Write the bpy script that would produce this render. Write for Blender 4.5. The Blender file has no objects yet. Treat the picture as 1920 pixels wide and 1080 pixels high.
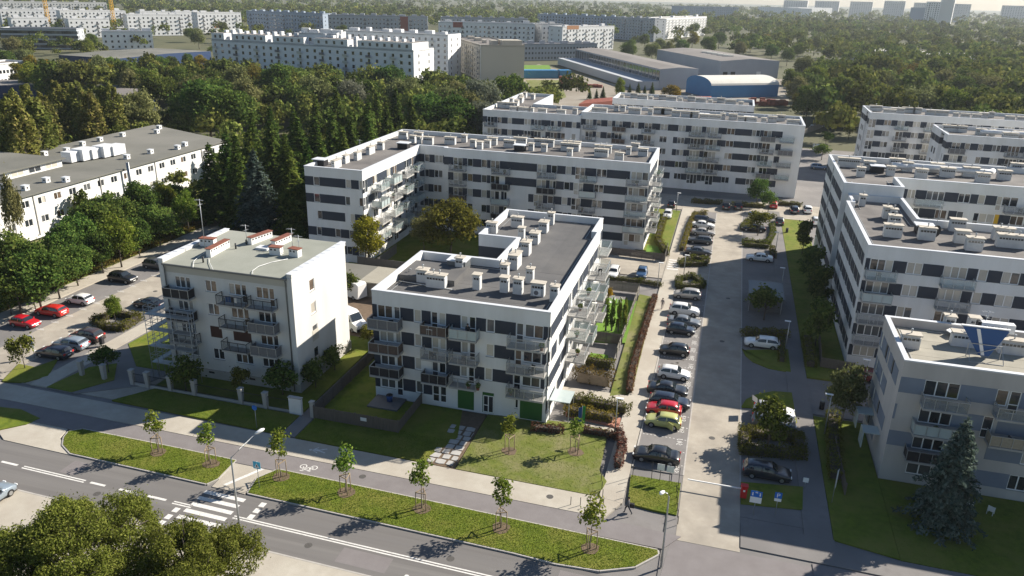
import bpy, math, random
import numpy as np
from mathutils import Matrix, Vector

rnd = random.Random(7)
nr = np.random.RandomState(7)
SC = bpy.context.scene
COL = SC.collection
R = math.radians

# ---------------------------------------------------------------- camera, sky, sun, exposure
CAM_H = 44.0


def make_camera():
    yaw, pitch, roll = R(-15.176), R(20.870), R(-1.4227)
    f = Vector((math.sin(yaw) * math.cos(pitch), math.cos(yaw) * math.cos(pitch), -math.sin(pitch)))
    r = Vector((math.cos(yaw), -math.sin(yaw), 0))
    d = f.cross(r)
    r2 = math.cos(roll) * r + math.sin(roll) * d
    d2 = -math.sin(roll) * r + math.cos(roll) * d
    m = Matrix((r2, -d2, -f)).transposed().to_4x4()
    m.translation = (0, 0, CAM_H)
    cd = bpy.data.cameras.new("camera")
    cd.sensor_width = 36.0
    cd.lens = 1452.26 / 1920 * 36.0
    cd.clip_start, cd.clip_end = 0.5, 12000
    c = bpy.data.objects.new("camera", cd)
    c.matrix_world = m
    COL.objects.link(c)
    SC.camera = c


make_camera()
SUN_AZ, SUN_EL = 41.8, 33.0          # degrees: azimuth counted from +X towards +Y
W = bpy.data.worlds.new("World")
SC.world = W
W.use_nodes = True
_n = W.node_tree.nodes
_n.clear()
_sky = _n.new('ShaderNodeTexSky')
_sky.sky_type = 'NISHITA'
_sky.sun_disc = False
_sky.sun_elevation = R(SUN_EL)
_sky.sun_rotation = R(90 - SUN_AZ)
_sky.altitude = 100
_sky.air_density, _sky.dust_density, _sky.ozone_density = 1.25, 0.5, 4.0
_bg = _n.new('ShaderNodeBackground')
_bg.inputs['Strength'].default_value = 0.05
_ow = _n.new('ShaderNodeOutputWorld')
W.node_tree.links.new(_sky.outputs[0], _bg.inputs[0])
W.node_tree.links.new(_bg.outputs[0], _ow.inputs[0])
_sl = bpy.data.lights.new("sun", 'SUN')
_sl.energy = 5.0
_sl.angle = R(0.53)
_sl.color = (1.0, 0.92, 0.80)
_so = bpy.data.objects.new("sun", _sl)
_so.rotation_euler = Vector((math.cos(R(SUN_EL)) * math.cos(R(SUN_AZ)), math.cos(R(SUN_EL)) * math.sin(R(SUN_AZ)), math.sin(R(SUN_EL)))).to_track_quat('Z', 'Y').to_euler()
_so.location = (60, 60, 120)
COL.objects.link(_so)
SC.view_settings.view_transform = 'Standard'
SC.view_settings.look = 'None'
SC.view_settings.gamma = 1.0
SC.view_settings.use_curve_mapping = False
SC.view_settings.exposure = 1.02
SC.render.engine = 'CYCLES'
SC.cycles.max_bounces = 5
SC.cycles.diffuse_bounces = 3
SC.cycles.glossy_bounces = 2
SC.cycles.transmission_bounces = 2
SC.cycles.transparent_max_bounces = 8
SC.cycles.volume_bounces = 0
SC.cycles.use_denoising = True
SC.cycles.sample_clamp_indirect = 6.0

# ---------------------------------------------------------------- materials
MATS = {}


def srgb(r, g, b):
    return tuple(((c / 255) / 12.92 if c / 255 <= 0.04045 else ((c / 255 + 0.055) / 1.055) ** 2.4) for c in (r, g, b))


def mat(name, col, rough=0.85, col2=None, scale=0.5, spec=0.3, metal=0.0, scale2=None, col3=None, bump=0.0, bscale=8.0, stretch=None, rand=0.0, alpha=None, coat=0.0):
    if name in MATS:
        return MATS[name]
    m = bpy.data.materials.new(name)
    m.use_nodes = True
    nt = m.node_tree
    b = nt.nodes['Principled BSDF']
    b.inputs['Roughness'].default_value = rough
    b.inputs['Specular IOR Level'].default_value = spec
    b.inputs['Metallic'].default_value = metal
    if coat:
        b.inputs['Coat Weight'].default_value = coat
        b.inputs['Coat Roughness'].default_value = 0.06
    if alpha is not None:
        b.inputs['Alpha'].default_value = alpha
    L = nt.links.new
    src = None
    pos = None
    if col2 or bump:
        g = nt.nodes.new('ShaderNodeNewGeometry')
        pos = g.outputs['Position']
        if stretch:
            mp = nt.nodes.new('ShaderNodeMapping')
            mp.inputs['Scale'].default_value = stretch
            L(pos, mp.inputs['Vector'])
            pos = mp.outputs[0]

    def noise(sc, det=6.0, ro=0.6):
        n = nt.nodes.new('ShaderNodeTexNoise')
        n.inputs['Scale'].default_value = sc
        n.inputs['Detail'].default_value = det
        n.inputs['Roughness'].default_value = ro
        L(pos, n.inputs['Vector'])
        return n

    def mix(fac, a, bb):
        mx = nt.nodes.new('ShaderNodeMix')
        mx.data_type = 'RGBA'
        for sock, v in ((mx.inputs[0], fac), (mx.inputs[6], a), (mx.inputs[7], bb)):
            if isinstance(v, (int, float)):
                sock.default_value = v
            elif isinstance(v, tuple):
                sock.default_value = (*v[:3], 1)
            else:
                L(v, sock)
        return mx.outputs[2]

    def ramp(fac, lo, hi):
        r = nt.nodes.new('ShaderNodeMapRange')
        r.inputs[1].default_value, r.inputs[2].default_value = lo, hi
        L(fac, r.inputs[0])
        return r.outputs[0]

    out = col
    if col2:
        out = mix(ramp(noise(scale).outputs[0], 0.32, 0.68), col, col2)
    if col3:
        out = mix(ramp(noise(scale2 or scale * 0.13, 4.0).outputs[0], 0.42, 0.66), out, col3)
    if rand:
        oi = nt.nodes.new('ShaderNodeObjectInfo')
        hs = nt.nodes.new('ShaderNodeHueSaturation')
        rr = nt.nodes.new('ShaderNodeMapRange')
        rr.inputs[3].default_value, rr.inputs[4].default_value = 1 - rand, 1 + rand
        L(oi.outputs['Random'], rr.inputs[0])
        L(rr.outputs[0], hs.inputs['Value'])
        if isinstance(out, tuple):
            hs.inputs['Color'].default_value = (*out[:3], 1)
        else:
            L(out, hs.inputs['Color'])
        out = hs.outputs[0]
    if isinstance(out, tuple):
        b.inputs['Base Color'].default_value = (*out[:3], 1)
    else:
        L(out, b.inputs['Base Color'])
    if bump:
        bp = nt.nodes.new('ShaderNodeBump')
        bp.inputs['Strength'].default_value = bump
        bp.inputs['Distance'].default_value = 0.05
        L(noise(bscale).outputs[0], bp.inputs['Height'])
        L(bp.outputs[0], b.inputs['Normal'])
    MATS[name] = m
    return m


def leaf_mat(name, a, b, c, trans=0.36, hue=0.03):
    """leaves: colour differs from leaf to leaf and from tree to tree; light passes through"""
    m = bpy.data.materials.new(name)
    m.use_nodes = True
    nt = m.node_tree
    nt.nodes.clear()
    L = nt.links.new
    g = nt.nodes.new('ShaderNodeNewGeometry')
    cr = nt.nodes.new('ShaderNodeValToRGB')
    e = cr.color_ramp.elements
    e[0].color, e[1].color = (*a, 1), (*c, 1)
    e.new(0.55).color = (*b, 1)
    L(g.outputs['Random Per Island'], cr.inputs[0])
    oi = nt.nodes.new('ShaderNodeObjectInfo')
    hs = nt.nodes.new('ShaderNodeHueSaturation')
    r1 = nt.nodes.new('ShaderNodeMapRange')
    r1.inputs[3].default_value, r1.inputs[4].default_value = 0.5 - hue, 0.5 + hue * 0.7
    r2 = nt.nodes.new('ShaderNodeMapRange')
    r2.inputs[3].default_value, r2.inputs[4].default_value = 0.78, 1.22
    mt = nt.nodes.new('ShaderNodeMath')
    mt.operation = 'MULTIPLY'
    mt.inputs[1].default_value = 7.31
    fr = nt.nodes.new('ShaderNodeMath')
    fr.operation = 'FRACT'
    L(oi.outputs['Random'], r1.inputs[0])
    L(oi.outputs['Random'], mt.inputs[0])
    L(mt.outputs[0], fr.inputs[0])
    L(fr.outputs[0], r2.inputs[0])
    L(r1.outputs[0], hs.inputs['Hue'])
    L(r2.outputs[0], hs.inputs['Value'])
    L(cr.outputs[0], hs.inputs['Color'])
    d = nt.nodes.new('ShaderNodeBsdfDiffuse')
    t = nt.nodes.new('ShaderNodeBsdfTranslucent')
    mx = nt.nodes.new('ShaderNodeMixShader')
    mx.inputs[0].default_value = trans
    o = nt.nodes.new('ShaderNodeOutputMaterial')
    L(hs.outputs[0], d.inputs[0])
    L(hs.outputs[0], t.inputs[0])
    L(d.outputs[0], mx.inputs[1])
    L(t.outputs[0], mx.inputs[2])
    L(mx.outputs[0], o.inputs[0])
    MATS[name] = m
    return m


# ---------------------------------------------------------------- mesh helpers
class MB:
    """collects boxes, prisms and tubes into one mesh"""

    def __init__(s):
        s.v, s.f, s.mi, s.m, s.cur, s.sm = [], [], [], [], 0, []

    def mat(s, name):
        m = MATS[name]
        if m not in s.m:
            s.m.append(m)
        s.cur = s.m.index(m)
        return s

    def face(s, idx, smooth=False):
        s.f.append(idx)
        s.mi.append(s.cur)
        s.sm.append(smooth)

    def quad(s, *p):
        n = len(s.v)
        s.v.extend(p)
        s.face(tuple(range(n, n + len(p))))
        return s

    def box(s, x0, y0, z0, x1, y1, z1, skip=''):
        n = len(s.v)
        s.v.extend(((x0, y0, z0), (x1, y0, z0), (x1, y1, z0), (x0, y1, z0), (x0, y0, z1), (x1, y0, z1), (x1, y1, z1), (x0, y1, z1)))
        for k, q in (('b', (0, 3, 2, 1)), ('t', (4, 5, 6, 7)), ('f', (0, 1, 5, 4)), ('r', (1, 2, 6, 5)), ('k', (2, 3, 7, 6)), ('l', (3, 0, 4, 7))):
            if k not in skip:
                s.face(tuple(n + i for i in q))
        return s

    def obox(s, p, q, w, h, z0=None):
        """box along p->q (3-d), width w, height h centred"""
        p, q = Vector(p), Vector(q)
        d = (q - p).normalized()
        up = Vector((0, 0, 1)) if abs(d.z) < 0.95 else Vector((1, 0, 0))
        a = d.cross(up).normalized() * w / 2
        b = a.cross(d).normalized() * h / 2
        n = len(s.v)
        for c in (p, q):
            for t in (-a - b, a - b, a + b, -a + b):
                s.v.append(tuple(c + t))
        for f in ((0, 3, 2, 1), (4, 5, 6, 7), (0, 1, 5, 4), (1, 2, 6, 5), (2, 3, 7, 6), (3, 0, 4, 7)):
            s.face(tuple(n + i for i in f))
        return s

    def prism(s, poly, z0, z1, bottom=False):
        n = len(s.v)
        k = len(poly)
        a = sum(poly[i][0] * poly[(i + 1) % k][1] - poly[(i + 1) % k][0] * poly[i][1] for i in range(k))
        if a < 0:
            poly = poly[::-1]
        s.v.extend((x, y, z0) for x, y in poly)
        s.v.extend((x, y, z1) for x, y in poly)
        s.face(tuple(range(n + k, n + 2 * k)))
        if bottom:
            s.face(tuple(range(n + k - 1, n - 1, -1)))
        for i in range(k):
            j = (i + 1) % k
            s.face((n + i, n + j, n + k + j, n + k + i))
        return s

    def tube(s, pts, rads, sides=6, cap=True, smooth=True):
        n0 = len(s.v)
        pts = [Vector(p) for p in pts]
        for i, p in enumerate(pts):
            d = (pts[min(i + 1, len(pts) - 1)] - pts[max(i - 1, 0)]).normalized()
            up = Vector((0, 0, 1)) if abs(d.z) < 0.9 else Vector((1, 0, 0))
            a = d.cross(up).normalized()
            b = a.cross(d).normalized()
            r = rads[i] if hasattr(rads, '__len__') else rads
            for k in range(sides):
                t = 2 * math.pi * k / sides
                s.v.append(tuple(p + a * (math.cos(t) * r) + b * (math.sin(t) * r)))
        for i in range(len(pts) - 1):
            for k in range(sides):
                j = (k + 1) % sides
                s.face((n0 + i * sides + k, n0 + (i + 1) * sides + k, n0 + (i + 1) * sides + j, n0 + i * sides + j), smooth)
        if cap:
            s.face(tuple(n0 + k for k in range(sides)))
            e = n0 + (len(pts) - 1) * sides
            s.face(tuple(e + k for k in range(sides - 1, -1, -1)))
        return s

    def mesh(s, name):
        me = bpy.data.meshes.new(name)
        me.from_pydata(s.v, [], s.f)
        for m in s.m:
            me.materials.append(m)
        if s.f:
            me.polygons.foreach_set('material_index', s.mi)
            me.polygons.foreach_set('use_smooth', s.sm)
        me.update()
        return me


def put(name, me, parent=None, loc=(0, 0, 0), rz=0.0, scale=None, **props):
    o = bpy.data.objects.new(name, me)
    o.location = loc
    if rz:
        o.rotation_euler = (0, 0, rz)
    if scale is not None:
        o.scale = scale if hasattr(scale, '__len__') else (scale,) * 3
    if parent is not None:
        o.parent = parent
    for k, v in props.items():
        o[k] = v
    COL.objects.link(o)
    return o


def thing(name, loc, label, category, rz=0.0, group=None):
    o = put(name, None, None, loc if len(loc) == 3 else (*loc, 0.0), rz, label=label, category=category)
    o.empty_display_size = 0.3
    if group:
        o['group'] = group
    return o


def copy_tree(root, loc, rz=0.0, scale=None, label=None, group=None, deep=True):
    c = root.copy()
    COL.objects.link(c)
    c.location = loc if len(loc) == 3 else (*loc, 0.0)
    c.rotation_euler = (0, 0, rz)
    if scale is not None:
        c.scale = scale if hasattr(scale, '__len__') else (scale,) * 3
    if label:
        c['label'] = label
    if group:
        c['group'] = group
    for ch in KIDS.get(root.name, ()):
        d = ch.copy()
        COL.objects.link(d)
        d.parent = c
        for gc in KIDS.get(ch.name, ()):
            e = gc.copy()
            COL.objects.link(e)
            e.parent = d
    return c


KIDS = {}


def note_kids(root):
    """remember the parts of a prototype so copies need no search"""
    allo = [o for o in COL.objects if o.parent is not None]
    KIDS[root.name] = [o for o in allo if o.parent == root]
    for k in KIDS[root.name]:
        KIDS[k.name] = [o for o in allo if o.parent == k]


CACHE = {}


def cached(key, fn):
    if key not in CACHE:
        CACHE[key] = fn()
    return CACHE[key]

# ---------------------------------------------------------------- surface materials
mat('asphalt', (0.120, 0.113, 0.110), 0.9, (0.175, 0.167, 0.160), 0.9, scale2=0.5, col3=(0.150, 0.143, 0.140), stretch=(.03, 1, 1))
mat('asphalt_path', (0.17, 0.155, 0.155), 0.9, (0.2, 0.185, 0.185), 0.6, bump=0.2, bscale=30)
mat('paver_beige', (0.33, 0.295, 0.245), 0.9, (0.39, 0.355, 0.30), 0.9, scale2=0.22, col3=(0.27, 0.243, 0.205), bump=0.3, bscale=12)
mat('paver_light', (0.38, 0.35, 0.295), 0.9, (0.43, 0.40, 0.345), 1.2, scale2=0.2, col3=(0.35, 0.315, 0.265), bump=0.3, bscale=12)
mat('paver_gray', (0.17, 0.16, 0.155), 0.9, (0.215, 0.205, 0.2), 0.8, scale2=0.2, col3=(0.155, 0.148, 0.145), bump=0.3, bscale=12)
mat('paver_red', (0.33, 0.15, 0.105), 0.9, (0.38, 0.19, 0.14), 3.0)
mat('kerb', (0.42, 0.40, 0.37), 0.9, (0.34, 0.32, 0.30), 2.0)
mat('line_white', (0.72, 0.71, 0.68), 0.7, (0.5, 0.49, 0.47), 5.0)
mat('grass_green', (0.078, 0.115, 0.008), 1.0, (0.135, 0.168, 0.014), 1.4, scale2=0.3, col3=(0.165, 0.165, 0.030), bump=0.9, bscale=9)  # turf's own green with random mottling, the same on every lawn
mat('grass_dry', (0.095, 0.125, 0.018), 1.0, (0.15, 0.165, 0.036), 0.9, scale2=0.35, col3=(0.19, 0.18, 0.08), bump=0.8, bscale=9)
mat('soil', (0.16, 0.115, 0.08), 1.0, (0.11, 0.08, 0.055), 2.5)
mat('bark_mulch', (0.20, 0.13, 0.09), 1.0, (0.12, 0.075, 0.05), 4.0)
mat('far_ground', (0.06, 0.07, 0.03), 1.0, (0.11, 0.105, 0.055), 0.03, scale2=0.005, col3=(0.09, 0.09, 0.05))
mat('yard_ground', (0.24, 0.215, 0.18), 1.0, (0.30, 0.27, 0.225), 0.15, scale2=0.03, col3=(0.2, 0.17, 0.13))
mat('lawn_bright', (0.10, 0.20, 0.02), 1.0, (0.13, 0.235, 0.03), 2.0)
mat('stone', (0.42, 0.41, 0.39), 0.85, (0.34, 0.33, 0.32), 1.5)

# ---------------------------------------------------------------- ground
def sheet(name, poly, m, z=0.0, depth=0.25, **kw):
    mb = MB().mat(m)
    mb.prism(poly, z - depth, z)
    return put(name, mb.mesh(name), kind='structure', **kw)


def rect(x0, x1, y0, y1):
    return [(x0, y0), (x1, y0), (x1, y1), (x0, y1)]


def flat(name, poly, m, z):
    mb = MB().mat(m)
    mb.quad(*[(x, y, z) for x, y in poly])
    return mb.mesh(name)


_g = MB().mat('far_ground')
_g.quad((-4500, -600, -0.3), (4500, -600, -0.3), (4500, 7000, -0.3), (-4500, 7000, -0.3))
put('ground', _g.mesh('ground'), kind='structure')


def ry(x):
    """the street's upper kerb: it runs a degree off the buildings' axis"""
    return 51.35 - 0.022 * (x + 30)


X0, X1 = -260, 160
sheet('estate_ground', [(-118, 43), (120, 43), (120, 262), (-118, 262)], 'paver_gray', -0.06)
sheet('forecourt', rect(-1.3, 18.3, 49.5, 67), 'paver_gray', 0.02)
sheet('street', [(X0, ry(X0) - 6.1), (X1, ry(X1) - 6.1), (X1, ry(X1)), (X0, ry(X0))], 'asphalt')
sheet('near_pavement', [(X0, 20), (X1, 20), (X1, ry(X1) - 6.25), (X0, ry(X0) - 6.25)], 'paver_light', 0.12)
_k = MB().mat('kerb')
for off0, off1, xs in ((-6.25, -6.1, (X0, X1)),):
    _k.prism([(xs[0], ry(xs[0]) + off0), (xs[1], ry(xs[1]) + off0), (xs[1], ry(xs[1]) + off1), (xs[0], ry(xs[0]) + off1)], -0.2, 0.13)
put('kerb', _k.mesh('kerb'), kind='structure')

# cycle path and pavement behind the verge
sheet('cycle_path', [(-130, 56.3), (-1.2, 55.4), (0.2, 57.5), (-6.6, 58.0), (-130, 59.2)], 'asphalt_path', 0.10)
sheet('pavement', [(-130, 59.25), (-6.6, 58.05), (-5.4, 60.8), (-7.7, 60.95), (-130, 62.3)], 'paver_light', 0.12)
sheet('driveway_apron', [(-67.6, ry(-67.6)), (-59.2, ry(-59.2)), (-62.6, 54.2), (-63.3, 56.25), (-75, 56.4)], 'paver_light', 0.05)


def verge(name, poly, m='grass_green'):
    """grass patch with a kerb of its own"""
    sheet(name, poly, m, 0.14)
    n = len(poly)
    a = sum(poly[i][0] * poly[(i + 1) % n][1] - poly[(i + 1) % n][0] * poly[i][1] for i in range(n))
    if a < 0:
        poly = poly[::-1]
    mb = MB().mat('kerb')
    w = 0.14
    for i in range(n):
        p, q = Vector(poly[i]), Vector(poly[(i + 1) % n])
        d = (q - p).normalized()
        nn = Vector((d.y, -d.x)) * w
        mb.prism([tuple(p), tuple(p + nn), tuple(q + nn), tuple(q)], -0.2, 0.12)
    put('kerb', mb.mesh('kerb'), kind='structure')


GSQ = [(-5.2, 65.4), (-0.4, 65.5), (-0.4, 60.4), (-2.6, 60.5), (-4.9, 60.8)]
V1 = [(-62.2, 54.4), (-61.2, 53.2), (-59.3, ry(-59) + 0.2), (-54.1, ry(-54) + 0.2), (-43.4, ry(-43) + 0.2), (-42.9, 52.8), (-43.1, 56.0), (-50.7, 56.15), (-61.6, 56.2), (-62.6, 55.4)]
V2 = [(-38.9, ry(-38.9) + 0.2), (-29, ry(-29) + 0.2), (-21.6, ry(-21.6) + 0.2), (-13.2, ry(-13.2) + 0.2), (-9.5, 50.95), (-5.9, 51.2), (-3.2, 52.5), (-1.5, 54.6), (-1.6, 55.1), (-12.5, 55.35), (-21.9, 55.6), (-31.5, 55.8), (-38.3, 55.9), (-39.4, 54.0)]
verge('grass_verge', V1)
verge('grass_verge', V2)
sheet('crossing_path', [(-42.7, ry(-42.7)), (-39.1, ry(-39.1)), (-39.6, 54.0), (-38.5, 55.85), (-42.9, 55.95)], 'paver_light', 0.06)
mb = MB().mat('line_white')
mb.prism([(-41.9, 52.2), (-41.5, 52.2), (-39.6, 55.6), (-40.0, 55.6)], 0.0, 0.075)
put('tactile_strip', mb.mesh('tactile_strip'), kind='structure')
sheet('grass_verge', [(-73.5, 57.2), (-71.0, 57.5), (-67.5, 56.6), (-67.9, 55.2), (-69.5, 53.5), (-71.5, 51.5), (-76.3, 55.7)], 'grass_green', 0.14)

# front gardens
sheet('grass_strip', [(-63.2, 62.2), (-41.6, 61.65), (-41.6, 65.6), (-60.5, 65.9)], 'grass_green', 0.15)
sheet('garden_path', [(-41.5, 61.55), (-39.8, 61.55), (-39.8, 65.6), (-41.5, 65.6)], 'paver_gray', 0.13)
sheet('grass_strip', [(-39.7, 61.5), (-25.6, 61.3), (-23.6, 66.6), (-25, 72.2), (-39.7, 72.2)], 'grass_green', 0.15)
sheet('grass_lawn', [(-21.9, 61.2), (-8.3, 61.0), (-7.5, 62.2), (-7.3, 63.6), (-8.3, 65.2), (-8.6, 73.0), (-13, 73.3), (-22, 72.2)], 'grass_dry', 0.15)
sheet('paved_access', [(-25.5, 61.3), (-22.0, 61.2), (-22.1, 72.2), (-25, 72.2), (-23.6, 66.6)], 'soil', 0.10)
sheet('courtyard_ground', rect(-61.0, -41.6, 66.0, 100), 'grass_green', 0.12)
sheet('grass_strip', [(-39.9, 66.0), (-35.6, 66.0), (-35.6, 98), (-41.4, 98)], 'grass_green', 0.14)
sheet('pavement', [(-72.3, 62.3), (-68.2, 62.2), (-62.5, 66.1), (-61.2, 70), (-61.2, 95), (-72.3, 110)], 'paver_gray', 0.10)
sheet('grass_strip', [(-72.4, 62.4), (-68.8, 62.3), (-66.4, 66.2), (-69.2, 69.9), (-71.6, 68.0)], 'grass_green', 0.16)
sheet('grass_strip', [(-71.9, 75), (-66.5, 70), (-61.6, 70), (-61.6, 88), (-71.9, 88)], 'grass_green', 0.16)

# left car park
sheet('car_park', rect(-97, -60, 62.5, 200), 'paver_beige', 0.03)
_p = MB().mat('paver_gray')
_p.prism(rect(-92.4, -86.4, 63, 200), -0.2, 0.036)
put('parking_bays', _p.mesh('parking_bays'), kind='structure')
_p = MB().mat('paver_gray')
_p.prism([(-79.6, 66.3), (-74.9, 66.3), (-74.9, 95), (-79.6, 95)], -0.2, 0.036)
put('parking_bays', _p.mesh('parking_bays'), kind='structure')
sheet('pavement', rect(-95.8, -92.6, 60, 200), 'paver_light', 0.12)
sheet('pavement', [(-74.8, 62.4), (-72.4, 62.4), (-72.4, 110), (-74.8, 110)], 'paver_light', 0.12)
sheet('grass_strip', [(-78.4, 62.0), (-80.3, 66.1), (-77.7, 66.0), (-76.9, 68.7), (-74.5, 64.7), (-75.7, 62.6)], 'grass_green', 0.15)
sheet('grass_strip', rect(-118, -95.9, 55, 230), 'grass_dry', 0.10)
sheet('garage_yard', rect(-60.9, -36, 86.5, 112.5), 'soil', 0.135)
sheet('grass_strip', rect(-60, -36, 112.6, 137), 'grass_green', 0.13)

# right car park: drive, bays, pavements
sheet('drive', [(-0.25, 57), (5.15, 57), (5.15, 176), (-0.25, 176)], 'paver_beige', 0.04)
sheet('drive_mouth', [(-1.2, ry(0) + 0.05), (-0.6, 56.9), (11, 56.9), (14, 53.0), (30, ry(30) + 0.05)], 'asphalt_path', 0.03)
_p = MB().mat('paver_gray')
_p.prism(rect(-5.2, -0.25, 67.0, 172), -0.2, 0.05)
_p.prism(rect(5.15, 10.6, 62.0, 175), -0.2, 0.05)
put('parking_bays', _p.mesh('parking_bays'), kind='structure')
sheet('pavement', [(-7.6, 61.0), (-5.4, 60.6), (-5.2, 172), (-7.7, 172)], 'paver_light', 0.13)
sheet('pavement', rect(10.6, 13.0, 61.0, 176), 'paver_gray', 0.13)
_e = MB().mat('kerb')
for x in (-0.32, 5.08):
    _e.prism(rect(x, x + 0.14, 67, 170), -0.1, 0.058)
_e.prism(rect(-5.3, -5.15, 67, 120), -0.1, 0.15)
put('kerb', _e.mesh('kerb'), kind='structure')
sheet('side_drive', rect(-34, -0.3, 123.8, 137.0), 'paver_beige', 0.06)
sheet('side_drive', rect(5.2, 32, 83.8, 92.6), 'paver_gray', 0.062)
_z = MB().mat('line_white')
for i in range(5):
    y = 128.6 + i * 1.25
    _z.quad((-7.4, y, 0.142), (-5.5, y, 0.142), (-5.5, y + 0.62, 0.142), (-7.4, y + 0.62, 0.142))
put('zebra_crossing', _z.mesh('zebra_crossing'), kind='structure')
sheet('far_street', rect(-40, 60, 170.5, 184), 'paver_beige', 0.066)
sheet('grass_strip', GSQ, 'grass_green', 0.15)

sheet('cycle_path', [(11.0, 55.3), (70, 53.9), (70, 56.3), (11.0, 57.3)], 'asphalt_path', 0.10)
sheet('pavement', [(5.2, 57.6), (70, 56.5), (70, 55.8 + 3), (13.1, 59.9), (13.1, 61.0), (5.2, 61.0)], 'paver_gray', 0.125)
sheet('grass_verge', [(12, 53.6), (14, 51.2), (70, 49.3), (70, 53.7), (12, 55.1)], 'grass_green', 0.13)

# right-hand strips of grass by the pavement and the rounded planting corners
sheet('grass_corner', [(5.2, 99.3), (5.7, 97.1), (6.6, 95.5), (8.5, 94.2), (10.1, 94.0), (11.2, 94.0), (11.2, 101.0), (5.3, 98.8)], 'grass_green', 0.15)
sheet('grass_corner', [(5.2, 82.9), (5.7, 84.8), (6.9, 86.5), (8.9, 88.0), (11.0, 88.3), (11.1, 84.1), (11.2, 81.0), (10.3, 80.1), (8.8, 83.5), (5.3, 82.7)], 'grass_green', 0.15)
sheet('grass_strip', [(5.2, 67.5), (11.0, 68.5), (10.7, 64.7), (5.2, 63.9)], 'grass_green', 0.15)
sheet('grass_strip', [(13.05, 93.2), (18.1, 93.2), (18.1, 170), (13.05, 170)], 'grass_green', 0.15)
sheet('grass_strip', [(13.05, 61), (18.2, 60), (18.2, 83.2), (13.05, 83.2)], 'grass_green', 0.15)
sheet('grass_lawn', [(18.25, 59.9), (60, 59.1), (60, 72.3), (18.25, 72.3)], 'grass_green', 0.13)
sheet('grass_lawn', rect(26.9, 80, 114.8, 133.9), 'grass_green', 0.13)
sheet('grass_lawn', rect(-14, -8, 138, 169), 'grass_green', 0.15)

# paint on the street
PZ = 0.004
_m = MB().mat('line_white')


def stripe(xa, xb, off, w=0.14):
    _m.quad(*[(x, ry(x) + off + o, PZ) for x, o in ((xa, -w / 2), (xb, -w / 2), (xb, w / 2), (xa, w / 2))])


for xa, xb in ((-64.6, -62.6), (-53.9, -52.2), (-50.6, -48.5), (-47.4, -45.4), (-76, -74), (-72, -70), (-68.4, -66.4)):
    stripe(xa, xb, -3.0, 0.26)
for o in (-2.92, -3.2):
    stripe(-61.9, -54.5, o)
    stripe(-47.8 + 3.2, -42.6, o)
    stripe(-38.2, 40, o - 0.05)
for i in range(6):
    y = -0.55 - i * 0.95
    _m.quad(*[(x, ry(x) + y + o, PZ) for x, o in ((-42.9, 0), (-38.6, 0), (-38.6, -0.48), (-42.9, -0.48))])
for x, offs in ((-43.9, (-3.6, -4.6, -5.5)), (-37.0, (-0.5, -1.4, -2.3))):
    for o in offs:
        _m.quad(*[(xx, ry(x) + yy, PZ) for xx, yy in ((x, o), (x + 0.55, o), (x + 0.55, o - 0.62), (x, o - 0.62))])
_m.quad((-21.2, 44.6, PZ), (-20.9, 44.6, PZ), (-20.5, 46.2, PZ), (-20.8, 46.2, PZ))
put('road_marking', _m.mesh('road_marking'), kind='structure')

# bay dashes of both car parks
_m = MB().mat('line_white')
for k in range(44):
    y = 65.2 + k * 2.5
    _m.quad((-86.9, y - 0.06, 0.042), (-85.6, y - 0.06, 0.042), (-85.6, y + 0.06, 0.042), (-86.9, y + 0.06, 0.042))
    _m.quad((-86.6, y + 0.24, 0.042), (-85.9, y + 0.24, 0.042), (-85.9, y + 0.32, 0.042), (-86.6, y + 0.32, 0.042))
for k in range(24):
    y = 68.6 + k * 2.5
    if 121 < y < 138:
        continue
    for j in range(12):
        x = -5.0 + j * 0.4
        _m.quad((x, y, 0.056), (x + 0.18, y, 0.056), (x + 0.18, y + 0.08, 0.056), (x, y + 0.08, 0.056))
put('bay_marking', _m.mesh('bay_marking'), kind='structure')

SEG = {'0': 'abcdef', '1': 'bc', '2': 'abged', '3': 'abgcd', '4': 'fgbc', '5': 'afgcd', '6': 'afgedc', '7': 'abc', '8': 'abcdefg', '9': 'abcdfg'}


def bay_number(txt, x, y, z, h=0.75, rz=0.0):
    """block numerals painted on a bay"""
    mb = MB().mat('line_white')
    w, t = h * 0.5, h * 0.16
    S = {'a': (0, h - t, w, h), 'g': (0, h / 2 - t / 2, w, h / 2 + t / 2), 'd': (0, 0, w, t), 'f': (0, h / 2, t, h), 'e': (0, 0, t, h / 2), 'b': (w - t, h / 2, w, h), 'c': (w - t, 0, w, h / 2)}
    for i, ch in enumerate(txt):
        for k in SEG[ch]:
            a, b, c, d = S[k]
            o = i * (w + 0.14)
            mb.quad((o + a, b, 0), (o + c, b, 0), (o + c, d, 0), (o + a, d, 0))
    put('bay_number', mb.mesh('bay_number'), None, (x, y, z), rz, kind='structure')


for k, y in enumerate((67.3, 69.9, 72.5, 75.1, 77.6, 80.1, 86.2, 88.7, 91.2, 93.7, 96.2, 98.7, 101.2, 105.5, 108.0)):
    bay_number(str(209 - k), -0.75, y, 0.0565, 0.62, R(90))

# pedestrian and bicycle painted on the path
mb = MB().mat('line_white')


def ringq(cx, cy, r, t, n=18, z=0.0):
    for k in range(n):
        a, b = 2 * math.pi * k / n, 2 * math.pi * (k + 1) / n
        mb.quad((cx + math.cos(a) * r, cy + math.sin(a) * r, z), (cx + math.cos(b) * r, cy + math.sin(b) * r, z), (cx + math.cos(b) * (r - t), cy + math.sin(b) * (r - t), z), (cx + math.cos(a) * (r - t), cy + math.sin(a) * (r - t), z))


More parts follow.
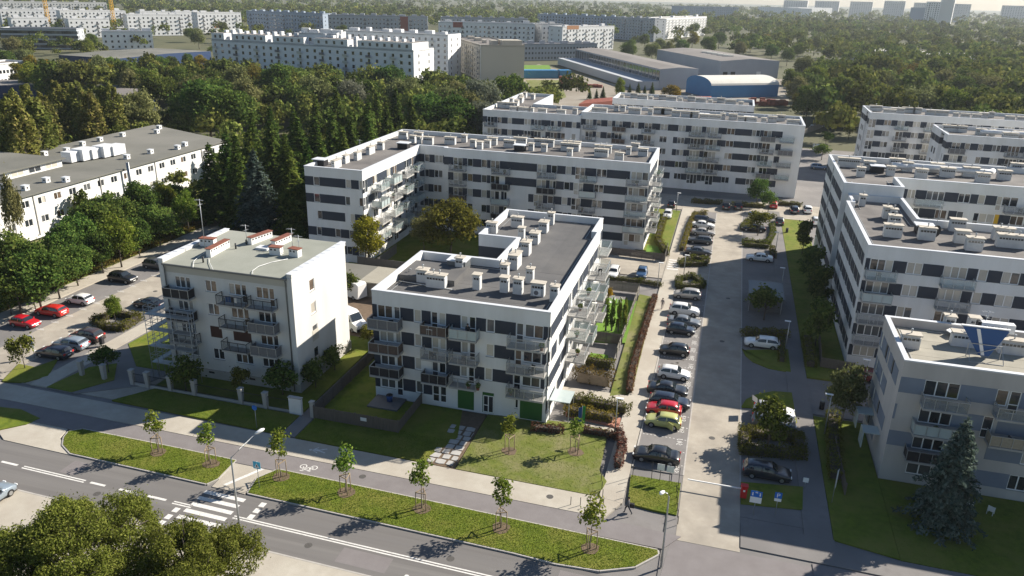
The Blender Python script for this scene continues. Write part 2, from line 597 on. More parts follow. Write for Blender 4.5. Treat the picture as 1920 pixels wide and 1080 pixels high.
def barq(x0, y0, x1, y1, w, z=0.0):
    d = Vector((x1 - x0, y1 - y0)).normalized()
    n = Vector((-d.y, d.x)) * w / 2
    mb.quad((x0 - n.x, y0 - n.y, z), (x1 - n.x, y1 - n.y, z), (x1 + n.x, y1 + n.y, z), (x0 + n.x, y0 + n.y, z))


ringq(-0.55, 0.35, 0.36, 0.09)
ringq(0.55, 0.35, 0.36, 0.09)
for a in ((-0.55, 0.35, -0.1, 0.35), (-0.1, 0.35, 0.35, 0.85), (0.35, 0.85, -0.3, 0.85), (-0.55, 0.35, -0.3, 0.9), (0.55, 0.35, 0.3, 1.05), (0.3, 1.05, 0.62, 1.05), (-0.45, 0.98, -0.15, 0.98), (-0.1, 0.35, -0.3, 0.85)):
    barq(*a, 0.09)
put('bicycle_marking', mb.mesh('bicycle_marking'), None, (*(-35.7, 57.5), 0.106), R(184), kind='structure')
mb = MB().mat('line_white')
for k in range(10):
    a, b = 2 * math.pi * k / 10, 2 * math.pi * (k + 1) / 10
    mb.quad((0, 1.65, 0), (math.cos(a) * 0.16, 1.65 + math.sin(a) * 0.16, 0), (math.cos(b) * 0.16, 1.65 + math.sin(b) * 0.16, 0))
for a in ((0, 0.75, 0, 1.42, 0.34), (-0.05, 0.75, -0.38, 0.05, 0.16), (0.05, 0.75, 0.36, 0.05, 0.16), (-0.12, 1.35, -0.48, 0.8, 0.12), (0.12, 1.35, 0.5, 0.95, 0.12)):
    barq(*a)
put('pedestrian_marking', mb.mesh('pedestrian_marking'), None, (*(-35.4, 60.2), 0.126), R(100), kind='structure')

# irregular stone slabs of the path to the entrance, grass between them
_sl = random.Random(3)
rows = 8
for r in range(rows):
    y0 = 61.5 + r * 0.95
    x = -25.2
    while x < -22.4:
        w = _sl.uniform(0.75, 1.25)
        x1 = min(x + w, -22.15)
        g = 0.07
        pts = [(x + g + _sl.uniform(0, .12), y0 + g + _sl.uniform(0, .1)), ((x + x1) / 2, y0 + g + _sl.uniform(-.04, .05)), (x1 - g - _sl.uniform(0, .1), y0 + g + _sl.uniform(0, .1)), (x1 - g - _sl.uniform(0, .08), y0 + .95 - g - _sl.uniform(0, .1)), ((x + x1) / 2, y0 + .95 - g + _sl.uniform(-.05, .04)), (x + g + _sl.uniform(0, .1), y0 + .95 - g - _sl.uniform(0, .1))]
        mb = MB().mat('stone')
        mb.prism(pts, 0.0, 0.13 + _sl.uniform(0, .03))
        put('stone_slab', mb.mesh('stone_slab'), bpy.data.objects['paved_access'])
        x = x1


# manholes, gully grates and oil stains
def disc(x, y, r, z, m, nm):
    mb = MB().mat(m)
    mb.quad(*[(x + math.cos(a) * r * (1 + .0), y + math.sin(a) * r, z) for a in [2 * math.pi * k / 14 for k in range(14)]])
    put(nm, mb.mesh(nm), kind='structure')


mat('iron', (0.10, 0.095, 0.09), 0.7, (0.07, 0.065, 0.06), 6.0)
mat('oil_stain', (0.10, 0.092, 0.086), 0.8)
for x, y, z in ((-52, 47.6, .005), (-30, 47.0, .005), (-18, 49.0, .005), (2.2, 75, .046), (2.6, 101, .046), (3.1, 118, .046), (-82, 76, .036), (-81.5, 92, .036), (-30, 57.3, .107), (-12, 59.6, .127)):
    disc(x, y, .34, z, 'iron', 'manhole_cover')
_o = random.Random(2)
for k in range(26):
    x, y = (_o.uniform(-4.6, -1.2), _o.uniform(68, 120)) if k < 18 else (_o.uniform(6, 9.6), _o.uniform(66, 130))
    mb = MB().mat('oil_stain')
    mb.quad(*[(x + math.cos(a) * _o.uniform(.1, .38), y + math.sin(a) * _o.uniform(.1, .3), .0545) for a in [2 * math.pi * j / 9 for j in range(9)]])
    put('oil_stain', mb.mesh('oil_stain'), kind='structure')
mb = MB().mat('asphalt_path')
for x0, x1, a, b in ((-27, -22.5, -5.4, -3.6), (-58, -56.2, -2.6, -.6), (-9, -4, -2.2, -.5)):
    mb.quad(*[(x, ry(x) + o, .0025) for x, o in ((x0, a), (x1, a), (x1, b), (x0, b))])
put('asphalt_patch', mb.mesh('asphalt_patch'), kind='structure')

# ---------------------------------------------------------------- building materials
mat('render_white', (0.75, 0.75, 0.745), 0.9, (0.70, 0.70, 0.69), 0.9, col3=(0.66, 0.655, 0.635), scale2=0.35, stretch=(1, 1, .12))
mat('render_warm', (0.52, 0.49, 0.465), 0.9, (0.47, 0.445, 0.425), 0.8, col3=(0.43, 0.405, 0.385), scale2=.3, stretch=(1, 1, .15))
mat('render_old', (0.60, 0.605, 0.595), 0.9, (0.555, 0.555, 0.54), 0.8, col3=(0.52, 0.515, 0.49), scale2=.3, stretch=(1, 1, .15))
mat('render_beige', (0.46, 0.44, 0.38), 0.9, (0.42, 0.40, 0.35), 0.5)
mat('render_dark', (0.019, 0.028, 0.046), 0.6, (0.025, 0.034, 0.054), 0.6, spec=0.4)
mat('render_bluegray', (0.19, 0.225, 0.285), 0.7, (0.165, 0.195, 0.25), 0.5)
mat('render_gray', (0.30, 0.30, 0.30), 0.85, (0.26, 0.26, 0.265), 0.4)
mat('panel_green', (0.03, 0.115, 0.025), 0.7)
mat('panel_yellow', (0.60, 0.36, 0.02), 0.7)
mat('roof_felt', (0.085, 0.085, 0.088), 0.9, (0.105, 0.104, 0.105), 0.7, scale2=0.12, col3=(0.125, 0.122, 0.12), bump=0.3, bscale=14, rand=0.07)
mat('roof_felt_warm', (0.100, 0.094, 0.092), 0.9, (0.13, 0.122, 0.118), 0.5, scale2=0.16, col3=(0.175, 0.163, 0.155), bump=0.3, bscale=14)
mat('roof_felt_pale', (0.275, 0.26, 0.215), 0.9, (0.33, 0.31, 0.26), 0.6, rand=0.05)
mat('roof_green', (0.23, 0.24, 0.205), 0.9, (0.27, 0.28, 0.245), 0.4, col3=(0.30, 0.305, 0.27))
mat('roof_gray', (0.12, 0.12, 0.105), 0.9, (0.15, 0.148, 0.13), 0.15, scale2=0.04, col3=(0.185, 0.18, 0.16))
mat('parapet_cap', (0.62, 0.64, 0.67), 0.45, (0.56, 0.58, 0.61), 1.0, spec=0.5)
mat('chimney_body', (0.56, 0.565, 0.56), 0.9, (0.47, 0.475, 0.475), 1.2)
mat('chimney_cap', (0.50, 0.46, 0.395), 0.9, (0.42, 0.385, 0.33), 2.0)
mat('cap_red', (0.23, 0.085, 0.055), 0.85, (0.17, 0.07, 0.05), 2.0)
mat('white_pvc', (0.80, 0.80, 0.79), 0.45, spec=0.5)
mat('dark_frame', (0.05, 0.05, 0.055), 0.4)
mat('sill_metal', (0.30, 0.32, 0.34), 0.4, metal=0.6)
mat('galv', (0.42, 0.44, 0.45), 0.45, (0.36, 0.375, 0.385), 2.0, metal=0.55, spec=0.5)
mat('white_metal', (0.72, 0.73, 0.74), 0.45, (0.64, 0.65, 0.66), 1.0, metal=0.1)
mat('zinc', (0.16, 0.17, 0.175), 0.5, metal=0.4)
mat('steel_dark', (0.045, 0.047, 0.05), 0.5, metal=0.5)
mat('concrete', (0.40, 0.39, 0.37), 0.9, (0.33, 0.32, 0.305), 0.8)
mat('wood_fence', (0.10, 0.085, 0.075), 0.85, (0.14, 0.12, 0.105), 1.5, stretch=(6, 6, 0.6))
mat('wood_pale', (0.32, 0.25, 0.17), 0.85, (0.25, 0.19, 0.13), 3.0)
mat('wood_gray', (0.22, 0.205, 0.18), 0.9, (0.17, 0.16, 0.14), 1.5, stretch=(6, 6, 0.6))
mat('mat_brown', (0.085, 0.06, 0.05), 0.8, (0.115, 0.085, 0.07), 5.0)
mat('mat_gray', (0.13, 0.13, 0.14), 0.8, (0.16, 0.16, 0.165), 5.0)
mat('mat_cream', (0.36, 0.31, 0.24), 0.8, (0.28, 0.24, 0.18), 5.0)
mat('mat_black', (0.022, 0.022, 0.026), 0.7)
mat('glass_dark', (0.022, 0.027, 0.033), 0.05, spec=0.9, rand=0.4)
mat('glass_mid', (0.09, 0.095, 0.10), 0.07, spec=0.8, rand=0.4)
mat('glass_curtain', (0.33, 0.32, 0.29), 0.12, (0.42, 0.40, 0.36), 2.2, spec=0.7, rand=0.25, stretch=(3, 3, 0.2))
mat('glass_blind', (0.48, 0.45, 0.39), 0.2, (0.40, 0.37, 0.32), 3.0, spec=0.6, rand=0.2, stretch=(0.4, 0.4, 6))
mat('glass_warm', (0.15, 0.105, 0.07), 0.08, (0.07, 0.055, 0.045), 1.4, spec=0.8, rand=0.4)
mat('shutter_brown', (0.055, 0.025, 0.02), 0.7)


def glass_clear(name, tint, alpha):
    m = mat(name, tint, 0.08, spec=0.6, alpha=alpha)
    return m


glass_clear('glass_frost', (0.50, 0.58, 0.58), 0.72)
glass_clear('glass_rail', (0.45, 0.55, 0.55), 0.22)
glass_clear('mesh_rail', (0.30, 0.31, 0.31), 0.24)
PANES = ['glass_dark'] * 5 + ['glass_mid'] * 3 + ['glass_curtain'] * 3 + ['glass_blind'] * 2 + ['glass_warm'] * 2


# ---------------------------------------------------------------- windows, panels and balconies
def frame_mesh(w, h, sashes, door=False, fm='white_pvc'):
    """x along the wall, y into the wall, outside is -y"""
    def fn():
        mb = MB().mat(fm)
        t = 0.075
        y0, y1 = 0.05, 0.13
        mb.box(0, y0, 0, w, y1, t)
        mb.box(0, y0, h - t, w, y1, h)
        for i in range(sashes + 1):
            x = i * (w - t) / sashes
            e = 0.012 if 0 < i < sashes else 0
            mb.box(x - e, y0 - 0.004, t, x + t + e, y1, h - t)
        if door:
            mb.box(0, y0, 0.86, w if sashes == 1 else (w - t) / sashes + t, y1 - 0.001, 0.94)
        if fm == 'white_pvc' and not door:
            mb.mat('sill_metal')
            mb.box(-0.04, -0.06, -0.05, w + 0.04, 0.12, -0.012)
        return mb.mesh('window_frame')
    return cached(('fr', round(w, 2), round(h, 2), sashes, door, fm), fn)


def pane_mesh(w, h, m):
    def fn():
        mb = MB().mat(m)
        mb.quad((0, 0.1, 0), (w, 0.1, 0), (w, 0.1, h), (0, 0.1, h))
        return mb.mesh('pane')
    return cached(('pn', round(w, 2), round(h, 2), m), fn)


def panel_mesh(w, h, m):
    def fn():
        mb = MB().mat(m)
        mb.box(0, -0.03, 0, w, 0.0, h, skip='k')
        return mb.mesh('panel')
    return cached(('pl', round(w, 2), round(h, 2), m), fn)


def slab_mesh(w, d):
    def fn():
        mb = MB().mat('concrete')
        mb.box(0, -d, -0.2, w, 0.0, 0.0)
        return mb.mesh('balcony')
    return cached(('sl', round(w, 2), d), fn)


def rail_mesh(w, d, style):
    def fn():
        mb = MB().mat('galv' if style != 'black' else 'steel_dark')
        h = 1.08
        t = 0.05
        y = -d + 0.03
        n = max(2, round(w / 1.05))
        for i in range(n + 1):
            x = t / 2 + i * (w - t) / n
            mb.box(x - t / 2, y - t / 2, -0.12, x + t / 2, y + t / 2, h)
        for x in (t / 2, w - t / 2):
            mb.box(x - t / 2, -0.1, 0, x + t / 2, -0.05, h)
        mb.box(0, y - 0.04, h, w, y + 0.04, h + 0.05)
        for x in (0.03, w - 0.03):
            mb.box(x - 0.03, y + 0.04, h, x + 0.03, -0.02, h + 0.05)
        if style in ('bars', 'black'):
            k = int(w / 0.16)
            for i in range(1, k):
                x = i * w / k
                mb.box(x - 0.01, y - 0.01, 0.08, x + 0.01, y + 0.01, h)
            k = int(d / 0.16)
            for xx in (0.03, w - 0.03):
                for i in range(1, k):
                    yy = -d + i * d / k
                    mb.box(xx - 0.01, yy - 0.01, 0.08, xx + 0.01, yy + 0.01, h)
            mb.box(0, y - 0.02, 0.05, w, y + 0.02, 0.09)
        return mb.mesh('railing')
    return cached(('ra', round(w, 2), d, style == 'bars' or (style == 'black' and 2)), fn)


def infill_mesh(w, d, m):
    def fn():
        mb = MB().mat(m)
        y = -d + 0.06
        mb.box(0.03, y, 0.05, w - 0.03, y + 0.02, 1.05)
        for x in (0.06, w - 0.08):
            mb.box(x, y + 0.02, 0.05, x + 0.02, -0.08, 1.05)
        return mb.mesh('railing_panel')
    return cached(('in', round(w, 2), d, m), fn)


INFILL = {'frost': 'glass_frost', 'clear': 'glass_rail', 'mesh': 'mesh_rail', 'brown': 'mat_brown', 'gray': 'mat_gray', 'cream': 'mat_cream', 'dark': 'mat_black'}
STYLES = ['mesh', 'mesh', 'mesh', 'clear', 'clear', 'frost', 'brown', 'gray', 'bars']


class Building:
    def __init__(s, name, label, category, loc, H, wall='render_white', panel='render_dark', fh=2.9, top=1.65, wh=1.5, z0=0.0, seed=1, joined=False, group=None):
        s.root = thing(name, (*loc, 0.0), label, category, group=group)
        s.loc = Vector((loc[0], loc[1]))
        s.H, s.fh, s.top, s.wh, s.z0 = H, fh, top, wh, z0
        s.wall = MB().mat(wall)
        s.wallm, s.panelm = wall, panel
        s.rn = random.Random(seed)
        s.cnt = {}
        s.joined = joined
        s.far = {}
        s.bals = []

    def part(s, name, me, loc=(0, 0, 0), rz=0.0, parent=None, **kw):
        return put(name, me, parent or s.root, loc, rz, **kw)

    def rel(s, p):
        return (p[0] - s.loc.x, p[1] - s.loc.y)

    def facade(s, p0, p1, rows=(), balconies=(), H=None, zb=None, door_h=2.28, proud=True):
        """one wall from p0 to p1 (outside on the right hand); rows: a string of modules per floor, topmost first"""
        H = H or s.H
        zb = s.z0 if zb is None else zb
        a, b = Vector(s.rel(p0)), Vector(s.rel(p1))
        u = (b - a).normalized()
        L = (b - a).length
        rz = math.atan2(u.y, u.x)
        inn = Vector((-u.y, u.x))

        def P(x, y, z):
            q = a + u * x + inn * y
            return (q.x, q.y, z)
        holes = []
        for k, row in enumerate(rows):
            zt = H - s.top - s.fh * k
            x = 0.0
            for tok in row.split():
                c, w = tok[0], float(tok[1:].split(':')[0])
                opt = tok.split(':')[1] if ':' in tok else None
                if x + w > L + 0.02:
                    w = L - x
                    if w < 0.35:
                        break
                h = s.wh
                if c in 'WRT':
                    door = c == 'R'
                    if c == 'R':
                        h = door_h
                    if c == 'T':
                        h = float(opt or 2.4)
                    s.window(P, rz, x, w, zt - h, h, door, opt)
                    holes.append((x, x + w, zt - h, zt))
                elif c in 'DGYSB':
                    m = {'D': s.panelm, 'G': 'panel_green', 'Y': 'panel_yellow', 'S': 'shutter_brown', 'B': 'render_beige'}[c]
                    hh = float(opt) if opt else h
                    e = 0.002 * ((s.cnt.get('panel', 0)) % 3)
                    s.count('panel', m, P(x, -e, zt - hh), rz, lambda: panel_mesh(w, hh, m), w, hh, m, P, x, zt)
                x += w
        s.wall_grid(P, L, zb, H, holes)
        for bal in balconies:
            x0, x1, k, style = bal[:4]
            d = bal[4] if len(bal) > 4 else 1.45
            s.balcony(P, rz, x0, x1, H - s.top - s.fh * k - door_h, style, d)

    def count(s, name, m, loc, rz, fn, w, h, mm, P, x, zt):
        s.cnt[name] = s.cnt.get(name, 0) + 1
        if s.joined or s.cnt[name] > 296:
            mb = s.far.setdefault(name, MB())
            mb.mat(mm)
            mb.quad(P(x, -0.03, zt - h), P(x + w, -0.03, zt - h), P(x + w, -0.03, zt), P(x, -0.03, zt))
            return
        s.part(name, fn(), loc, rz)

    def window(s, P, rz, x, w, z, h, door, opt):
        n = 1 if w < 1.15 else (2 if w < 2.3 else 3)
        fm = 'dark_frame' if opt == 'k' else 'white_pvc'
        g = {'d': 'glass_dark', 'c': 'glass_curtain', 'b': 'glass_blind', 'm': 'glass_mid', 'w': 'glass_warm'}.get(opt) or s.rn.choice(PANES)
        s.cnt['window'] = s.cnt.get('window', 0) + 1
        if s.joined or s.cnt['window'] > 296:
            mb = s.far.setdefault('window', MB())
            mb.mat('glass_dark' if opt == 'k' else g)
            mb.quad(P(x, 0.1, z), P(x + w, 0.1, z), P(x + w, 0.1, z + h), P(x, 0.1, z + h))
            if opt != 'k':
                mb.mat(fm)
                for i in range(n + 1):
                    xx = x + i * (w - 0.08) / n
                    mb.quad(P(xx, 0.06, z), P(xx + 0.08, 0.06, z), P(xx + 0.08, 0.06, z + h), P(xx, 0.06, z + h))
                mb.quad(P(x, 0.055, z), P(x + w, 0.055, z), P(x + w, 0.055, z + 0.08), P(x, 0.055, z + 0.08))
            return
        fr = s.part('window', frame_mesh(w, h, n, door, fm), P(x, 0, z), rz)
        t = 0.075
        pw = (w - t) / n - t
        for i in range(n):
            gg = g if s.rn.random() < 0.8 else s.rn.choice(PANES)
            px = t + i * (w - t) / n
            ph, pz = h - 2 * t, t
            put('pane', pane_mesh(pw, ph, gg), fr, (px, 0, pz))

    def balcony(s, P, rz, x0, x1, z, style, d=1.45):
        w = x1 - x0
        sl = s.part('balcony', slab_mesh(w, d), P(x0, 0, z), rz)
        q = P((x0 + x1) / 2, -d * .5, z)
        s.bals.append((q[0] + s.loc.x, q[1] + s.loc.y, z, rz, w, d))
        put('railing', rail_mesh(w, d, style), sl)
        if style in INFILL:
            put('railing_panel', infill_mesh(w, d, INFILL[style]), sl)

    def wall_grid(s, P, L, z0, z1, holes):
        zs = sorted({z0, z1, *(max(z0, min(z1, h[2])) for h in holes), *(max(z0, min(z1, h[3])) for h in holes)})
        wl = s.wall
        for za, zb in zip(zs, zs[1:]):
            if zb - za < 1e-4:
                continue
            zm = (za + zb) / 2
            cut = sorted((h[0], h[1]) for h in holes if h[2] < zm < h[3])
            x = 0.0
            for c0, c1 in cut + [(L, L)]:
                if c0 - x > 1e-3:
                    wl.quad(P(x, 0, za), P(c0, 0, za), P(c0, 0, zb), P(x, 0, zb))
                x = max(x, c1)
        for x0, x1, za, zb in holes:
            r = 0.14
            wl.quad(P(x0, 0, za), P(x0, r, za), P(x0, r, zb), P(x0, 0, zb))
            wl.quad(P(x1, 0, zb), P(x1, r, zb), P(x1, r, za), P(x1, 0, za))
            wl.quad(P(x0, 0, zb), P(x0, r, zb), P(x1, r, zb), P(x1, 0, zb))
            wl.quad(P(x0, r, za), P(x0, 0, za), P(x1, 0, za), P(x1, r, za))

    def roof(s, poly, H=None, m='roof_felt_warm', drop=0.75, cap=0.42, capm='parapet_cap', name='roof'):
        """flat roof sunk behind a parapet with a metal coping"""
        H = H or s.H
        pl = [s.rel(p) for p in poly]
        n = len(pl)
        mb = MB().mat(m)
        mb.quad(*[(x, y, H - drop) for x, y in pl])
        rf = s.part(name, mb.mesh(name))
        mb = MB().mat(capm)
        inner = inset(pl, cap)
        outer = inset(pl, -0.05)
        for i in range(n):
            j = (i + 1) % n
            o1, o2, i1, i2 = outer[i], outer[j], inner[i], inner[j]
            mb.quad((*o1, H + .05), (*o2, H + .05), (*i2, H + .05), (*i1, H + .05))
            mb.quad((*o1, H - .09), (*o2, H - .09), (*o2, H + .05), (*o1, H + .05))
            mb.mat(s.wallm)
            mb.quad((*i2, H - drop - .02), (*i1, H - drop - .02), (*i1, H + .05), (*i2, H + .05))
            mb.mat(capm)
            mb.quad((*outer[j], H - .09), (*outer[i], H - .09), (*pl[i], H - .09), (*pl[j], H - .09))
        s.part('parapet', mb.mesh('parapet'))
        mb = MB().mat('galv')                            # lightning conductor run on the felt
        lp = inset(pl, 1.15)
        for i in range(n):
            (ax, ay), (bx, by) = lp[i], lp[(i + 1) % n]
            if math.hypot(bx - ax, by - ay) > .3:
                mb.obox((ax, ay, H - drop + .07), (bx, by, H - drop + .07), .05, .05)
        s.part('conductor', mb.mesh('conductor'))
        return rf

    def chimney(s, x, y, w, d, h=1.75, z=None, pipes=1, capm='chimney_cap', rz=0.0):
        z = s.H - 0.75 if z is None else z

        def body():
            mb = MB().mat('chimney_body')
            mb.box(-w / 2, -d / 2, 0, w / 2, d / 2, h - 0.32)
            mb.box(-w / 2 + .06, -d / 2 + .06, h - .32, w / 2 - .06, d / 2 - .06, h - .1)
            mb.mat('glass_dark')
            k = max(1, int(w / 0.35))
            for i in range(k):
                xx = -w / 2 + 0.1 + i * (w - 0.2) / k
                mb.box(xx + 0.03, -d / 2 - 0.004, h - 0.62, xx + (w - .2) / k - .03, -d / 2 + .02, h - 0.38)
            return mb.mesh('chimney')

        def capf():
            mb = MB().mat(capm)
            mb.box(-w / 2 - .1, -d / 2 - .1, h - .1, w / 2 + .1, d / 2 + .1, h + .02)
            mb.mat('galv')
            for i in range(pipes):
                xx = (i + 1) * w / (pipes + 1) - w / 2
                mb.tube([(xx, 0.05, h), (xx, 0.05, h + 0.32)], 0.06)
                mb.tube([(xx, 0.05, h + 0.32), (xx, 0.05, h + 0.36), (xx, 0.05, h + 0.5)], [0.07, 0.13, 0.1])
            return mb.mesh('chimney_cap')
        lx, ly = s.rel((x, y))
        c = s.part('chimney', cached(('ch', round(w, 1), round(d, 1), h), body), (lx, ly, z), rz)
        put('chimney_cap', cached(('cc', round(w, 1), round(d, 1), h, pipes, capm), capf), c)

    def done(s):
        s.part('wall', s.wall.mesh('wall'))
        for k, mb in s.far.items():
            s.part(k, mb.mesh(k), kind='stuff')


def inset(pl, t):
    n = len(pl)
    a = sum(pl[i][0] * pl[(i + 1) % n][1] - pl[(i + 1) % n][0] * pl[i][1] for i in range(n))
    sg = 1 if a > 0 else -1
    out = []
    for i in range(n):
        p0, p1, p2 = Vector(pl[i - 1]), Vector(pl[i]), Vector(pl[(i + 1) % n])
        d1, d2 = (p1 - p0).normalized(), (p2 - p1).normalized()
        n1, n2 = Vector((-d1.y, d1.x)) * sg, Vector((-d2.y, d2.x)) * sg
        k = 1 + n1.dot(n2)
        q = p1 + (n1 + n2) * (t / max(k, 0.2))
        out.append((q.x, q.y))
    return out


def modules(L, seed, kind='front'):
    """window rhythm of one facade: the same bays on every floor, some panels left white"""
    r = random.Random(seed)
    if kind == 'dark':
        base = ['D1.6', 'W0.9', 'D2.2', 'W0.9', 'D1.2']
    elif kind == 'far':
        base = None
    seq, x, bal = [], 0.0, []
    pats = [['D1.2', 'R1.8', 'D0.9', 'W1.1', 'D1.6', 'W1.1', 'D0.8'], ['R1.8', 'D2.0', 'W1.8', 'D1.5'], ['D1.0', 'W1.7', 'D1.4', 'R2.4', 'D1.0', 'W1.0'], ['D2.4', 'W1.8', 'D0.8', 'R1.8', 'D1.2']]
    while x < L - 0.6:
        p = r.choice(pats) if kind != 'dark' else base
        for t in p:
            w = float(t[1:])
            if x + w > L - 0.2:
                w = L - x
                t = 'D%.2f' % w
                seq.append(t)
                x = L
                break
            if t[0] == 'R':
                bal.append((x - 0.5, x + w + 0.9))
            seq.append('%s%.2f' % (t[0], w))
            x += w
    return seq, [b for b in bal if b[0] > 0 and b[1] < L]


def vary(seq, r, p=0.22):
    out = []
    for t in seq:
        if t[0] == 'D' and r.random() < p and float(t[1:]) < 2.6:
            t = 'g' + t[1:]
        out.append(t)
    return ' '.join(out)


def auto_rows(L, floors, seed, kind='front', p=0.22, last_white=False):
    seq, bal = modules(L, seed, kind)
    r = random.Random(seed * 3 + 1)
    rows = [vary(seq, r, 0.0 if k == 0 else p) for k in range(floors)]
    bl = []
    for k in range(floors - 1):
        for b in bal:
            bl.append((*b, k, r.choice(STYLES)))
    return rows, bl

# ---------------------------------------------------------------- the L-shaped block in the middle
B1 = Building('apartment_block', 'white four storey L-shaped block with dark panels in the middle of the estate', 'apartment block', (-25.5, 72.4), 13.2, seed=5)
f1 = [
    'D.55 g.05 W1.8:w g.15 W.75:m g.05 D.4 D1.15 g.05 W.85:b g.05 D1.05 g.05 R.75 g.12 W.8:m g.05 D1.65 g.05 W.8:d g.12 R.75:d g.05 D1.1 g.05 W.9:m g.05 D2.3 g.05 R.8:m g.15 W2.0:w D.5',
    'D.7 g.05 W1.75:c g.15 W.7:c g.05 D.3 D1.2 g.05 W.85:c g.05 D1.1 g.05 R.8:c g.1 W.75:b g.05 D1.65 g.05 W.8:c g.12 R.7:d g1.2 W.9:b g.05 D2.25 g.05 R.75:w g.15 W2.0:d g.1 D.45',
    'D.75 g.05 W1.75:m g.15 W.7:m g.05 D.25 D1.2 g.05 W.8:c g.05 g1.15 R.75:m g.1 W.8:d g.05 D1.6 g.05 W.8:d g.12 R.7:d g.05 D1.1 g.05 W.85:w g.05 D2.3 g.05 R.8:d g.15 W2.0:m g.1 D.4',
    'D.6 g.1 W1.8:m g.15 R.75:d g.05 D.35 D1.15 g.05 W.85:m g.05 D1.05 g.05 R.8:d g.1 R.75:d g.05 g7.9 W.4',
]
bal1 = []
for k, st in enumerate(('gray', 'brown', 'dark')):
    bal1.append((0.02, 3.6, k, st, 1.5))
for k, (a, b) in enumerate((('brown', 'frost'), ('mesh', 'mesh'), ('dark', 'bars'))):
    bal1.append((6.1, 9.1, k, a, 1.3))
    bal1.append((9.4, 12.5, k, b, 1.3))
for k, st in enumerate(('mesh', 'mesh', 'mesh')):
    bal1.append((15.9, 20.05, k, st, 1.5))
B1.facade((-35.6, 72.4), (-15.4, 72.4), f1, bal1)
r1 = ['W.7:d D5.4 W.7:d D2.6 R1.6 g.4 W.7 D2.8 R1.6 D1.4 W.7 D3.4 R1.6 D2.0 W.7 D2.8 R1.6 g.5 W.7 D2.5', 'W.7:d g.4 D2.6 g1 W.7 D3.2 R1.6 g.6 W.7 D2.6 R1.6 g1.6 W.7 D3.2 R1.6 D2.0 W.7 D2.8 R1.6 g.5 W.7 D2.5'] * 2
rb = [(x, x + 3.4, k, ('mesh', 'clear', 'mesh', 'frost')[(i + k) % 4], 2.3) for k in range(3) for i, x in enumerate((9.0, 14.6, 22.0, 28.4, 33.6))]
B1.facade((-15.4, 72.4), (-15.4, 103.1), [x for x in r1], [b for b in rb if b[1] < 30])
B1.facade((-15.4, 103.1), (-16.2, 103.1))
B1.facade((-16.2, 103.1), (-16.2, 110.2), ['D2 W1 D2 W1 D1'] * 4, [(1.5, 5.4, k, 'clear', 1.8) for k in range(3)])
B1.facade((-16.2, 110.2), (-31.0, 110.2), ['D2 W1.4 D2 W1.4 D2 W1.4 D2'] * 4)
B1.facade((-31.0, 110.2), (-31.0, 96.3), ['D2 W1.2 D3 W1.2 D2'] * 4)
B1.facade((-31.0, 96.3), (-25.6, 96.3), ['D5.4'] * 4)
B1.facade((-25.6, 96.3), (-25.6, 86.9), ['D3 W1.2 D3'] * 4)
B1.facade((-25.6, 86.9), (-35.6, 86.9), ['D3 W1.4 D3'] * 4)
B1.facade((-35.6, 86.9), (-35.6, 72.4), ['D4 W1.2 D4 W1.2 D3'] * 4)
B1.roof([(-35.6, 72.4), (-15.4, 72.4), (-15.4, 103.1), (-16.2, 103.1), (-16.2, 110.2), (-31.0, 110.2), (-31.0, 96.3), (-25.6, 96.3), (-25.6, 86.9), (-35.6, 86.9)], m='roof_felt', drop=0.95)
for i in range(9):                                     # felt strips laid along the long wing
    x0 = -24.9 + i * 0.99
    mb = MB().mat('roof_felt')
    mb.box(0, 0, 0, 0.97, 23.0 if x0 + 1 < -16.7 else 15.5, 0.012 + 0.006 * (i % 2))
    B1.part('felt_strip', mb.mesh('felt_strip'), (x0 - B1.loc.x, 14.2, 13.2 - 0.95))
for i in range(9):
    mb = MB().mat('roof_felt')
    mb.box(0, 0, 0, 19.2 if i < 9 else 9, 0.97, 0.010 + 0.005 * (i % 2))
    B1.part('felt_strip', mb.mesh('felt_strip'), (-35.1 - B1.loc.x, 0.5 + i * 0.99, 13.2 - 0.95))
for (x, y), w, d, n in (((-32.2, 79.0), 1.25, 1.0, 1), ((-30.1, 77.9), 2.3, 0.9, 2), ((-25.5, 78.8), .85, .85, 0), ((-29.3, 83.8), 1.0, 1.0, 1), ((-23.5, 83.2), .9, .9, 1), ((-22.3, 79.0), .9, .9, 0), ((-20.7, 79.0), 1.05, .9, 1), ((-20.3, 82.8), .85, .85, 1), ((-18.4, 79.1), 1.5, .9, 0), ((-16.3, 78.1), .9, .9, 1), ((-27.8, 104.5), 1.7, .9, 1), ((-30.4, 100.5), 1.5, .9, 1), ((-25.6, 98.7), .8, .8, 0), ((-23.5, 97.9), 1.2, 1.5, 1), ((-23.6, 103.5), 1.2, 1.5, 1), ((-23.5, 107.6), .9, .9, 1), ((-23.4, 92.8), 1.1, 1.5, 1), ((-23.4, 87.5), 1.1, 2.2, 1)):
    B1.chimney(x, y, w, d, 1.85 if w < 1.2 else 1.6, 12.26, n)
mb = MB().mat('roof_felt')                              # lift head, roof hatch, pipes
mb.box(-9.6, 6.2, 12.25, -2.7, 11.6, 12.95)
B1.part('roof_plinth', mb.mesh('roof_plinth'))
mb = MB().mat('zinc')
mb.box(-5.4, 11.2, 12.26, -3.1, 13.2, 13.5)
mb.mat('parapet_cap')
mb.box(-5.5, 11.1, 13.5, -3.0, 13.3, 13.6)
B1.part('lift_head', mb.mesh('lift_head'))
mb = MB().mat('galv')
mb.tube([(-9.3, 5.6, 12.35), (-2.4, 5.0, 12.35)], 0.06)
mb.tube([(-8.8, 7.4, 12.95), (-8.8, 7.4, 13.3), (-8.5, 7.4, 13.3)], 0.07)
B1.part('roof_pipe', mb.mesh('roof_pipe'))
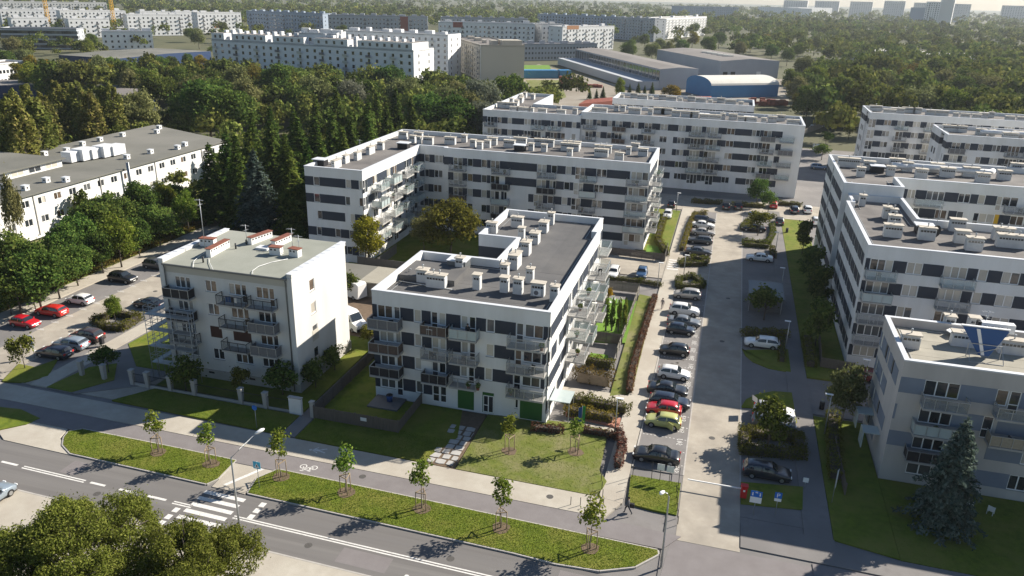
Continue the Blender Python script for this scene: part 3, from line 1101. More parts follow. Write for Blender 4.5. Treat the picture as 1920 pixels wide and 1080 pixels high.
# entrance side at ground level: green panels, door, canopy, house number
for (x0, x1, z0, z1) in ((-25.6, -23.7, 0.25, 2.7), (-22.7, -21.4, 0.25, 2.75), (-18.4, -15.9, 0.25, 2.5)):
    B1.part('panel', panel_mesh(x1 - x0, z1 - z0, 'panel_green'), (x0 - B1.loc.x, -0.004, z0))
for x in (-22.6,):
    d = B1.part('door', frame_mesh(1.2, 2.1, 2, True), (x - B1.loc.x, -0.14, 0.3))
    put('pane', pane_mesh(1.0, 1.9, 'glass_dark'), d, (0.1, -0.01, 0.1))
mb = MB().mat('glass_frost')
mb.box(10.2, 0.6, 2.6, 12.5, 3.4, 2.68)
mb.mat('galv')
for x, y in ((10.3, 0.7), (12.4, 0.7), (10.3, 3.3), (12.4, 3.3)):
    mb.box(x - .04, y - .04, 0, x + .04, y + .04, 2.6)
B1.part('entrance_canopy', mb.mesh('entrance_canopy'))
B1.done()

# ---------------------------------------------------------------- long block behind it
B2 = Building('apartment_block', 'white five storey block with a left wing right behind the middle block', 'apartment block', (-40, 138), 16.2, seed=9)
B2.facade((-67.4, 114.0), (-56.8, 114.0), ['D1.6 W1.1:m D4.8 W1.0:c D1.4 W1.1:b D.5', 'D1.5 W1.1:d D4.7 W.9 g1.6 W.9 D.6', 'g1.9 W.9:d D4.3 g.9 W.9:m D1.4 W.9:d', 'D1.6 W.9 D2.6 W1 D1.6 W1 D1', 'D1.6 W.9 D4.6 W1 D1.2 W1'])
rr, bb = auto_rows(24.8, 5, 21)
B2.facade((-56.8, 114.0), (-56.8, 138.8), rr, [(3.0 + 5.4 * i, 6.6 + 5.4 * i, k, ('clear', 'frost', 'mesh', 'clear')[(i + k) % 4], 1.9) for i in range(4) for k in range(4)])
B2.facade((-56.8, 138.8), (-51.5, 138.8), ['D1.0 W1.0 D1.1 W1.7:c D.4', 'D1.0 W.9:d D1.1 W1.7:d', 'D.7 W1 D1.1 W1.7', 'D.7 W1 D1 W1 D1.2', 'D2 W1 D1'])
B2.facade((-51.5, 138.8), (-51.5, 138.0))
f2 = 'D1.9 R1.8 D1.0 W1.1 D1.7 W1.1 D.7 R1.8 D7.2 R1.8 D.9 W1.1 D1.6 W1.1 D.7 R1.8 D2.1 W1.9 D4.2 g.2 R.9 W2.2 D.3'
f2b = 'g.8 D1.1 R1.8 D1.0 W1.1 D1.7 W1.1 D.7 R1.8 g1.1 D6.1 R1.8 D.7 W1.2 D1.5 W1.1 D.7 R1.8 D2.0 W1.8 D4.3 g.2 W.8 W2.2 D.4'
f2c = 'g.9 D1.0 R1.8 D1.0 W1.1 D1.7 W1.1 D.7 R1.8 g.4 D.5 W.6:d g4.2 D1.0 R1.8 D.9 W1.1 D1.6 W1.1 D.7 R1.8 D2.1 W1.9 D4.2 g.2 R.9 W2.2'
f2d = 'D1.9 R1.8 D1.0 W1.1 g1.7 W1.1 D.7 R1.8 D.9 W.6:d g4.2 D1.2 R1.8 g.9 W1.1 D1.6 W1.1 D.7 R1.8 D2.1 W1.9 D4.2 g.2 R.9 W2.2 D.3'
bal2 = []
for x0, x1, sts in ((1.4, 4.6, ('mesh', 'mesh', 'brown', 'dark')), (9.9, 13.2, ('mesh', 'dark', 'frost', 'dark')), (18.6, 22.0, ('mesh', 'dark', 'mesh', 'clear')), (26.6, 29.6, ('clear', 'frost', 'mesh', 'mesh')), (35.0, 39.0, ('mesh', 'clear', 'clear', 'frost'))):
    for k, st in enumerate(sts):
        bal2.append((x0, min(x1, 38.95), k, st))
B2.facade((-51.5, 138.0), (-12.5, 138.0), [f2, f2b, f2c, f2d, f2c], bal2)
B2.facade((-12.5, 138.0), (-12.5, 154.2), ['D1 W1 D2 W1 D2 R1.8 D2 W1 D2'] * 5, [(0.2, 3.2, k, 'mesh', 1.9) for k in range(4)] + [(8, 11, k, 'clear', 1.6) for k in range(4)])
B2.facade((-12.5, 154.2), (-66.9, 154.2), ['D52'] * 5)
B2.facade((-66.9, 154.2), (-67.4, 114.0), ['D3 W1.2 D5 W1.2 D5 W1.2 D5 W1.2 D5 W1.2 D5 W1.2 D2'] * 5)
B2.roof([(-67.4, 114.0), (-56.8, 114.0), (-56.8, 138.8), (-51.5, 138.8), (-51.5, 138.0), (-12.5, 138.0), (-12.5, 154.2), (-66.9, 154.2)])
for (x, y), w, d, n in (((-63.4, 117.8), .6, 2.6, 1), ((-63.7, 121.9), .6, 1.6, 1), ((-63.1, 125.2), .7, 1.8, 1), ((-63.3, 130.9), .7, 2.4, 1), ((-63.3, 135.4), 1.2, .9, 1), ((-63.9, 147.5), 1.8, .8, 1), ((-60.5, 144.4), 1.2, .9, 1), ((-60.8, 148.2), 1.8, .8, 1), ((-58.9, 143.8), .8, .7, 0), ((-57.0, 144.0), 2.0, .9, 1), ((-53.0, 145.7), 2.2, .9, 1), ((-51.2, 149.0), 1.1, .8, 1), ((-47.9, 144.8), 1.1, .9, 0), ((-46.0, 143.2), 1.1, .9, 0), ((-45.1, 145.3), 1.2, .9, 1), ((-45.1, 148.4), 2.0, .8, 1), ((-41.1, 147.0), 2.2, .9, 1), ((-39.9, 150.6), 2.6, .8, 2), ((-36.3, 145.5), 1.0, .8, 0), ((-35.0, 150.8), 4.0, .8, 2), ((-33.7, 145.4), 1.1, .8, 0), ((-29.2, 148.4), 3.6, .9, 2), ((-29.3, 150.7), 3.4, .8, 2), ((-28.2, 143.1), 1.0, .8, 0), ((-22.5, 144.9), 2.6, .9, 2), ((-22.8, 148.7), 3.2, .8, 2), ((-18.8, 142.7), 1.6, .8, 1), ((-17.9, 149.0), .9, .8, 0), ((-17.2, 153.4), 1.5, .8, 1), ((-15.1, 148.5), 1.8, .9, 0)):
    B2.chimney(x, y, w, d, 1.5, 15.45, n)
mb = MB().mat('mat_black')
mb.box(-1.0, -0.8, 0, 1.0, 0.8, 1.1)
mb.mat('parapet_cap')
mb.box(-1.2, -1.0, 1.1, 1.2, 1.0, 1.22)
_hm = mb.mesh('roof_hatch')
for x, y in ((-38.3, 144.6), (-59.7, 138.0), (-66.7, 118.4)):
    B2.part('roof_hatch', _hm, (x - B2.loc.x, y - B2.loc.y, 15.45))
B2.done()

# ---------------------------------------------------------------- block at the far end of the drive
B3 = Building('apartment_block', 'long white five storey block with dark window bands across the far end of the drive', 'apartment block', (-10, 191), 16.2, seed=14)
for sg, (xa, xb, y) in enumerate(((-60.4, -35.2, 190.2), (-35.2, 17.0, 191.0))):
    HH = 16.2 if sg == 0 else 17.0
    rr, bb = auto_rows(xb - xa, 5, 31 + sg)
    if sg == 1:
        rr = [x.rsplit(' ', 4)[0] for x in rr]
    B3.facade((xa, y), (xb, y), rr, [b for b in bb], H=HH)
B3.facade((17.0, 191.0), (17.0, 206.4), ['D2 W1 D2 R1.8 D2 W1 D2'] * 5, H=17.0)
B3.facade((17.0, 206.4), (-35.2, 206.4), ['D40'] * 5, H=17.0)
B3.facade((-35.2, 206.4), (-35.2, 191.0), H=17.0)
B3.facade((-35.2, 190.2), (-35.2, 206.0))
B3.facade((-35.2, 206.0), (-50.8, 206.0))
B3.facade((-50.8, 206.0), (-50.8, 228.4), ['D2 W1 D4 W1 D4 W1'] * 5)
B3.facade((-50.8, 228.4), (-60.4, 228.4), ['D9'] * 5)
B3.facade((-60.4, 228.4), (-60.4, 190.2), ['D4 W1 D6 W1 D6 W1 D6'] * 5)
B3.roof([(-60.4, 190.2), (-35.2, 190.2), (-35.2, 206.0), (-50.8, 206.0), (-50.8, 228.4), (-60.4, 228.4)])
B3.roof([(-35.2, 191.0), (17.0, 191.0), (17.0, 206.4), (-35.2, 206.4)], 17.0)
_c = random.Random(5)
for i in range(9):
    B3.chimney(-58.6 + i * 2.6 + _c.uniform(-.4, .4), 193.5 + _c.choice((0, 3.5, 7)), _c.choice((1.2, 2.2, 3.4)), .9, 1.5, 15.45, 1)
for i in range(7):
    B3.chimney(-58.0 + _c.uniform(-.3, 3), 206 + i * 3.0, 1.0, 1.6, 1.5, 15.45, 1)
for i in range(22):
    B3.chimney(-33 + i * 2.25 + _c.uniform(-.4, .4), 195 + _c.choice((0, 3.4, 6.8)), _c.choice((1.2, 2.0, 2.8)), .9, 1.5, 16.25, 1)
for x in (-6, 4.5):
    B3.part('roof_hatch', _hm, (x + 10, 7, 16.25))
B3.done()

B3b = Building('apartment_block', 'flat roofed white block half hidden behind the block at the far end', 'apartment block', (-14, 228), 16.2, seed=15, joined=True)
B3b.facade((-33.2, 228.4), (6.3, 228.4), *auto_rows(39.5, 5, 41))
B3b.facade((6.3, 228.4), (6.3, 243), ['D2 W1 D4 W1 D4'] * 5)
B3b.facade((6.3, 243), (-33.2, 243))
B3b.facade((-33.2, 243), (-33.2, 228.4))
B3b.roof([(-33.2, 228.4), (6.3, 228.4), (6.3, 243), (-33.2, 243)])
for i in range(13):
    B3b.chimney(-31 + i * 2.8, 232 + (i * 5 % 3) * 3, (1.2, 2.2, 3.0)[i % 3], .9, 1.4, 15.45, 1)
B3b.done()

# ---------------------------------------------------------------- big block on the right with a courtyard
B4 = Building('apartment_block', 'white block with a stepped C-shaped roof and dark bands at the right edge', 'apartment block', (18.2, 98.9), 16.2, seed=23)
f4 = 'D.5 g.05 W2.6:b D1.5 g.05 W1.75:b D2.3 W2.6:b D1.1 g.1 W1.0:b D1.5 W1.9:c D2.1 R2.6 D1.4 W1.8 D2.2 W1.0 D1.4 W1.9 D2 R2.6 D1.5'
f4b = 'D.5 g.05 W2.6:m D1.5 g.05 W1.75:c g.05 D2.2 W2.6:c D1.1 g.1 W1.0:b D1.5 W1.9:c D2.1 R2.6 g1.4 W1.8 D2.2 W1.0 D1.4 W1.9 D2 R2.6 D1.5'
f4c = 'D.5 g.05 W2.6:m D1.4 g.05 W1.75:b g2.5 R2.6:w D1.1 g.1 W1.0:b D1.5 W1.9:c D2.1 R2.6 D1.4 W1.8 D2.2 W1.0 D1.4 W1.9 D2 R2.6 D1.5'
bal4 = []
for x0, x1, sts in ((.15, 3.6, ('clear', 'frost', 'mesh', 'mesh')), (8.6, 12.2, ('clear', 'mesh', 'mesh', 'clear')), (20.2, 23.6, ('mesh', 'frost', 'mesh', 'mesh')), (33.5, 37, ('mesh',) * 4)):
    for k, st in enumerate(sts):
        bal4.append((x0, x1, k, st, 1.5))
B4.facade((18.2, 98.9), (58, 98.9), [f4, f4b, f4c, f4b, f4], bal4)
B4.facade((58, 98.9), (58, 114.6))
B4.facade((58, 114.6), (26.8, 114.6), ['D30'] * 5)
B4.facade((26.8, 114.6), (26.8, 126.9), ['D2 W1 D5 W1'] * 5)
dk = 'D1.2 W.8:k D2.4 W.8:k D1.6 W.8:k D3.0 W.8:k D1.4 W.8:k D2.6 W.8:k D2.2 W.8:k D1.4'
B4.facade((18.2, 121.8), (18.2, 98.9), [dk] * 5)
B4.facade((19.0, 126.9), (19.0, 121.8), ['D5.1'] * 5, H=16.2)
B4.facade((19.0, 121.8), (18.2, 121.8))
H4 = 17.8
B4.facade((18.2, 126.9), (26.8, 126.9), H=H4, zb=0)
B4.facade((26.8, 126.9), (26.8, 134.0), H=H4, zb=0)
b4 = 'D2.0 W1.2:b D1.6 W2.6:m D2.0 W1.7:d D1.1 W1.0:b D1.6 R.8 W2.2:d g1 D1.6 W1.9 D2 R2.4 D2 W1.9 D1.6 W2 D2'
b4b = 'D1.6 R2.6 D2.4 W1.7:w g.2 D1.2 W1.0 g1.4 R.8:d W2.2 Y.6 D1.6 W1.9 g2 R2.4 D2 W1.9 D1.6 W2 D2'
bal4b = [(a, b, k, st) for a, b, sts in ((3.2, 7.2, ('clear', 'mesh', 'mesh', 'mesh')), (16.0, 19.4, ('mesh', 'mesh', 'clear', 'mesh'))) for k, st in enumerate(sts)]
B4.facade((26.8, 134.0), (70, 134.0), [b4, b4b, b4, b4b, b4], bal4b, H=H4)
B4.facade((70, 134.0), (70, 151))
B4.facade((70, 151), (18.2, 151), H=H4)
for ya, yb in ((151.0, 142.2), (141.0, 127.0)):
    B4.facade((18.2, ya), (18.2, yb), ['D1.6 W.8:k D2 W.8:k D8'] * 5, H=H4)
B4.facade((19.0, 142.2), (19.0, 141.0), ['g.1'] * 5, H=H4)
B4.facade((18.2, 142.2), (19.0, 142.2), H=H4)
B4.facade((19.0, 141.0), (18.2, 141.0), H=H4)
B4.roof([(18.2, 98.9), (58, 98.9), (58, 114.6), (26.8, 114.6), (26.8, 126.9), (19.0, 126.9), (19.0, 121.8), (18.2, 121.8)], drop=0.9)
B4.roof([(18.2, 127.0), (26.8, 127.0), (26.8, 134.0), (70, 134.0), (70, 151), (18.2, 151)], H4, drop=0.9)
for (x, y), w, d, n in (((20.6, 123.2), .9, .9, 1), ((19.6, 129.4), .8, .8, 1), ((23.0, 116.9), 1.0, 1.2, 1), ((23.7, 115.9), .9, .9, 1), ((23.2, 112.1), 1.5, 1.0, 1), ((22.2, 107.0), 2.2, 1.0, 1), ((26.3, 107.2), 2.0, 1.0, 1), ((31.2, 113.1), 1.9, 1.0, 0), ((30.4, 107.2), 1.7, 1.0, 0), ((31.1, 104.2), 1.9, 1.0, 1), ((36.0, 110.5), 2.4, 1.0, 2), ((36.2, 107.2), 3.6, 1.0, 2)):
    B4.chimney(x, y, w, d, 1.7, 15.35, n)
for (x, y), w, n in (((20.9, 145.1), 3.6, 1), ((21.9, 137.3), 1.2, 1), ((24.0, 143.5), 1.8, 1), ((29.1, 147.9), 2.4, 1), ((26.9, 140.2), 1.2, 1), ((30.3, 145.1), 1.6, 1), ((31.5, 139.8), 1.8, 1), ((35.1, 146.1), 2.0, 1), ((36.0, 142.5), 2.2, 1), ((40.0, 144.5), 2.4, 1), ((40.7, 140.1), 2.0, 1), ((44.8, 143.8), 2.0, 1), ((48.9, 151.6), 2.0, 1)):
    B4.chimney(x, y, w, 1.0, 1.6, 16.92, n)
for (x, y), z in (((26.6, 110.4), 15.35), ((25.1, 142.1), 16.92)):
    B4.part('roof_hatch', _hm, (x - B4.loc.x, y - B4.loc.y, z))
mb = MB().mat('white_metal')                            # silver air duct and its bends
mb.tube([(12, 46.0, 17.9), (13, 46.0, 17.9), (20, 45.5, 17.9), (24.5, 45.3, 17.9), (25.3, 46.5, 17.9)], 0.5, 8)
mb.tube([(9.5, 45.8, 17.8), (12.4, 45.9, 17.8)], 0.55, 8)
B4.part('air_duct', mb.mesh('air_duct'))
B4.done()

# ---------------------------------------------------------------- grey block at the right bottom corner
B5 = Building('apartment_block', 'pale grey block with blue grey panels and a pale roof in the bottom right corner', 'apartment block', (18.3, 72.4), 13.0, wall='render_warm', panel='render_bluegray', seed=31, fh=2.85, top=1.7, wh=1.6)
p5 = 'D2.1 W3.0:d D3.0 W1.0:w g.1 R.9:d D1.8 W1.4:c D1.6 W1.0 D2 R2.4 D2 W2 D1.6 W1.6 D2'
p5b = 'D.2 g2.0 W2.8:d D2.6 R.9:d g.3 D2.9 W1.5:b D2 W1.0 D2 R2.4 D2 W2 D1.6'
p5c = 'D2.2 W2.7:d D1.2 g2.4 D3.0 W1.6:d D2.4 W1.0 D2 R2.4 D2 W2 D1.6'
p5d = 'g2.2 W2.2:m g1.6 D5 W1.6:d D2.4 W1.0 D2 R2.4 D2 W2 D1.6'
bal5 = [(2.0, 5.8, 0, 'mesh'), (8.1, 11.6, 0, 'mesh'), (1.7, 6.0, 1, 'frost'), (8.1, 11.8, 1, 'cream'), (1.6, 6.0, 2, 'dark'), (17, 20, 0, 'mesh'), (17, 20, 1, 'mesh')]
B5.facade((18.3, 72.4), (58, 72.4), [p5, p5b, p5c, p5d], bal5)
B5.facade((58, 72.4), (58, 83.6))
B5.facade((58, 83.6), (18.3, 83.6), ['D38'] * 4)
q5 = 'D.6 W.9:b D2.0 W.8:k D.6 g.6 D1.6 W.8:k D2'
B5.facade((18.3, 83.6), (18.3, 72.4), [q5, 'D.6 W.9 D2.2 W.8 D2', 'D2 W.9:b D2 W.8:k D3', 'D2 W.8:k D3'])
B5.roof([(18.3, 72.4), (58, 72.4), (58, 83.6), (18.3, 83.6)], m='roof_felt_pale', drop=0.85)
for i in range(10):
    mb = MB().mat('roof_felt_pale')
    mb.box(0, 0, 0, 38.6, 0.98, 0.012 + 0.008 * (i % 2))
    B5.part('felt_strip', mb.mesh('felt_strip'), (0.5, 0.55 + i * 1.0, 13 - 0.85))
for (x, y), w, d, n in (((19.7, 77.7), 1.7, .9, 1), ((24.6, 84.2), 1.0, .9, 1), ((27.0, 84.6), 1.0, .9, 0), ((25.3, 79.9), 2.9, .9, 1), ((29.2, 79.4), 2.5, .9, 1)):
    B5.chimney(x, y, w, d, 1.5, 12.17, n)
for y in (79.2, 75.2):
    mb = MB().mat('glass_frost')
    mb.box(-1.6, y - 72.4, 1.6, -1.5, y - 70.8, 3.4)
    mb.box(-1.5, y - 72.4, 3.3, -0.02, y - 70.8, 3.4)
    B5.part('glass_screen', mb.mesh('glass_screen'))
B5.done()

# ---------------------------------------------------------------- blocks beyond the big right-hand one
for nm, lab, seed, H, fp in (
    ('B6', 'white block with dark bands farthest back on the right before the wood', 51, 16.2, ((36.2, 229.0), (110, 229.0), (110, 244), (36.2, 244))),
    ('B7', 'white block with a stepped corner beyond the C-shaped roof on the right', 57, 16.2, ((48.2, 197.0), (110, 197.0), (110, 212.5), (48.2, 212.5)))):
    b = Building('apartment_block', lab, 'apartment block', fp[0], H, seed=seed)
    rr, bb = auto_rows(44, 5, seed)
    b.facade(fp[0], fp[1], rr, [x for x in bb if x[1] < 42])
    b.facade(fp[1], fp[2])
    b.facade(fp[2], fp[3])
    x, y0, y1 = fp[0][0], fp[0][1], fp[3][1]
    b.facade((x, y1), (x, y0 + 6.5), ['D1 W1.2:k D2 W1.2:k D4'] + ['g3 W1.4:k g1 W1.4:k'] * 4)
    b.facade((x, y0 + 6.5), (x + 0.9, y0 + 6.5), ['D.9'] + ['g.1'] * 4)
    b.facade((x + 0.9, y0 + 6.5), (x + 0.9, y0 + 3.2), ['D3.3'] + ['g.1'] * 4)
    b.facade((x + 0.9, y0 + 3.2), (x, y0 + 3.2))
    b.facade((x, y0 + 3.2), (x, y0), ['D3.2'] + ['g1.2 W.5:k'] * 4)
    b.roof([fp[0], fp[1], fp[2], fp[3]])
    cr = random.Random(seed)
    for i in range(16):
        b.chimney(x + 3 + i * 2.6 + cr.uniform(-.4, .4), y0 + 4 + cr.choice((0, 3.5, 6.5)), cr.choice((1.2, 2.2, 3.2)), .9, 1.5, H - .75, 1)
    if nm == 'B7':
        mb = MB().mat('white_metal')
        mb.tube([(8, 6, H + .2), (9, 6, H + .3), (17, 6, H + .3), (18, 5, H + .3), (24, 5, H + .3)], .5, 8)
        b.part('air_duct', mb.mesh('air_duct'))
    b.done()

# ---------------------------------------------------------------- older four storey house on the left
B0 = Building('apartment_house', 'older cream four storey house with dark balconies and a grey green flat roof', 'apartment house', (-61.1, 70.3), 14.2, wall='render_old', panel='render_beige', fh=2.85, top=1.5, wh=1.4, seed=77)
o1 = 'g1.75 W1.4:m g.02 R.65:m g1.95 W1.5:w g1.55 W1.6:w g.02 R.7:d g1.2 W1.6:w g.02 R.7:w'
o2 = 'g1.75 W1.4:m g.02 R.65:m g1.95 W1.5:w g1.55 W1.6:w g.02 R.7:w g1.2 W1.6:d g.02 R.7:m'
o3 = 'g1.75 W1.4:m g.02 R.65:m g1.95 S1.5 g1.55 S2.32 g1.2 W1.6:w g.02 R.7:d'
o4 = 'g1.75 W2.05:m g1.95 W1.5:d g1.55 W2.3:d g1.2 W2.3:d'
bo = []
for x0, x1, sts in ((.85, 4.3, ('dark', 'dark', 'black')), (7.9, 11.2, ('black', 'black', 'black')), (11.65, 15.0, ('black', 'gray', 'gray'))):
    for k, st in enumerate(sts):
        bo.append((x0, x1, k, st, 1.25))
B0.facade((-61.1, 70.3), (-44.1, 70.3), [o1, o2, o3, o4], bo, door_h=2.25)
B0.facade((-44.1, 70.3), (-44.1, 82.8), ['g3.6 W1.1:w', 'g3.6 W1.1:b', 'g3.6 W1.1:m', 'g3.6 W1.1:d'])
B0.facade((-44.1, 82.8), (-61.1, 82.8), ['g2 W1.5 g2 W1.5 g2 W1.5 g2 W1.5'] * 4)
B0.facade((-61.1, 82.8), (-61.1, 70.3), ['g5 W1.1 g3'] * 4)
B0.part('panel', panel_mesh(17.0, 0.9, 'render_beige'), (0, 0, 13.1))
for k, z in enumerate((3.1, 5.95)):
    B0.part('panel', panel_mesh(1.35, 1.35 if k else 1.2, 'render_beige'), (17.0, 3.48, (5.25 if k else 2.0) - 0.2), R(90))
mb = MB().mat('concrete')                                # plinth with cellar vents
mb.box(-0.12, -0.12, 0, 17.12, 12.62, 1.25)
mb.mat('mat_black')
for x in (4.9, 7.9, 10.4, 13.6):
    mb.box(x, -0.13, .78, x + .75, -0.11, 1.02)
B0.part('plinth', mb.mesh('plinth'))
for x0, x1 in ((-0.05, 0.55), (16.45, 17.05)):             # gable walls carried above the roof, metal coping
    mb = MB().mat('render_old').box(x0, -0.1, 14.15, x1, 12.6, 14.62)
    mb.box(x0, -0.16, 1.2, x1, -0.004, 14.15)
    mb.mat('parapet_cap').box(x0 - .06, -0.16, 14.62, x1 + .06, 12.66, 14.7)
    for i in range(9):
        mb.box(x0 - .065, 1.2 + i * 1.25, 14.7, x1 + .065, 1.23 + i * 1.25, 14.725)
    B0.part('gable_wall', mb.mesh('gable_wall'))
mb = MB().mat('roof_green')
mb.quad((0.5, -0.25, 14.2), (16.5, -0.25, 14.2), (16.5, 12.7, 14.45), (0.5, 12.7, 14.45))
mb.mat('zinc')
mb.box(0.5, -0.36, 13.98, 16.5, -0.2, 14.19)
B0.part('roof', mb.mesh('roof'))
mb = MB().mat('zinc')
for x in (0.7, 16.3):
    mb.tube([(x, -0.3, 14.0), (x, -0.2, 13.6), (x, -0.18, 0.3)], 0.07)
B0.part('downpipe', mb.mesh('downpipe'))


def brick_stack(px0, px1, w, h, nm='chimney'):
    """long white rendered stack with a red capping"""
    a, b = Vector(B0.rel(px0)), Vector(B0.rel(px1))
    L = (b - a).length
    mb = MB().mat('render_white')
    mb.box(0, -w / 2, -0.1, L, w / 2, h)
    mb.mat('mat_black')
    for i in range(max(1, int(L / .5))):
        mb.box(.15 + i * .5, -w / 2 - .004, h - .35, .4 + i * .5, -w / 2 + .02, h - .15)
    c = B0.part(nm, mb.mesh(nm), (a.x, a.y, 14.3), math.atan2(b.y - a.y, b.x - a.x))
    mb = MB().mat('cap_red')
    n = max(2, int(L / .3))
    for i in range(n):
        mb.box(-.08 + i * (L + .16) / n, -w / 2 - .09, h, -.08 + (i + 1) * (L + .16) / n - .015, w / 2 + .09, h + .09 + .012 * (i % 2))
    put('chimney_cap', mb.mesh('chimney_cap'), c)


brick_stack((-60.2, 76.8), (-58.4, 77.0), .75, .95)
brick_stack((-56.7, 73.3), (-56.9, 77.3), .6, .95)
brick_stack((-54.8, 78.8), (-54.1, 82.3), .6, .95)
brick_stack((-51.4, 78.6), (-51.1, 81.9), .6, .95)
brick_stack((-50.6, 76.7), (-49.2, 76.8), .8, .95)
brick_stack((-48.1, 77.0), (-46.8, 76.8), .75, .95)
mb = MB().mat('parapet_cap')
mb.box(-.8, -.6, 0, .8, .6, .3)
x, y = (-52.4, 78.0)
B0.part('roof_hatch', mb.mesh('roof_hatch'), (x + 61.1, y - 70.3, 14.3))
mb = MB().mat('steel_dark')
for x, y, h in ((*(-55.5, 76.9), .8), (*(-56.2, 71.6), .7), (*(-55.3, 78.8), .7)):
    mb.tube([(x + 61.1, y - 70.3, 14.25), (x + 61.1, y - 70.3, 14.25 + h)], 0.1)
B0.part('vent_pipe', mb.mesh('vent_pipe'))
mb = MB().mat('white_metal')
for pts in ([(-56.0, 69.5), (-57.3, 71.4), (-57.8, 73.2), (-58.0, 74.4)], [(-53.5, 69.6), (-55.4, 71.6), (-56.4, 72.9)], [(-48.6, 69.8), (-49.2, 70.7), (-49.4, 72.2), (-48.8, 74.0), (-47.7, 75.6)]):
    mb.tube([(p[0] + 61.1, p[1] - 70.3, 14.36) for p in pts], 0.035, 4)
B0.part('roof_cable', mb.mesh('roof_cable'))
B0.done()


def antenna(loc, h, label):
    t = thing('antenna_mast', loc, label, 'antenna')
    put('mast', cached(('mast', h), lambda: MB().mat('galv').tube([(0, 0, 0), (0, 0, h)], 0.035).mesh('mast')), t)
    mb = MB().mat('galv')
    for k in range(5):
        mb.obox((-.5 + k * .22, -.3 + .04 * k, h - .15), (-.5 + k * .22, .3 - .04 * k, h - .15), .02, .02)
    mb.obox((-.6, 0, h - .15), (.55, 0, h - .15), .03, .03)
    mb.obox((0, -.4, h - .7), (0, .4, h - .7), .03, .03)
    for k in range(4):
        mb.obox((-.2, -.35 + k * .23, h - .7), (.2, -.35 + k * .23, h - .7), .02, .02)
    put('aerial', mb.mesh('aerial'), t)


antenna((*(-58.9, 75.7), 14.3), 6.2, 'tall thin aerial mast beside the front left red capped chimney stack')
antenna((*(-55.2, 78.8), 14.3), 2.6, 'short aerial with cross bars behind the long red capped chimney')
antenna((*(-49.3, 79.4), 14.3), 2.6, 'aerial with two cross bars beside the small rear chimney on the older house')
antenna((*(-47.7, 78.2), 14.3), 2.2, 'short aerial behind the last red capped chimney near the gable')

# scaffold round the left corner of the older house
sc = thing('scaffold', (-62.3, 68.0, 0), 'grey tube scaffold with decks round the left corner of the older house', 'scaffold')
lev = (0.2, 2.3, 4.4, 6.5, 8.4)
for x in (0.0, 1.0, 3.6, 6.0):
    for y in (0.0, 0.85):
        put('standard', cached('std', lambda: MB().mat('galv').tube([(0, 0, 0), (0, 0, 9.4)], 0.04, 5).mesh('standard')), sc, (x, y, 0))
for y in (2.6, 5.2, 7.8):
    for x in (0.0, 0.85):
        put('standard', CACHE['std'], sc, (x, y, 0))
for i, z in enumerate(lev[1:]):
    for y in (0, .85):
        for dz in (0, .55, 1.05):
            put('ledger', cached('led', lambda: MB().mat('galv').tube([(0, 0, 0), (6.0, 0, 0)], 0.028, 4).mesh('ledger')), sc, (0, y, z + dz))
    for x in (0, .85):
        for dz in (0, .55, 1.05):
            put('ledger', cached('led2', lambda: MB().mat('galv').tube([(0, 0, 0), (0, 7.8, 0)], 0.028, 4).mesh('ledger')), sc, (x, 0, z + dz))
    if i < 4:
        put('deck', cached('deck', lambda: MB().mat('galv').box(0, .05, 0, 6.0, .8, .05).mesh('deck')), sc, (0, 0, z))
        put('deck', cached('deck2', lambda: MB().mat('galv').box(.05, .85, 0, .8, 7.8, .05).mesh('deck')), sc, (0, 0, z))
mb = MB().mat('galv')
for i in range(4):
    mb.obox((3.6, -.02, lev[i] + .1), (6.0, -.02, lev[i + 1]), .04, .04)
    mb.obox((-.02, 2.6, lev[i] + .1), (-.02, 5.2, lev[i + 1]), .04, .04)
put('brace', mb.mesh('brace'), sc)

# ---------------------------------------------------------------- garden walls and fences
def post_fence():
    xs = [-70.8, -67.6, -63.6, -61.5, -58.4, -55.2, -49.1, -46.0]
    t = thing('garden_fence', (-70.8, 66.05, 0), 'dark mesh fence between pale tapered posts in front of the older house', 'fence')

    def pf():
        mb = MB().mat('concrete')
        n = 8
        mb.v += [(-.2, -.2, 0), (.2, -.2, 0), (.2, .2, 0), (-.2, .2, 0), (-.26, -.26, 1.95), (.26, -.26, 1.95), (.26, .26, 1.95), (-.26, .26, 1.95)]
        for f in ((4, 5, 6, 7), (0, 1, 5, 4), (1, 2, 6, 5), (2, 3, 7, 6), (3, 0, 4, 7)):
            mb.face(f)
        mb.box(-.3, -.3, 1.95, .3, .3, 2.05)
        return mb.mesh('post')
    for x in xs:
        put('post', cached('fpost', pf), t, (x + 70.8, 0, 0))
    for a, b in zip(xs, xs[1:]):
        if a == -67.6 or a == -70.8:
            continue
        w = b - a - .5
        mb = MB().mat('concrete').box(0, -.1, 0, w, .1, .35)
        bs = put('base_wall', mb.mesh('base_wall'), t, (a + 70.8 + .25, 0, 0))
        mb = MB().mat('steel_dark')
        for z in (.5, 1.5):
            mb.box(0, -.02, z, w, .02, z + .05)
        for i in range(int(w / .15)):
            mb.box(i * .15 + .05, -.01, .4, i * .15 + .07, .01, 1.6)
        put('fence_panel', mb.mesh('fence_panel'), bs)
    w = MB().mat('concrete').box(-46.0 + 70.8 + .3, -.06, 0, -43.0 + 70.8, .06, .3)
    put('base_wall', w.mesh('base_wall'), t)
    mb = MB().mat('steel_dark')
    for i in range(17):
        mb.box(25.2 + i * .15, -.01, .3, 25.22 + i * .15, .01, 1.6)
    mb.box(25.1, -.02, 1.5, 27.8, .02, 1.55)
    put('fence_panel', mb.mesh('fence_panel'), t)


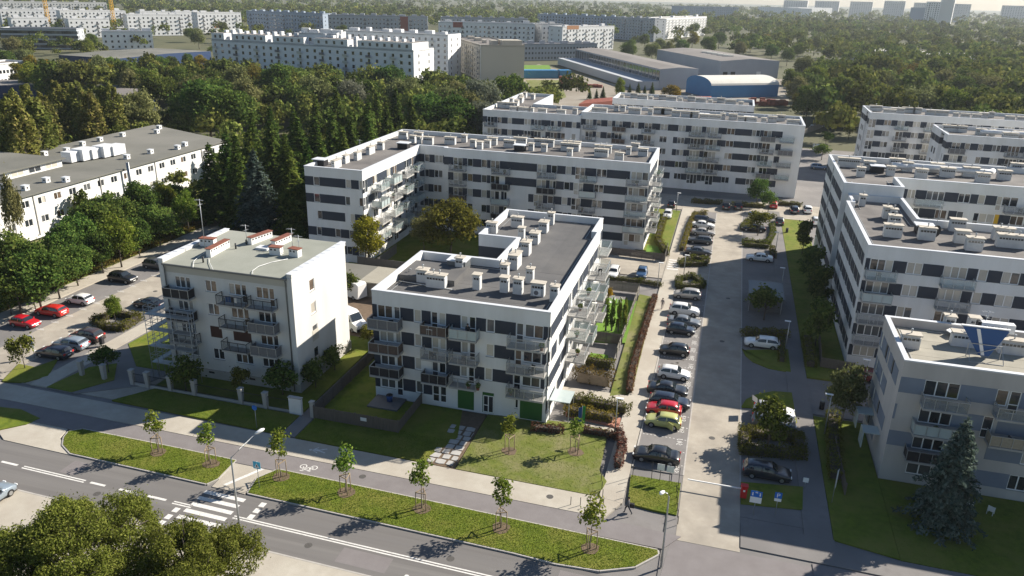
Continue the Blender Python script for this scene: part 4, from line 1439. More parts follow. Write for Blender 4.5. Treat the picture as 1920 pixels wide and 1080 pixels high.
post_fence()
t = thing('wall_pillar', (-42.2, 66.0, 0), 'broad white rendered wall piece beside the small garden gate', 'wall')
put('block', MB().mat('render_white').box(-.75, -.18, 0, .75, .18, 2.0).mesh('block'), t)
put('coping', MB().mat('concrete').box(-.82, -.24, 2.0, .82, .24, 2.1).mesh('coping'), t)
t = thing('gate_post', (-40.05, 65.8, 0), 'single pale gate post at the corner of the wooden fence', 'post')
put('shaft', MB().mat('concrete').box(-.2, -.2, 0, .2, .2, 1.95).mesh('shaft'), t)
put('cap', MB().mat('concrete').box(-.27, -.27, 1.95, .27, .27, 2.07).mesh('cap'), t)


def plank_fence(p0, p1, h, label, m='wood_fence', bay=2.2, z=0.12, gap=0.0):
    a, b = Vector(p0), Vector(p1)
    L = (b - a).length
    t = thing('plank_fence', (*p0, z), label, 'fence', math.atan2(b.y - a.y, b.x - a.x))
    n = max(1, round(L / bay))
    w = L / n
    k = max(6, int(w / .14))

    def pm():
        mb = MB().mat(m)
        for i in range(k):
            mb.box(i * w / k + .006, -.015 - .008 * (i % 2), .05, (i + 1) * w / k - .006 - gap, .01, h - .02 * (i % 3) * .5)
        mb.box(0, .01, .3, w, .05, .4)
        mb.box(0, .01, h - .4, w, .05, h - .3)
        return mb.mesh('fence_panel')
    key = ('pf', round(w, 2), h, m, gap)
    for i in range(n):
        put('fence_panel', cached(key, pm), t, (i * w, 0, 0))
    for i in range(n + 1):
        put('post', cached(('pp', h, m), lambda: MB().mat(m).box(-.05, -.05, 0, .05, .07, h + .05).mesh('post')), t, (i * w, .02, 0))
    return t


pfc = plank_fence((-39.8, 65.6), (-29.9, 65.6), 1.5, 'dark plank fence along the front lawn of the L-shaped block')
put('notice_board', MB().mat('white_metal').box(5.6, -.06, .75, 6.3, -.03, 1.15).mesh('notice_board'), pfc)
plank_fence((-29.9, 65.6), (-29.9, 72.3), 1.3, 'dark plank fence dividing the two front gardens of the L-shaped block')
plank_fence((-39.9, 92), (-39.9, 65.8), 1.5, 'dark plank fence running back beside the older house')
plank_fence((-39.9, 90), (-35.7, 87.2), 1.6, 'short plank fence behind the white van yard')
plank_fence((-10.6, 115.4), (-10.5, 91.2), 1.35, 'grey plank fence between the side gardens and the lawn strip', 'wood_gray')
plank_fence((-15.7, 115.2), (-10.6, 115.4), 1.6, 'grey plank fence at the far end of the side gardens', 'wood_gray')
plank_fence((-14.6, 95.3), (-10.4, 95.3), 1.5, 'brown plank fence between the tall cypresses and the small lawn', 'wood_fence')
plank_fence((-14.0, 82.9), (-10.2, 82.7), 1.3, 'brown plank fence with a yellow hedge behind it beside the entrance path', 'wood_pale')
plank_fence((-18.3, 133.3), (-8.1, 132.8), 1.4, 'dark plank fence in front of the garden by the side drive', 'wood_fence')
plank_fence((-8.1, 132.8), (-8.2, 139.5), 1.4, 'short dark plank fence closing the bright lawn by the side drive', 'wood_gray')
plank_fence((14.9, 96.7), (18.8, 96.3), 1.4, 'dark plank fence below the balconies of the courtyard block', 'wood_fence')
plank_fence((15.4, 105.4), (14.9, 96.7), 1.4, 'dark plank fence beside the shaded hedge of the courtyard block', 'wood_fence')
plank_fence((14.6, 77.0), (14.7, 68.3), 1.3, 'dark plank fence by the garden of the pale grey block', 'wood_fence')
plank_fence((-54.3, 113.3), (-54.3, 121), 1.7, 'pale fence with upright boards behind the garage roof', 'wood_gray', gap=.03)
plank_fence((-58.0, 113.2), (-45.0, 113.2), 1.5, 'low wooden fence of the garden beside the wing of the long block', 'wood_gray')
plank_fence((25.1, 286.5), (49.3, 352.2), 2.2, 'long pale boundary fence behind the far end of the estate', 'wood_gray', 6.0)

# row of garages
t = thing('garage_row', (-60.5, 100.2, 0), 'low row of garages with a grey felt roof behind the older house', 'garages')
mb = MB().mat('wood_gray').box(0, 0, 0, 21.5, 6.6, 2.45)
put('wall', mb.mesh('wall'), t)
for i, (a, b, m) in enumerate(((-.2, 9.3, 'roof_gray'), (9.3, 15.0, 'roof_felt_pale'), (15.0, 21.7, 'roof_gray'))):
    put('roof', MB().mat(m).box(a, -.3, 2.45 + .01 * i, b - .01, 6.8, 2.62 + .01 * i).mesh('roof'), t)
for i in range(7):
    mb = MB().mat('wood_gray')
    for j in range(9):
        mb.box(.3 + j * .3, -.06 - .015 * (j % 2), .1, .3 + (j + 1) * .3 - .012, -.005, 2.2)
    put('garage_door', mb.mesh('garage_door'), t, (i * 3.05, 0, 0))
    put('post', MB().mat('white_metal').box(i * 3.05 + .02, -.12, 0, i * 3.05 + .2, -.02, 2.4).mesh('post'), t)

# ---------------------------------------------------------------- white works building on the far left
I0 = Building('works_building', 'long white works building with a grey flat roof at the left edge', 'works', (-119.2, 90), 8.0, fh=3.4, top=0.75, wh=1.3, seed=61)
wr = 'g1 ' + ' '.join('W1.7:%s g1.9' % 'dwdmd'[i % 5] for i in range(21))
I0.facade((-119.2, 90), (-119.2, 166), [wr, wr])
I0.facade((-119.2, 166), (-150, 178), ['g2 W1.5 g3 W1.5'] * 2)
I0.facade((-150, 178), (-150, 90))
I0.facade((-150, 90), (-119.2, 90), ['g2 W1.7 g2 W1.7 g2 W1.7'] * 2)
mb = MB().mat('roof_gray')
mb.prism([I0.rel(p) for p in ((-118.8, 89.8), (-118.8, 166), (-150.3, 178.3), (-150.3, 89.8))], 8.0, 8.22)
I0.part('roof', mb.mesh('roof'))
I0.wall.box(-31, 0, 8.2, -12.6, 38, 9.75)
mb = MB().mat('roof_gray').box(-31.3, -.3, 9.75, -11.9, 38.5, 10.0)
I0.part('roof', mb.mesh('roof'))
for i in range(9):
    w = I0.part('window', MB().mat('white_pvc').box(0, -.04, 0, 3.0, .06, .1).box(0, -.04, 1.1, 3.0, .06, 1.2).box(0, -.04, .1, .1, .06, 1.1).box(2.9, -.04, .1, 3.0, .06, 1.1).box(1.45, -.04, .1, 1.55, .06, 1.1).mesh('window_frame'), (-12.58, 1.0 + i * 4.1, 8.4), R(90))
    put('pane', MB().mat(PANES[(i * 7) % 15]).quad((.1, -.015, .1), (2.9, -.015, .1), (2.9, -.015, 1.1), (.1, -.015, 1.1)).mesh('pane'), w)
def vent():
    mb = MB().mat('render_white').box(-.5, -.5, 0, .5, .5, .9)
    mb.mat('mat_black').box(-.18, -.51, .35, .18, -.49, .65).box(.49, -.18, .35, .51, .18, .65)
    mb.mat('parapet_cap').box(-.58, -.58, .9, .58, .58, 1.0)
    return mb.mesh('roof_vent')


for x, y in [(-126.6, 109.2), (-122.2, 109.6), (-123.7, 115.8), (-120.7, 117.4), (-125.3, 139.0), (-124.7, 145.7), (-122.5, 152.1), (-123.5, 156.0), (-143.6, 135.3), (-142.5, 140.3), (-145.0, 147.6), (-145.4, 153.5), (-145.2, 160.8), (-140.8, 167.8), (-144.5, 173.3)]:
    I0.part('roof_vent', cached('rv', vent), (x + 119.2, y - 90, 8.2))
mb = MB().mat('white_metal')
(ax, ay), (bx, by) = (-133.2, 131.0), (-130.1, 140.8)
for i in range(5):
    f = i / 4.4
    x, y = ax + (bx - ax) * f + 119.2, ay + (by - ay) * f - 90
    s_ = 1.25 + .25 * (i % 2)
    mb.box(x - s_, y - .3, 8.45, x + s_, y + 3.4, 8.45 + 2.1 + .25 * (i % 2))
mb.box(ax + 119.2 - 1, ay - 89.2, 8.8, ax + 119.2 + 1, ay - 86, 10.2)
I0.part('air_handler', mb.mesh('air_handler'))
mb = MB().mat('galv')
for x, y in ((-118.7, 130.9), (-118.4, 131.0)):
    mb.tube([(x + 119.6, y - 90, 0), (x + 119.6, y - 90, 9.6)], .16, 7)
I0.part('flue', mb.mesh('flue'))
mb = MB().mat('concrete')
for i in range(5):
    mb.box(0.02, 2 + i * 16, 0.5, .14, 2.16 + i * 16, 8)
I0.part('downpipe', mb.mesh('downpipe'))
I0.done()

# ---------------------------------------------------------------- foliage
leaf_mat('leaf_robinia', (0.090, 0.112, 0.020), (0.150, 0.175, 0.032), (0.235, 0.245, 0.060), hue=0.006)
leaf_mat('leaf_green', (0.041, 0.082, 0.020), (0.085, 0.134, 0.029), (0.163, 0.214, 0.049))
leaf_mat('leaf_fresh', (0.069, 0.119, 0.015), (0.131, 0.188, 0.027), (0.231, 0.269, 0.056), 0.4)
leaf_mat('leaf_poplar', (0.090, 0.112, 0.026), (0.172, 0.190, 0.046), (0.278, 0.260, 0.082))
leaf_mat('leaf_autumn', (0.080, 0.075, 0.018), (0.130, 0.115, 0.024), (0.20, 0.155, 0.034))
leaf_mat('leaf_yellow', (0.127, 0.127, 0.014), (0.230, 0.207, 0.023), (0.391, 0.310, 0.046), 0.42)
leaf_mat('leaf_olive', (0.096, 0.108, 0.038), (0.163, 0.173, 0.065), (0.250, 0.250, 0.106))
leaf_mat('leaf_willow', (0.101, 0.115, 0.074), (0.155, 0.169, 0.115), (0.223, 0.236, 0.176))
leaf_mat('needle_green', (0.026, 0.055, 0.013), (0.055, 0.092, 0.018), (0.115, 0.155, 0.032), 0.18)
leaf_mat('needle_blue', (0.028, 0.046, 0.036), (0.058, 0.082, 0.066), (0.120, 0.150, 0.122), 0.14)
leaf_mat('leaf_hedge', (0.060, 0.072, 0.013), (0.105, 0.118, 0.021), (0.165, 0.165, 0.036), 0.25)
leaf_mat('leaf_redhedge', (0.058, 0.026, 0.021), (0.111, 0.046, 0.034), (0.156, 0.078, 0.052), 0.2)
leaf_mat('leaf_goldhedge', (0.085, 0.080, 0.014), (0.150, 0.128, 0.022), (0.215, 0.170, 0.038), 0.25)
leaf_mat('leaf_far', (0.048, 0.067, 0.021), (0.090, 0.112, 0.035), (0.157, 0.168, 0.054), 0.2, 0.05)
mat('bark', (0.10, 0.085, 0.07), 0.95, (0.065, 0.055, 0.045), 6.0)
mat('bark_pale', (0.22, 0.19, 0.155), 0.95, (0.15, 0.13, 0.105), 6.0)


def leaf_mesh(name, P, N, S, m, rs, asp=0.62, base=None):
    """one small four-cornered leaf (or spray) per point; base: solid faces added first (verts, quads, material)"""
    n = len(P)
    N = N / np.maximum(np.linalg.norm(N, axis=1, keepdims=True), 1e-6)
    t = np.cross(N, rs.normal(size=(n, 3)))
    t /= np.maximum(np.linalg.norm(t, axis=1, keepdims=True), 1e-6)
    b = np.cross(N, t)
    S = S[:, None]
    v = np.stack([P - t * S, P - b * S * asp, P + t * S, P + b * S * asp], 1).reshape(-1, 3)
    me = bpy.data.meshes.new(name)
    me.vertices.add(4 * n)
    me.vertices.foreach_set('co', v.astype(np.float32).ravel())
    me.loops.add(4 * n)
    me.loops.foreach_set('vertex_index', np.arange(4 * n, dtype=np.int32))
    me.polygons.add(n)
    me.polygons.foreach_set('loop_start', np.arange(0, 4 * n, 4, dtype=np.int32))
    me.materials.append(MATS[m])
    me.update(calc_edges=True)
    me.validate()
    return me


def unit(rs, n):
    v = rs.normal(size=(n, 3))
    return v / np.linalg.norm(v, axis=1, keepdims=True)


def crown_points(rs, n, rx, rz, zc, clumps, cr, low=-0.75, egg=0.0, holes=0.0):
    """leaves gathered in clumps that sit around an uneven ellipsoid"""
    d = unit(rs, clumps * 3)
    d = d[d[:, 2] > low][:clumps]
    k = len(d)
    rad = rs.uniform(0.45, 1.0, k) ** 0.6
    C = d * rad[:, None] * np.array([rx, rx, rz]) * (1 - 0.3 * cr)
    if egg:
        f = 1 - egg * (C[:, 2] / rz)
        C[:, :2] *= np.clip(f, 0.25, 1.6)[:, None]
    C[:, 2] += zc
    R_ = cr * rx * rs.uniform(0.65, 1.3, k)
    w = R_ ** 2
    idx = rs.choice(k, n, p=w / w.sum())
    u = unit(rs, n)
    u[:, 2] = np.abs(u[:, 2]) * np.where(rs.rand(n) < 0.72, 1, -1)
    P = C[idx] + u * (R_[idx] * rs.uniform(0.55, 1.05, n) ** 0.5)[:, None] * np.array([1, 1, 0.8])
    P += rs.normal(size=(n, 3)) * (R_[idx] * np.where(rs.rand(n) < .18, .42, .14))[:, None]
    N = u + rs.normal(size=(n, 3)) * 0.6
    return P, N


def trunk_mesh(rs, h, r, zc, spread, limbs=6, m='bark', lean=0.03):
    mb = MB().mat(m)
    top = h * 0.62
    pts = [(0, 0, -0.1)]
    for i in range(1, 6):
        pts.append((rs.normal() * lean * h * i / 6, rs.normal() * lean * h * i / 6, top * i / 5))
    mb.tube(pts, [r * 1.25, r, r * .85, r * .7, r * .55, r * .35], 7)
    for i in range(limbs):
        a = 2 * math.pi * i / limbs + rs.uniform(-.4, .4)
        z0 = top * rs.uniform(.45, .95)
        L = spread * rs.uniform(.55, .95)
        p0 = Vector((0, 0, z0))
        p2 = Vector((math.cos(a) * L, math.sin(a) * L, min(h * .92, z0 + L * rs.uniform(.5, 1.1))))
        p1 = (p0 + p2) / 2 + Vector((0, 0, .08 * L))
        mb.tube([p0, p1, p2], [r * .45, r * .3, r * .1], 5)
    return mb.mesh('trunk')


def proto_broad(seed, h, rx, rz, zc, n, leaf, m, clumps=26, cr=0.42, low=-.75, egg=0.0, trunk_r=0.2, bark='bark', limbs=6):
    rs = np.random.RandomState(seed)
    P, N = crown_points(rs, n, rx, rz, zc, clumps, cr, low, egg)
    S = leaf * rs.uniform(.6, 1.35, n)
    return leaf_mesh('crown', P, N, S, m, rs), trunk_mesh(rs, h, trunk_r, zc, rx, limbs, bark)


def proto_conifer(seed, h, r, n_lev, m, leaf=0.34, droop=0.35, base=0.06, taper=0.85, dens=1.0):
    rs = np.random.RandomState(seed)
    P, N, S = [], [], []
    for i in range(n_lev):
        f = i / n_lev
        z = h * (base + (1 - base) * f)
        L = r * (1 - f) ** taper * rs.uniform(.85, 1.12) + .12
        nb = max(5, int((9 - 4 * f)))
        a0 = rs.uniform(0, 6.28)
        for k in range(nb):
            a = a0 + 2 * math.pi * k / nb + rs.uniform(-.25, .25)
            Lk = L * rs.uniform(.72, 1.15)
            q = max(3, int(Lk / leaf * 2.6 * dens))
            t = np.linspace(.15, 1, q)
            t = np.repeat(t, 2)
            w = .22 * Lk * (1.1 - t) + .1
            off = rs.normal(size=len(t)) * w
            x = np.cos(a) * Lk * t - np.sin(a) * off
            y = np.sin(a) * Lk * t + np.cos(a) * off
            zz = z + Lk * (.18 * t - droop * t ** 2) + rs.normal(size=len(t)) * .09
            P.append(np.stack([x, y, zz], 1))
            nn = np.stack([np.cos(a) * (.4 + t * .3), np.sin(a) * (.4 + t * .3), np.ones(len(t))], 1) + rs.normal(size=(len(t), 3)) * .5
            N.append(nn)
            S.append(leaf * (1.15 - .4 * t) * rs.uniform(.7, 1.25, len(t)))
    q = 24
    P.append(np.stack([rs.normal(size=q) * .07, rs.normal(size=q) * .07, h * rs.uniform(.93, 1.01, q)], 1))
    N.append(unit(rs, q))
    S.append(np.full(q, leaf * .45))
    mb = MB().mat('bark')
    mb.tube([(0, 0, -.1), (0, 0, h * .5), (0, 0, h * .97)], [r * .07 + .06, r * .045 + .04, .02], 6)
    return leaf_mesh('crown', np.concatenate(P), np.concatenate(N), np.concatenate(S), m, rs, .42), mb.mesh('trunk')


def proto_poplar(seed, h, r, n, m, leaf=0.36):
    rs = np.random.RandomState(seed)
    k = 46
    f = rs.uniform(.08, 1, k) ** .85
    prof = np.sin(np.clip(f, 0, 1) * 2.5 + .35)
    a = rs.uniform(0, 6.28, k)
    rad = r * prof * rs.uniform(.35, .85, k)
    C = np.stack([np.cos(a) * rad, np.sin(a) * rad, f * h * .95], 1)
    R_ = r * .42 * np.clip(prof, .35, 1) * rs.uniform(.7, 1.2, k)
    idx = rs.choice(k, n, p=R_ / R_.sum())
    u = unit(rs, n)
    P = C[idx] + u * R_[idx][:, None] * np.array([1, 1, 2.1]) * (rs.uniform(.4, 1.05, n) ** .5)[:, None]
    N = u + rs.normal(size=(n, 3)) * .5
    mb = MB().mat('bark_pale')
    mb.tube([(0, 0, -.1), (0, 0, h * .4), (0, 0, h * .9)], [.26, .18, .04], 6)
    return leaf_mesh('crown', P, N, leaf * rs.uniform(.6, 1.3, n), m, rs), mb.mesh('trunk')


PROTO = {}


def proto(key, pair, h):
    PROTO[key] = (*pair, h)


for i in range(4):
    proto('broad%d' % i, proto_broad(100 + i, 12, 4.6, 4.6, 7.4, 6000, .30, 'leaf_green', 46, .33), 12)
    proto('olive%d' % i, proto_broad(120 + i, 12, 4.4, 4.8, 7.4, 6000, .29, 'leaf_olive', 46, .33, bark='bark_pale'), 12)
for i in range(2):
    proto('autumn%d' % i, proto_broad(140 + i, 12, 5.0, 4.6, 7.2, 5600, .29, 'leaf_autumn', 44, .34), 12)
    proto('yellow%d' % i, proto_broad(150 + i, 12, 3.6, 5.2, 7.0, 5200, .27, 'leaf_yellow', 42, .34), 12)
    proto('willow%d' % i, proto_broad(160 + i, 12, 5.0, 4.8, 7.0, 5600, .28, 'leaf_willow', 46, .31), 12)
    proto('fresh%d' % i, proto_broad(170 + i, 12, 4.2, 5.0, 7.2, 5600, .28, 'leaf_fresh', 44, .34), 12)
for i in range(3):
    proto('conifer%d' % i, proto_conifer(200 + i, 18, 3.6, 30, 'needle_green', .42, dens=1.0), 18)
    proto('poplar%d' % i, proto_poplar(220 + i, 20, 3.0, 4200, 'leaf_poplar'), 20)
proto('spruce0', proto_conifer(240, 17, 4.3, 34, 'needle_blue', .36, .42, dens=1.25), 17)
proto('spruce1', proto_conifer(241, 13, 4.0, 26, 'needle_blue', .34, .40, dens=1.3), 13)
proto('cypress0', proto_poplar(250, 6, .8, 900, 'leaf_fresh', .2), 6)
def proto_lobed(seed, h, lobes, n, leaf, m, trunk_r):
    """wide open crown: several boughs of different height carry their own head of leaves"""
    rs = np.random.RandomState(seed)
    P, N = [], []
    tot = sum(l[3] ** 2 for l in lobes)
    mb = MB().mat('bark')
    mb.tube([(0, 0, -.1), (.1, .05, h * .22), (.05, 0, h * .42)], [trunk_r * 1.3, trunk_r, trunk_r * .8], 8)
    for x, y, z, r in lobes:
        p, q = crown_points(rs, int(n * r ** 2 / tot), r, r * .72, z, 44, .24, -.55)
        P.append(p + np.array([x, y, 0]))
        N.append(q)
        mb.tube([(.05, 0, h * .38), (x * .5, y * .5, h * .38 + (z - h * .38) * .62), (x, y, z + r * .4)], [trunk_r * .6, trunk_r * .4, .04], 6)
        for k in range(5):
            a = 2 * math.pi * k / 5 + rs.uniform(0, 1)
            mb.tube([(x * .7, y * .7, z - r * .35), (x + math.cos(a) * r * .8, y + math.sin(a) * r * .8, z + r * rs.uniform(.1, .6))], [trunk_r * .3, .03], 5)
    P, N = np.concatenate(P), np.concatenate(N)
    return leaf_mesh('crown', P, N, leaf * rs.uniform(.6, 1.35, len(P)), m, rs, .5), mb.mesh('trunk')


proto('robinia0', proto_lobed(260, 11, [(0, 0, 8.3, 2.7), (3.4, .6, 6.9, 2.5), (-3.2, 1.0, 7.2, 2.6), (.8, 3.3, 6.6, 2.4), (-.6, -3.2, 6.8, 2.6), (2.6, -2.8, 5.6, 2.2), (-3.0, -2.6, 5.4, 2.2), (4.6, 2.8, 5.0, 1.9)], 76000, .092, 'leaf_robinia', .3), 11)
proto('robinia1', proto_lobed(261, 10.5, [(.4, .3, 7.9, 2.4), (-3.1, -.4, 7.0, 2.5), (3.0, 1.0, 6.4, 2.5), (-.5, 3.0, 6.2, 2.2), (1.0, -3.1, 6.1, 2.5), (-2.9, 2.8, 5.2, 2.0), (3.8, -2.2, 5.0, 2.0)], 72000, .092, 'leaf_robinia', .28), 10.5)
proto('round0', proto_broad(270, 5, 1.7, 1.7, 3.3, 1500, .2, 'leaf_green', 16, .45, trunk_r=.08), 5)
proto('round1', proto_broad(271, 5, 1.8, 1.8, 3.2, 1500, .2, 'leaf_hedge', 16, .45, trunk_r=.08), 5)
proto('dark0', proto_broad(280, 7, 2.0, 3.1, 3.9, 2200, .26, 'leaf_green', 22, .42, trunk_r=.12), 7)
for i in range(3):
    proto('young%d' % i, proto_broad(290 + i, 5.2, .72, 1.55, 3.55, 520, .13, 'leaf_fresh', 13, .62, -.9, .18, .045, 'bark_pale', 5), 5.2)
proto('shrub0', proto_broad(300, 3, 1.3, 1.2, 1.4, 900, .18, 'leaf_hedge', 14, .45, -.3, trunk_r=.05), 3)
proto('shrub1', proto_broad(301, 3, 1.3, 1.2, 1.4, 900, .18, 'leaf_green', 14, .45, -.3, trunk_r=.05), 3)


def tree(key, xy, h, label, group=None, wide=1.0, rz=None, name='tree', cat='tree'):
    cr, tr, h0 = PROTO[key]
    s = h / h0
    t = thing(name, (*xy, 0.1), label, cat, rnd.uniform(0, 6.28) if rz is None else rz, group)
    t.scale = (s * wide, s * wide, s)
    put('crown', cr, t)
    put('trunk', tr, t)
    return t


# --- the two big robinias at the near left corner
tree('robinia0', (-40.7, 34.4), 11, 'feathery light green robinia filling the bottom left corner beside the street', name='robinia_tree', rz=1.0)
tree('robinia1', (-31.9, 35.4), 10.5, 'feathery robinia next to the street lamp base at the bottom edge', name='robinia_tree', rz=2.2, wide=.9)
tree('robinia1', (-43.9, 32.4), 9.5, 'lower robinia crown cut by the left picture edge near the parked car', name='robinia_tree', rz=4.2)

# --- staked young trees in the verge
yt = [((-51.2, 54.9), 5.2, 'staked young tree nearest the driveway apron in the street verge'), ((-45.0, 54.7), 5.0, 'staked young tree just before the pale crossing path in the verge'), ((-37.3, 54.8), 5.4, 'staked young tree right behind the blue crossing sign'), ((-30.3, 54.5), 5.4, 'bright staked young tree below the painted pedestrian on the pavement'), ((-22.7, 54.4), 5.6, 'thin staked young tree in the verge below the stone slab path'), ((-15.1, 53.9), 5.4, 'pale staked young tree in the middle of the long verge'), ((-7.1, 53.5), 5.8, 'last staked young tree near the tip of the long verge'), ((-17.7, 65.8), 4.6, 'staked young tree on the lawn by the green entrance panels'), ((-11.2, 67.7), 4.2, 'small sparse staked tree on the dry lawn by the dark red hedge')]


def stake_mesh():
    mb = MB().mat('wood_pale')
    for k in range(3):
        a = 2 * math.pi * k / 3 + .3
        x, y = math.cos(a) * .55, math.sin(a) * .55
        mb.tube([(x, y, -.05), (x, y, 1.85)], .045, 6)
    return mb.mesh('stake')


def one_stake():
    return MB().mat('wood_pale').tube([(0, 0, -.05), (0, 0, 1.85)], .045, 6).mesh('stake')


for i, (xy, h, lab) in enumerate(yt):
    tree('young%d' % (i % 3), xy, h, lab, name='young_tree', wide=1.12)
    s = thing('tree_support', (*xy, 0.14), 'pale stakes of the ' + lab.replace('staked ', ''), 'tree support', i * .4)
    P3 = [(math.cos(2 * math.pi * k / 3) * .55, math.sin(2 * math.pi * k / 3) * .55) for k in range(3)]
    for x, y in P3:
        put('stake', cached('stake', one_stake), s, (x, y, 0))
    for k in range(3):
        (xa, ya), (xb, yb) = P3[k], P3[(k + 1) % 3]
        put('crossbar', MB().mat('wood_pale').obox((xa, ya, 1.78), (xb, yb, 1.78), .05, .09).mesh('crossbar'), s)
    mb = MB().mat('soil')
    mb.prism([(math.cos(a * .7) * rnd.uniform(.7, .95), math.sin(a * .7) * rnd.uniform(.7, .95)) for a in range(9)], -.1, .025)
    put('soil_ring', mb.mesh('soil_ring'), None, (*xy, .14), kind='structure')

# --- estate trees one by one
for key, xy, h, lab, wide in (
    ('yellow0', (-56.1, 113.7), 8.6, 'yellow green tree beside the corner of the long block wing', .95),
    ('autumn0', (-44.6, 122.6), 9.8, 'big bronze green tree in the courtyard of the long block', 1.15),
    ('olive1', (-50.4, 124.4), 6.0, 'smaller shaded tree left of the bronze courtyard tree', 1.0),
    ('spruce0', (-81.6, 121.0), 16.6, 'tall blue spruce standing alone behind the older house', 1.3),
    ('fresh0', (-78.8, 80.6), 3.6, 'small tree inside the hedged island of the left car park', .8),
    ('round1', (-78.6, 65.4), 4.2, 'bushy young tree on the grass corner by the parking sign', .8),
    ('round0', (-56.7, 66.5), 4.2, 'dark rounded shrub tree in front of the scaffold', 1.1),
    ('round0', (-45.8, 69.2), 4.0, 'dark rounded shrub before the right corner of the older house', 1.35),
    ('round1', (-50.3, 68.0), 3.2, 'low shrub tree with lit top behind the fence posts', .9),
    ('round0', (-68.4, 67.6), 3.4, 'dark shrub beside the first pale fence post', 1.2),
    ('round0', (-43.1, 71.9), 3.6, 'dark shrub along the shaded side wall of the older house', 1.2),
    ('round0', (-43.1, 76.6), 3.2, 'second dark shrub along the side wall of the older house', 1.2),
    ('round0', (-52.4, 98.9), 4.0, 'dark tree behind the white van cab near the garages', 1.0),
    ('round1', (-42.1, 84.3), 2.8, 'green bush at the corner of the L-shaped block by the van', 1.1),
    ('broad1', (8.2, 179.1), 6.6, 'tall green tree by the entrance of the far block', .8),
    ('round0', (10.6, 175.2), 4.6, 'green round tree in front of the red hatchback', 1.0),
    ('round1', (8.1, 155.5), 4.8, 'round topped tree on the hedged island beside the drive', 1.1),
    ('round0', (8.3, 110.8), 5.0, 'dark round tree in the shade beside the flat shelter roof', 1.15),
    ('round1', (7.9, 75.1), 5.2, 'small tree inside the clipped hedge island near the junction', .95),
    ('olive0', (15.8, 81.9), 7.0, 'open spreading tree on the lawn beside the pale grey block', .75),
    ('dark0', (15.8, 145.5), 6.4, 'dark spiky tree at the far end of the shaded strip', .8),
    ('dark0', (15.6, 126.0), 7.4, 'dark tree beside the tall side wall of the courtyard block', .95),
    ('dark0', (16.0, 116.7), 7.2, 'second dark tree along the side wall of the courtyard block', .9),
    ('dark0', (14.8, 103.4), 6.8, 'dark tree in front of the glass screen of the courtyard block', .95),
    ('spruce1', (22.6, 66.2), 11.0, 'silvery spruce in front of the balconies of the pale grey block', 1.0),
    ('autumn1', (27.0, 316.4), 12.5, 'brown leafed tree beside the boundary fence at the end of the estate', .95),
    ('willow0', (46.2, 339.7), 11.0, 'silver grey willow beside the brown tree at the end of the estate', .95),
    ('olive2', (-116.3, 100.8), 12.5, 'tall thin pine in front of the white works building', .34),
    ('yellow1', (-25.3, 343.0), 9.0, 'yellow leafed tree behind the roofs next to the blue hall', 1.5),
    ('fresh1', (-48.4, 354.9), 9.5, 'pointed green tree behind the roofs below the long shed', .65),
    ('round0', (31.1, 270.7), 4.2, 'dark shrub beside the back car park of the estate', 1.3),
    ('round0', (27.5, 243.4), 4.6, 'round dark shrub beside the white trailer', 1.4),
    ('round1', (39.6, 284.9), 5.0, 'reddish shrub tree at the corner of the back block', 1.0),
):
    tree(key, xy, h, lab, wide=wide)
for k, (xy, lab) in enumerate((((-13.2, 99.2), 'leftmost'), ((-12.4, 99.4), 'second'), ((-11.5, 99.5), 'third'), ((-10.7, 99.6), 'rightmost'))):
    tree('cypress0', xy, 5.2, 'clipped green cypress column, %s of the four in the side garden' % lab, wide=.62, name='cypress_tree')

# ---------------------------------------------------------------- rows and groups of trees that stand for themselves
KINDWORD = {'broad': 'deep green', 'olive': 'olive green', 'autumn': 'bronze leafed', 'yellow': 'yellowing', 'willow': 'silvery', 'fresh': 'light green', 'poplar': '', 'conifer': '', 'round': 'rounded', 'shrub': 'low'}


def row(keys, pts, hs, label, group, name='tree', wide=(.85, 1.15)):
    for xy in pts:
        k = rnd.choice(keys)
        adj = KINDWORD.get(k.rstrip('0123456789'), '')
        tree(k, xy, rnd.uniform(*hs), (adj + ' ' + label).strip(), group, rnd.uniform(*wide), name=name)


BR = ['broad0', 'broad1', 'broad2', 'broad3']
OL = ['olive0', 'olive1', 'olive2', 'olive3']
CO = ['conifer0', 'conifer1', 'conifer2']
# conifers in the strip behind the car park, and round behind the long block
row(CO, [(-95.2, 126.8), (-95.9, 133.2), (-87.3, 124.1), (-88.9, 130.8), (-93.7, 146.0), (-89.0, 143.5), (-92.9, 155.6), (-86.7, 152.5), (-89.9, 166.2), (-88.2, 171.9), (-85.9, 177.2), (-83.5, 182.7), (-76.5, 136.2), (-77.2, 146.5), (-75.4, 129.1), (-74.9, 121.9), (-76.3, 157.2)], (15.5, 18.5), 'dark green conifer in the dense belt between the car park and the long block', 'conifers behind the long block', 'conifer_tree', (1.1, 1.45))
row(CO, [(-101.2, 150.6), (-105.4, 164.7), (-104.1, 172.8), (-104.4, 184.4), (-102.7, 192.9), (-101.7, 203.0), (-93.2, 197.7), (-90.5, 204.5), (-81.3, 193.4)], (16, 19), 'dark conifer in the back rows of the belt below the white blocks', 'back rows of conifers', 'conifer_tree', (1.05, 1.35))
# poplars behind the works building
row(['poplar0', 'poplar1', 'poplar2'], [(-162.0, 146.5), (-167.1, 155.6), (-166.7, 159.5), (-177.5, 174.7), (-179.2, 180.0), (-172.9, 177.2), (-161.6, 168.8), (-165.8, 178.0), (-163.4, 179.3), (-145.7, 132.5), (-150.7, 141.5), (-154.4, 137.7)], (18, 21), 'tall yellow green poplar in the row behind the white works building', 'poplars behind the works building', 'poplar_tree', (1.0, 1.3))
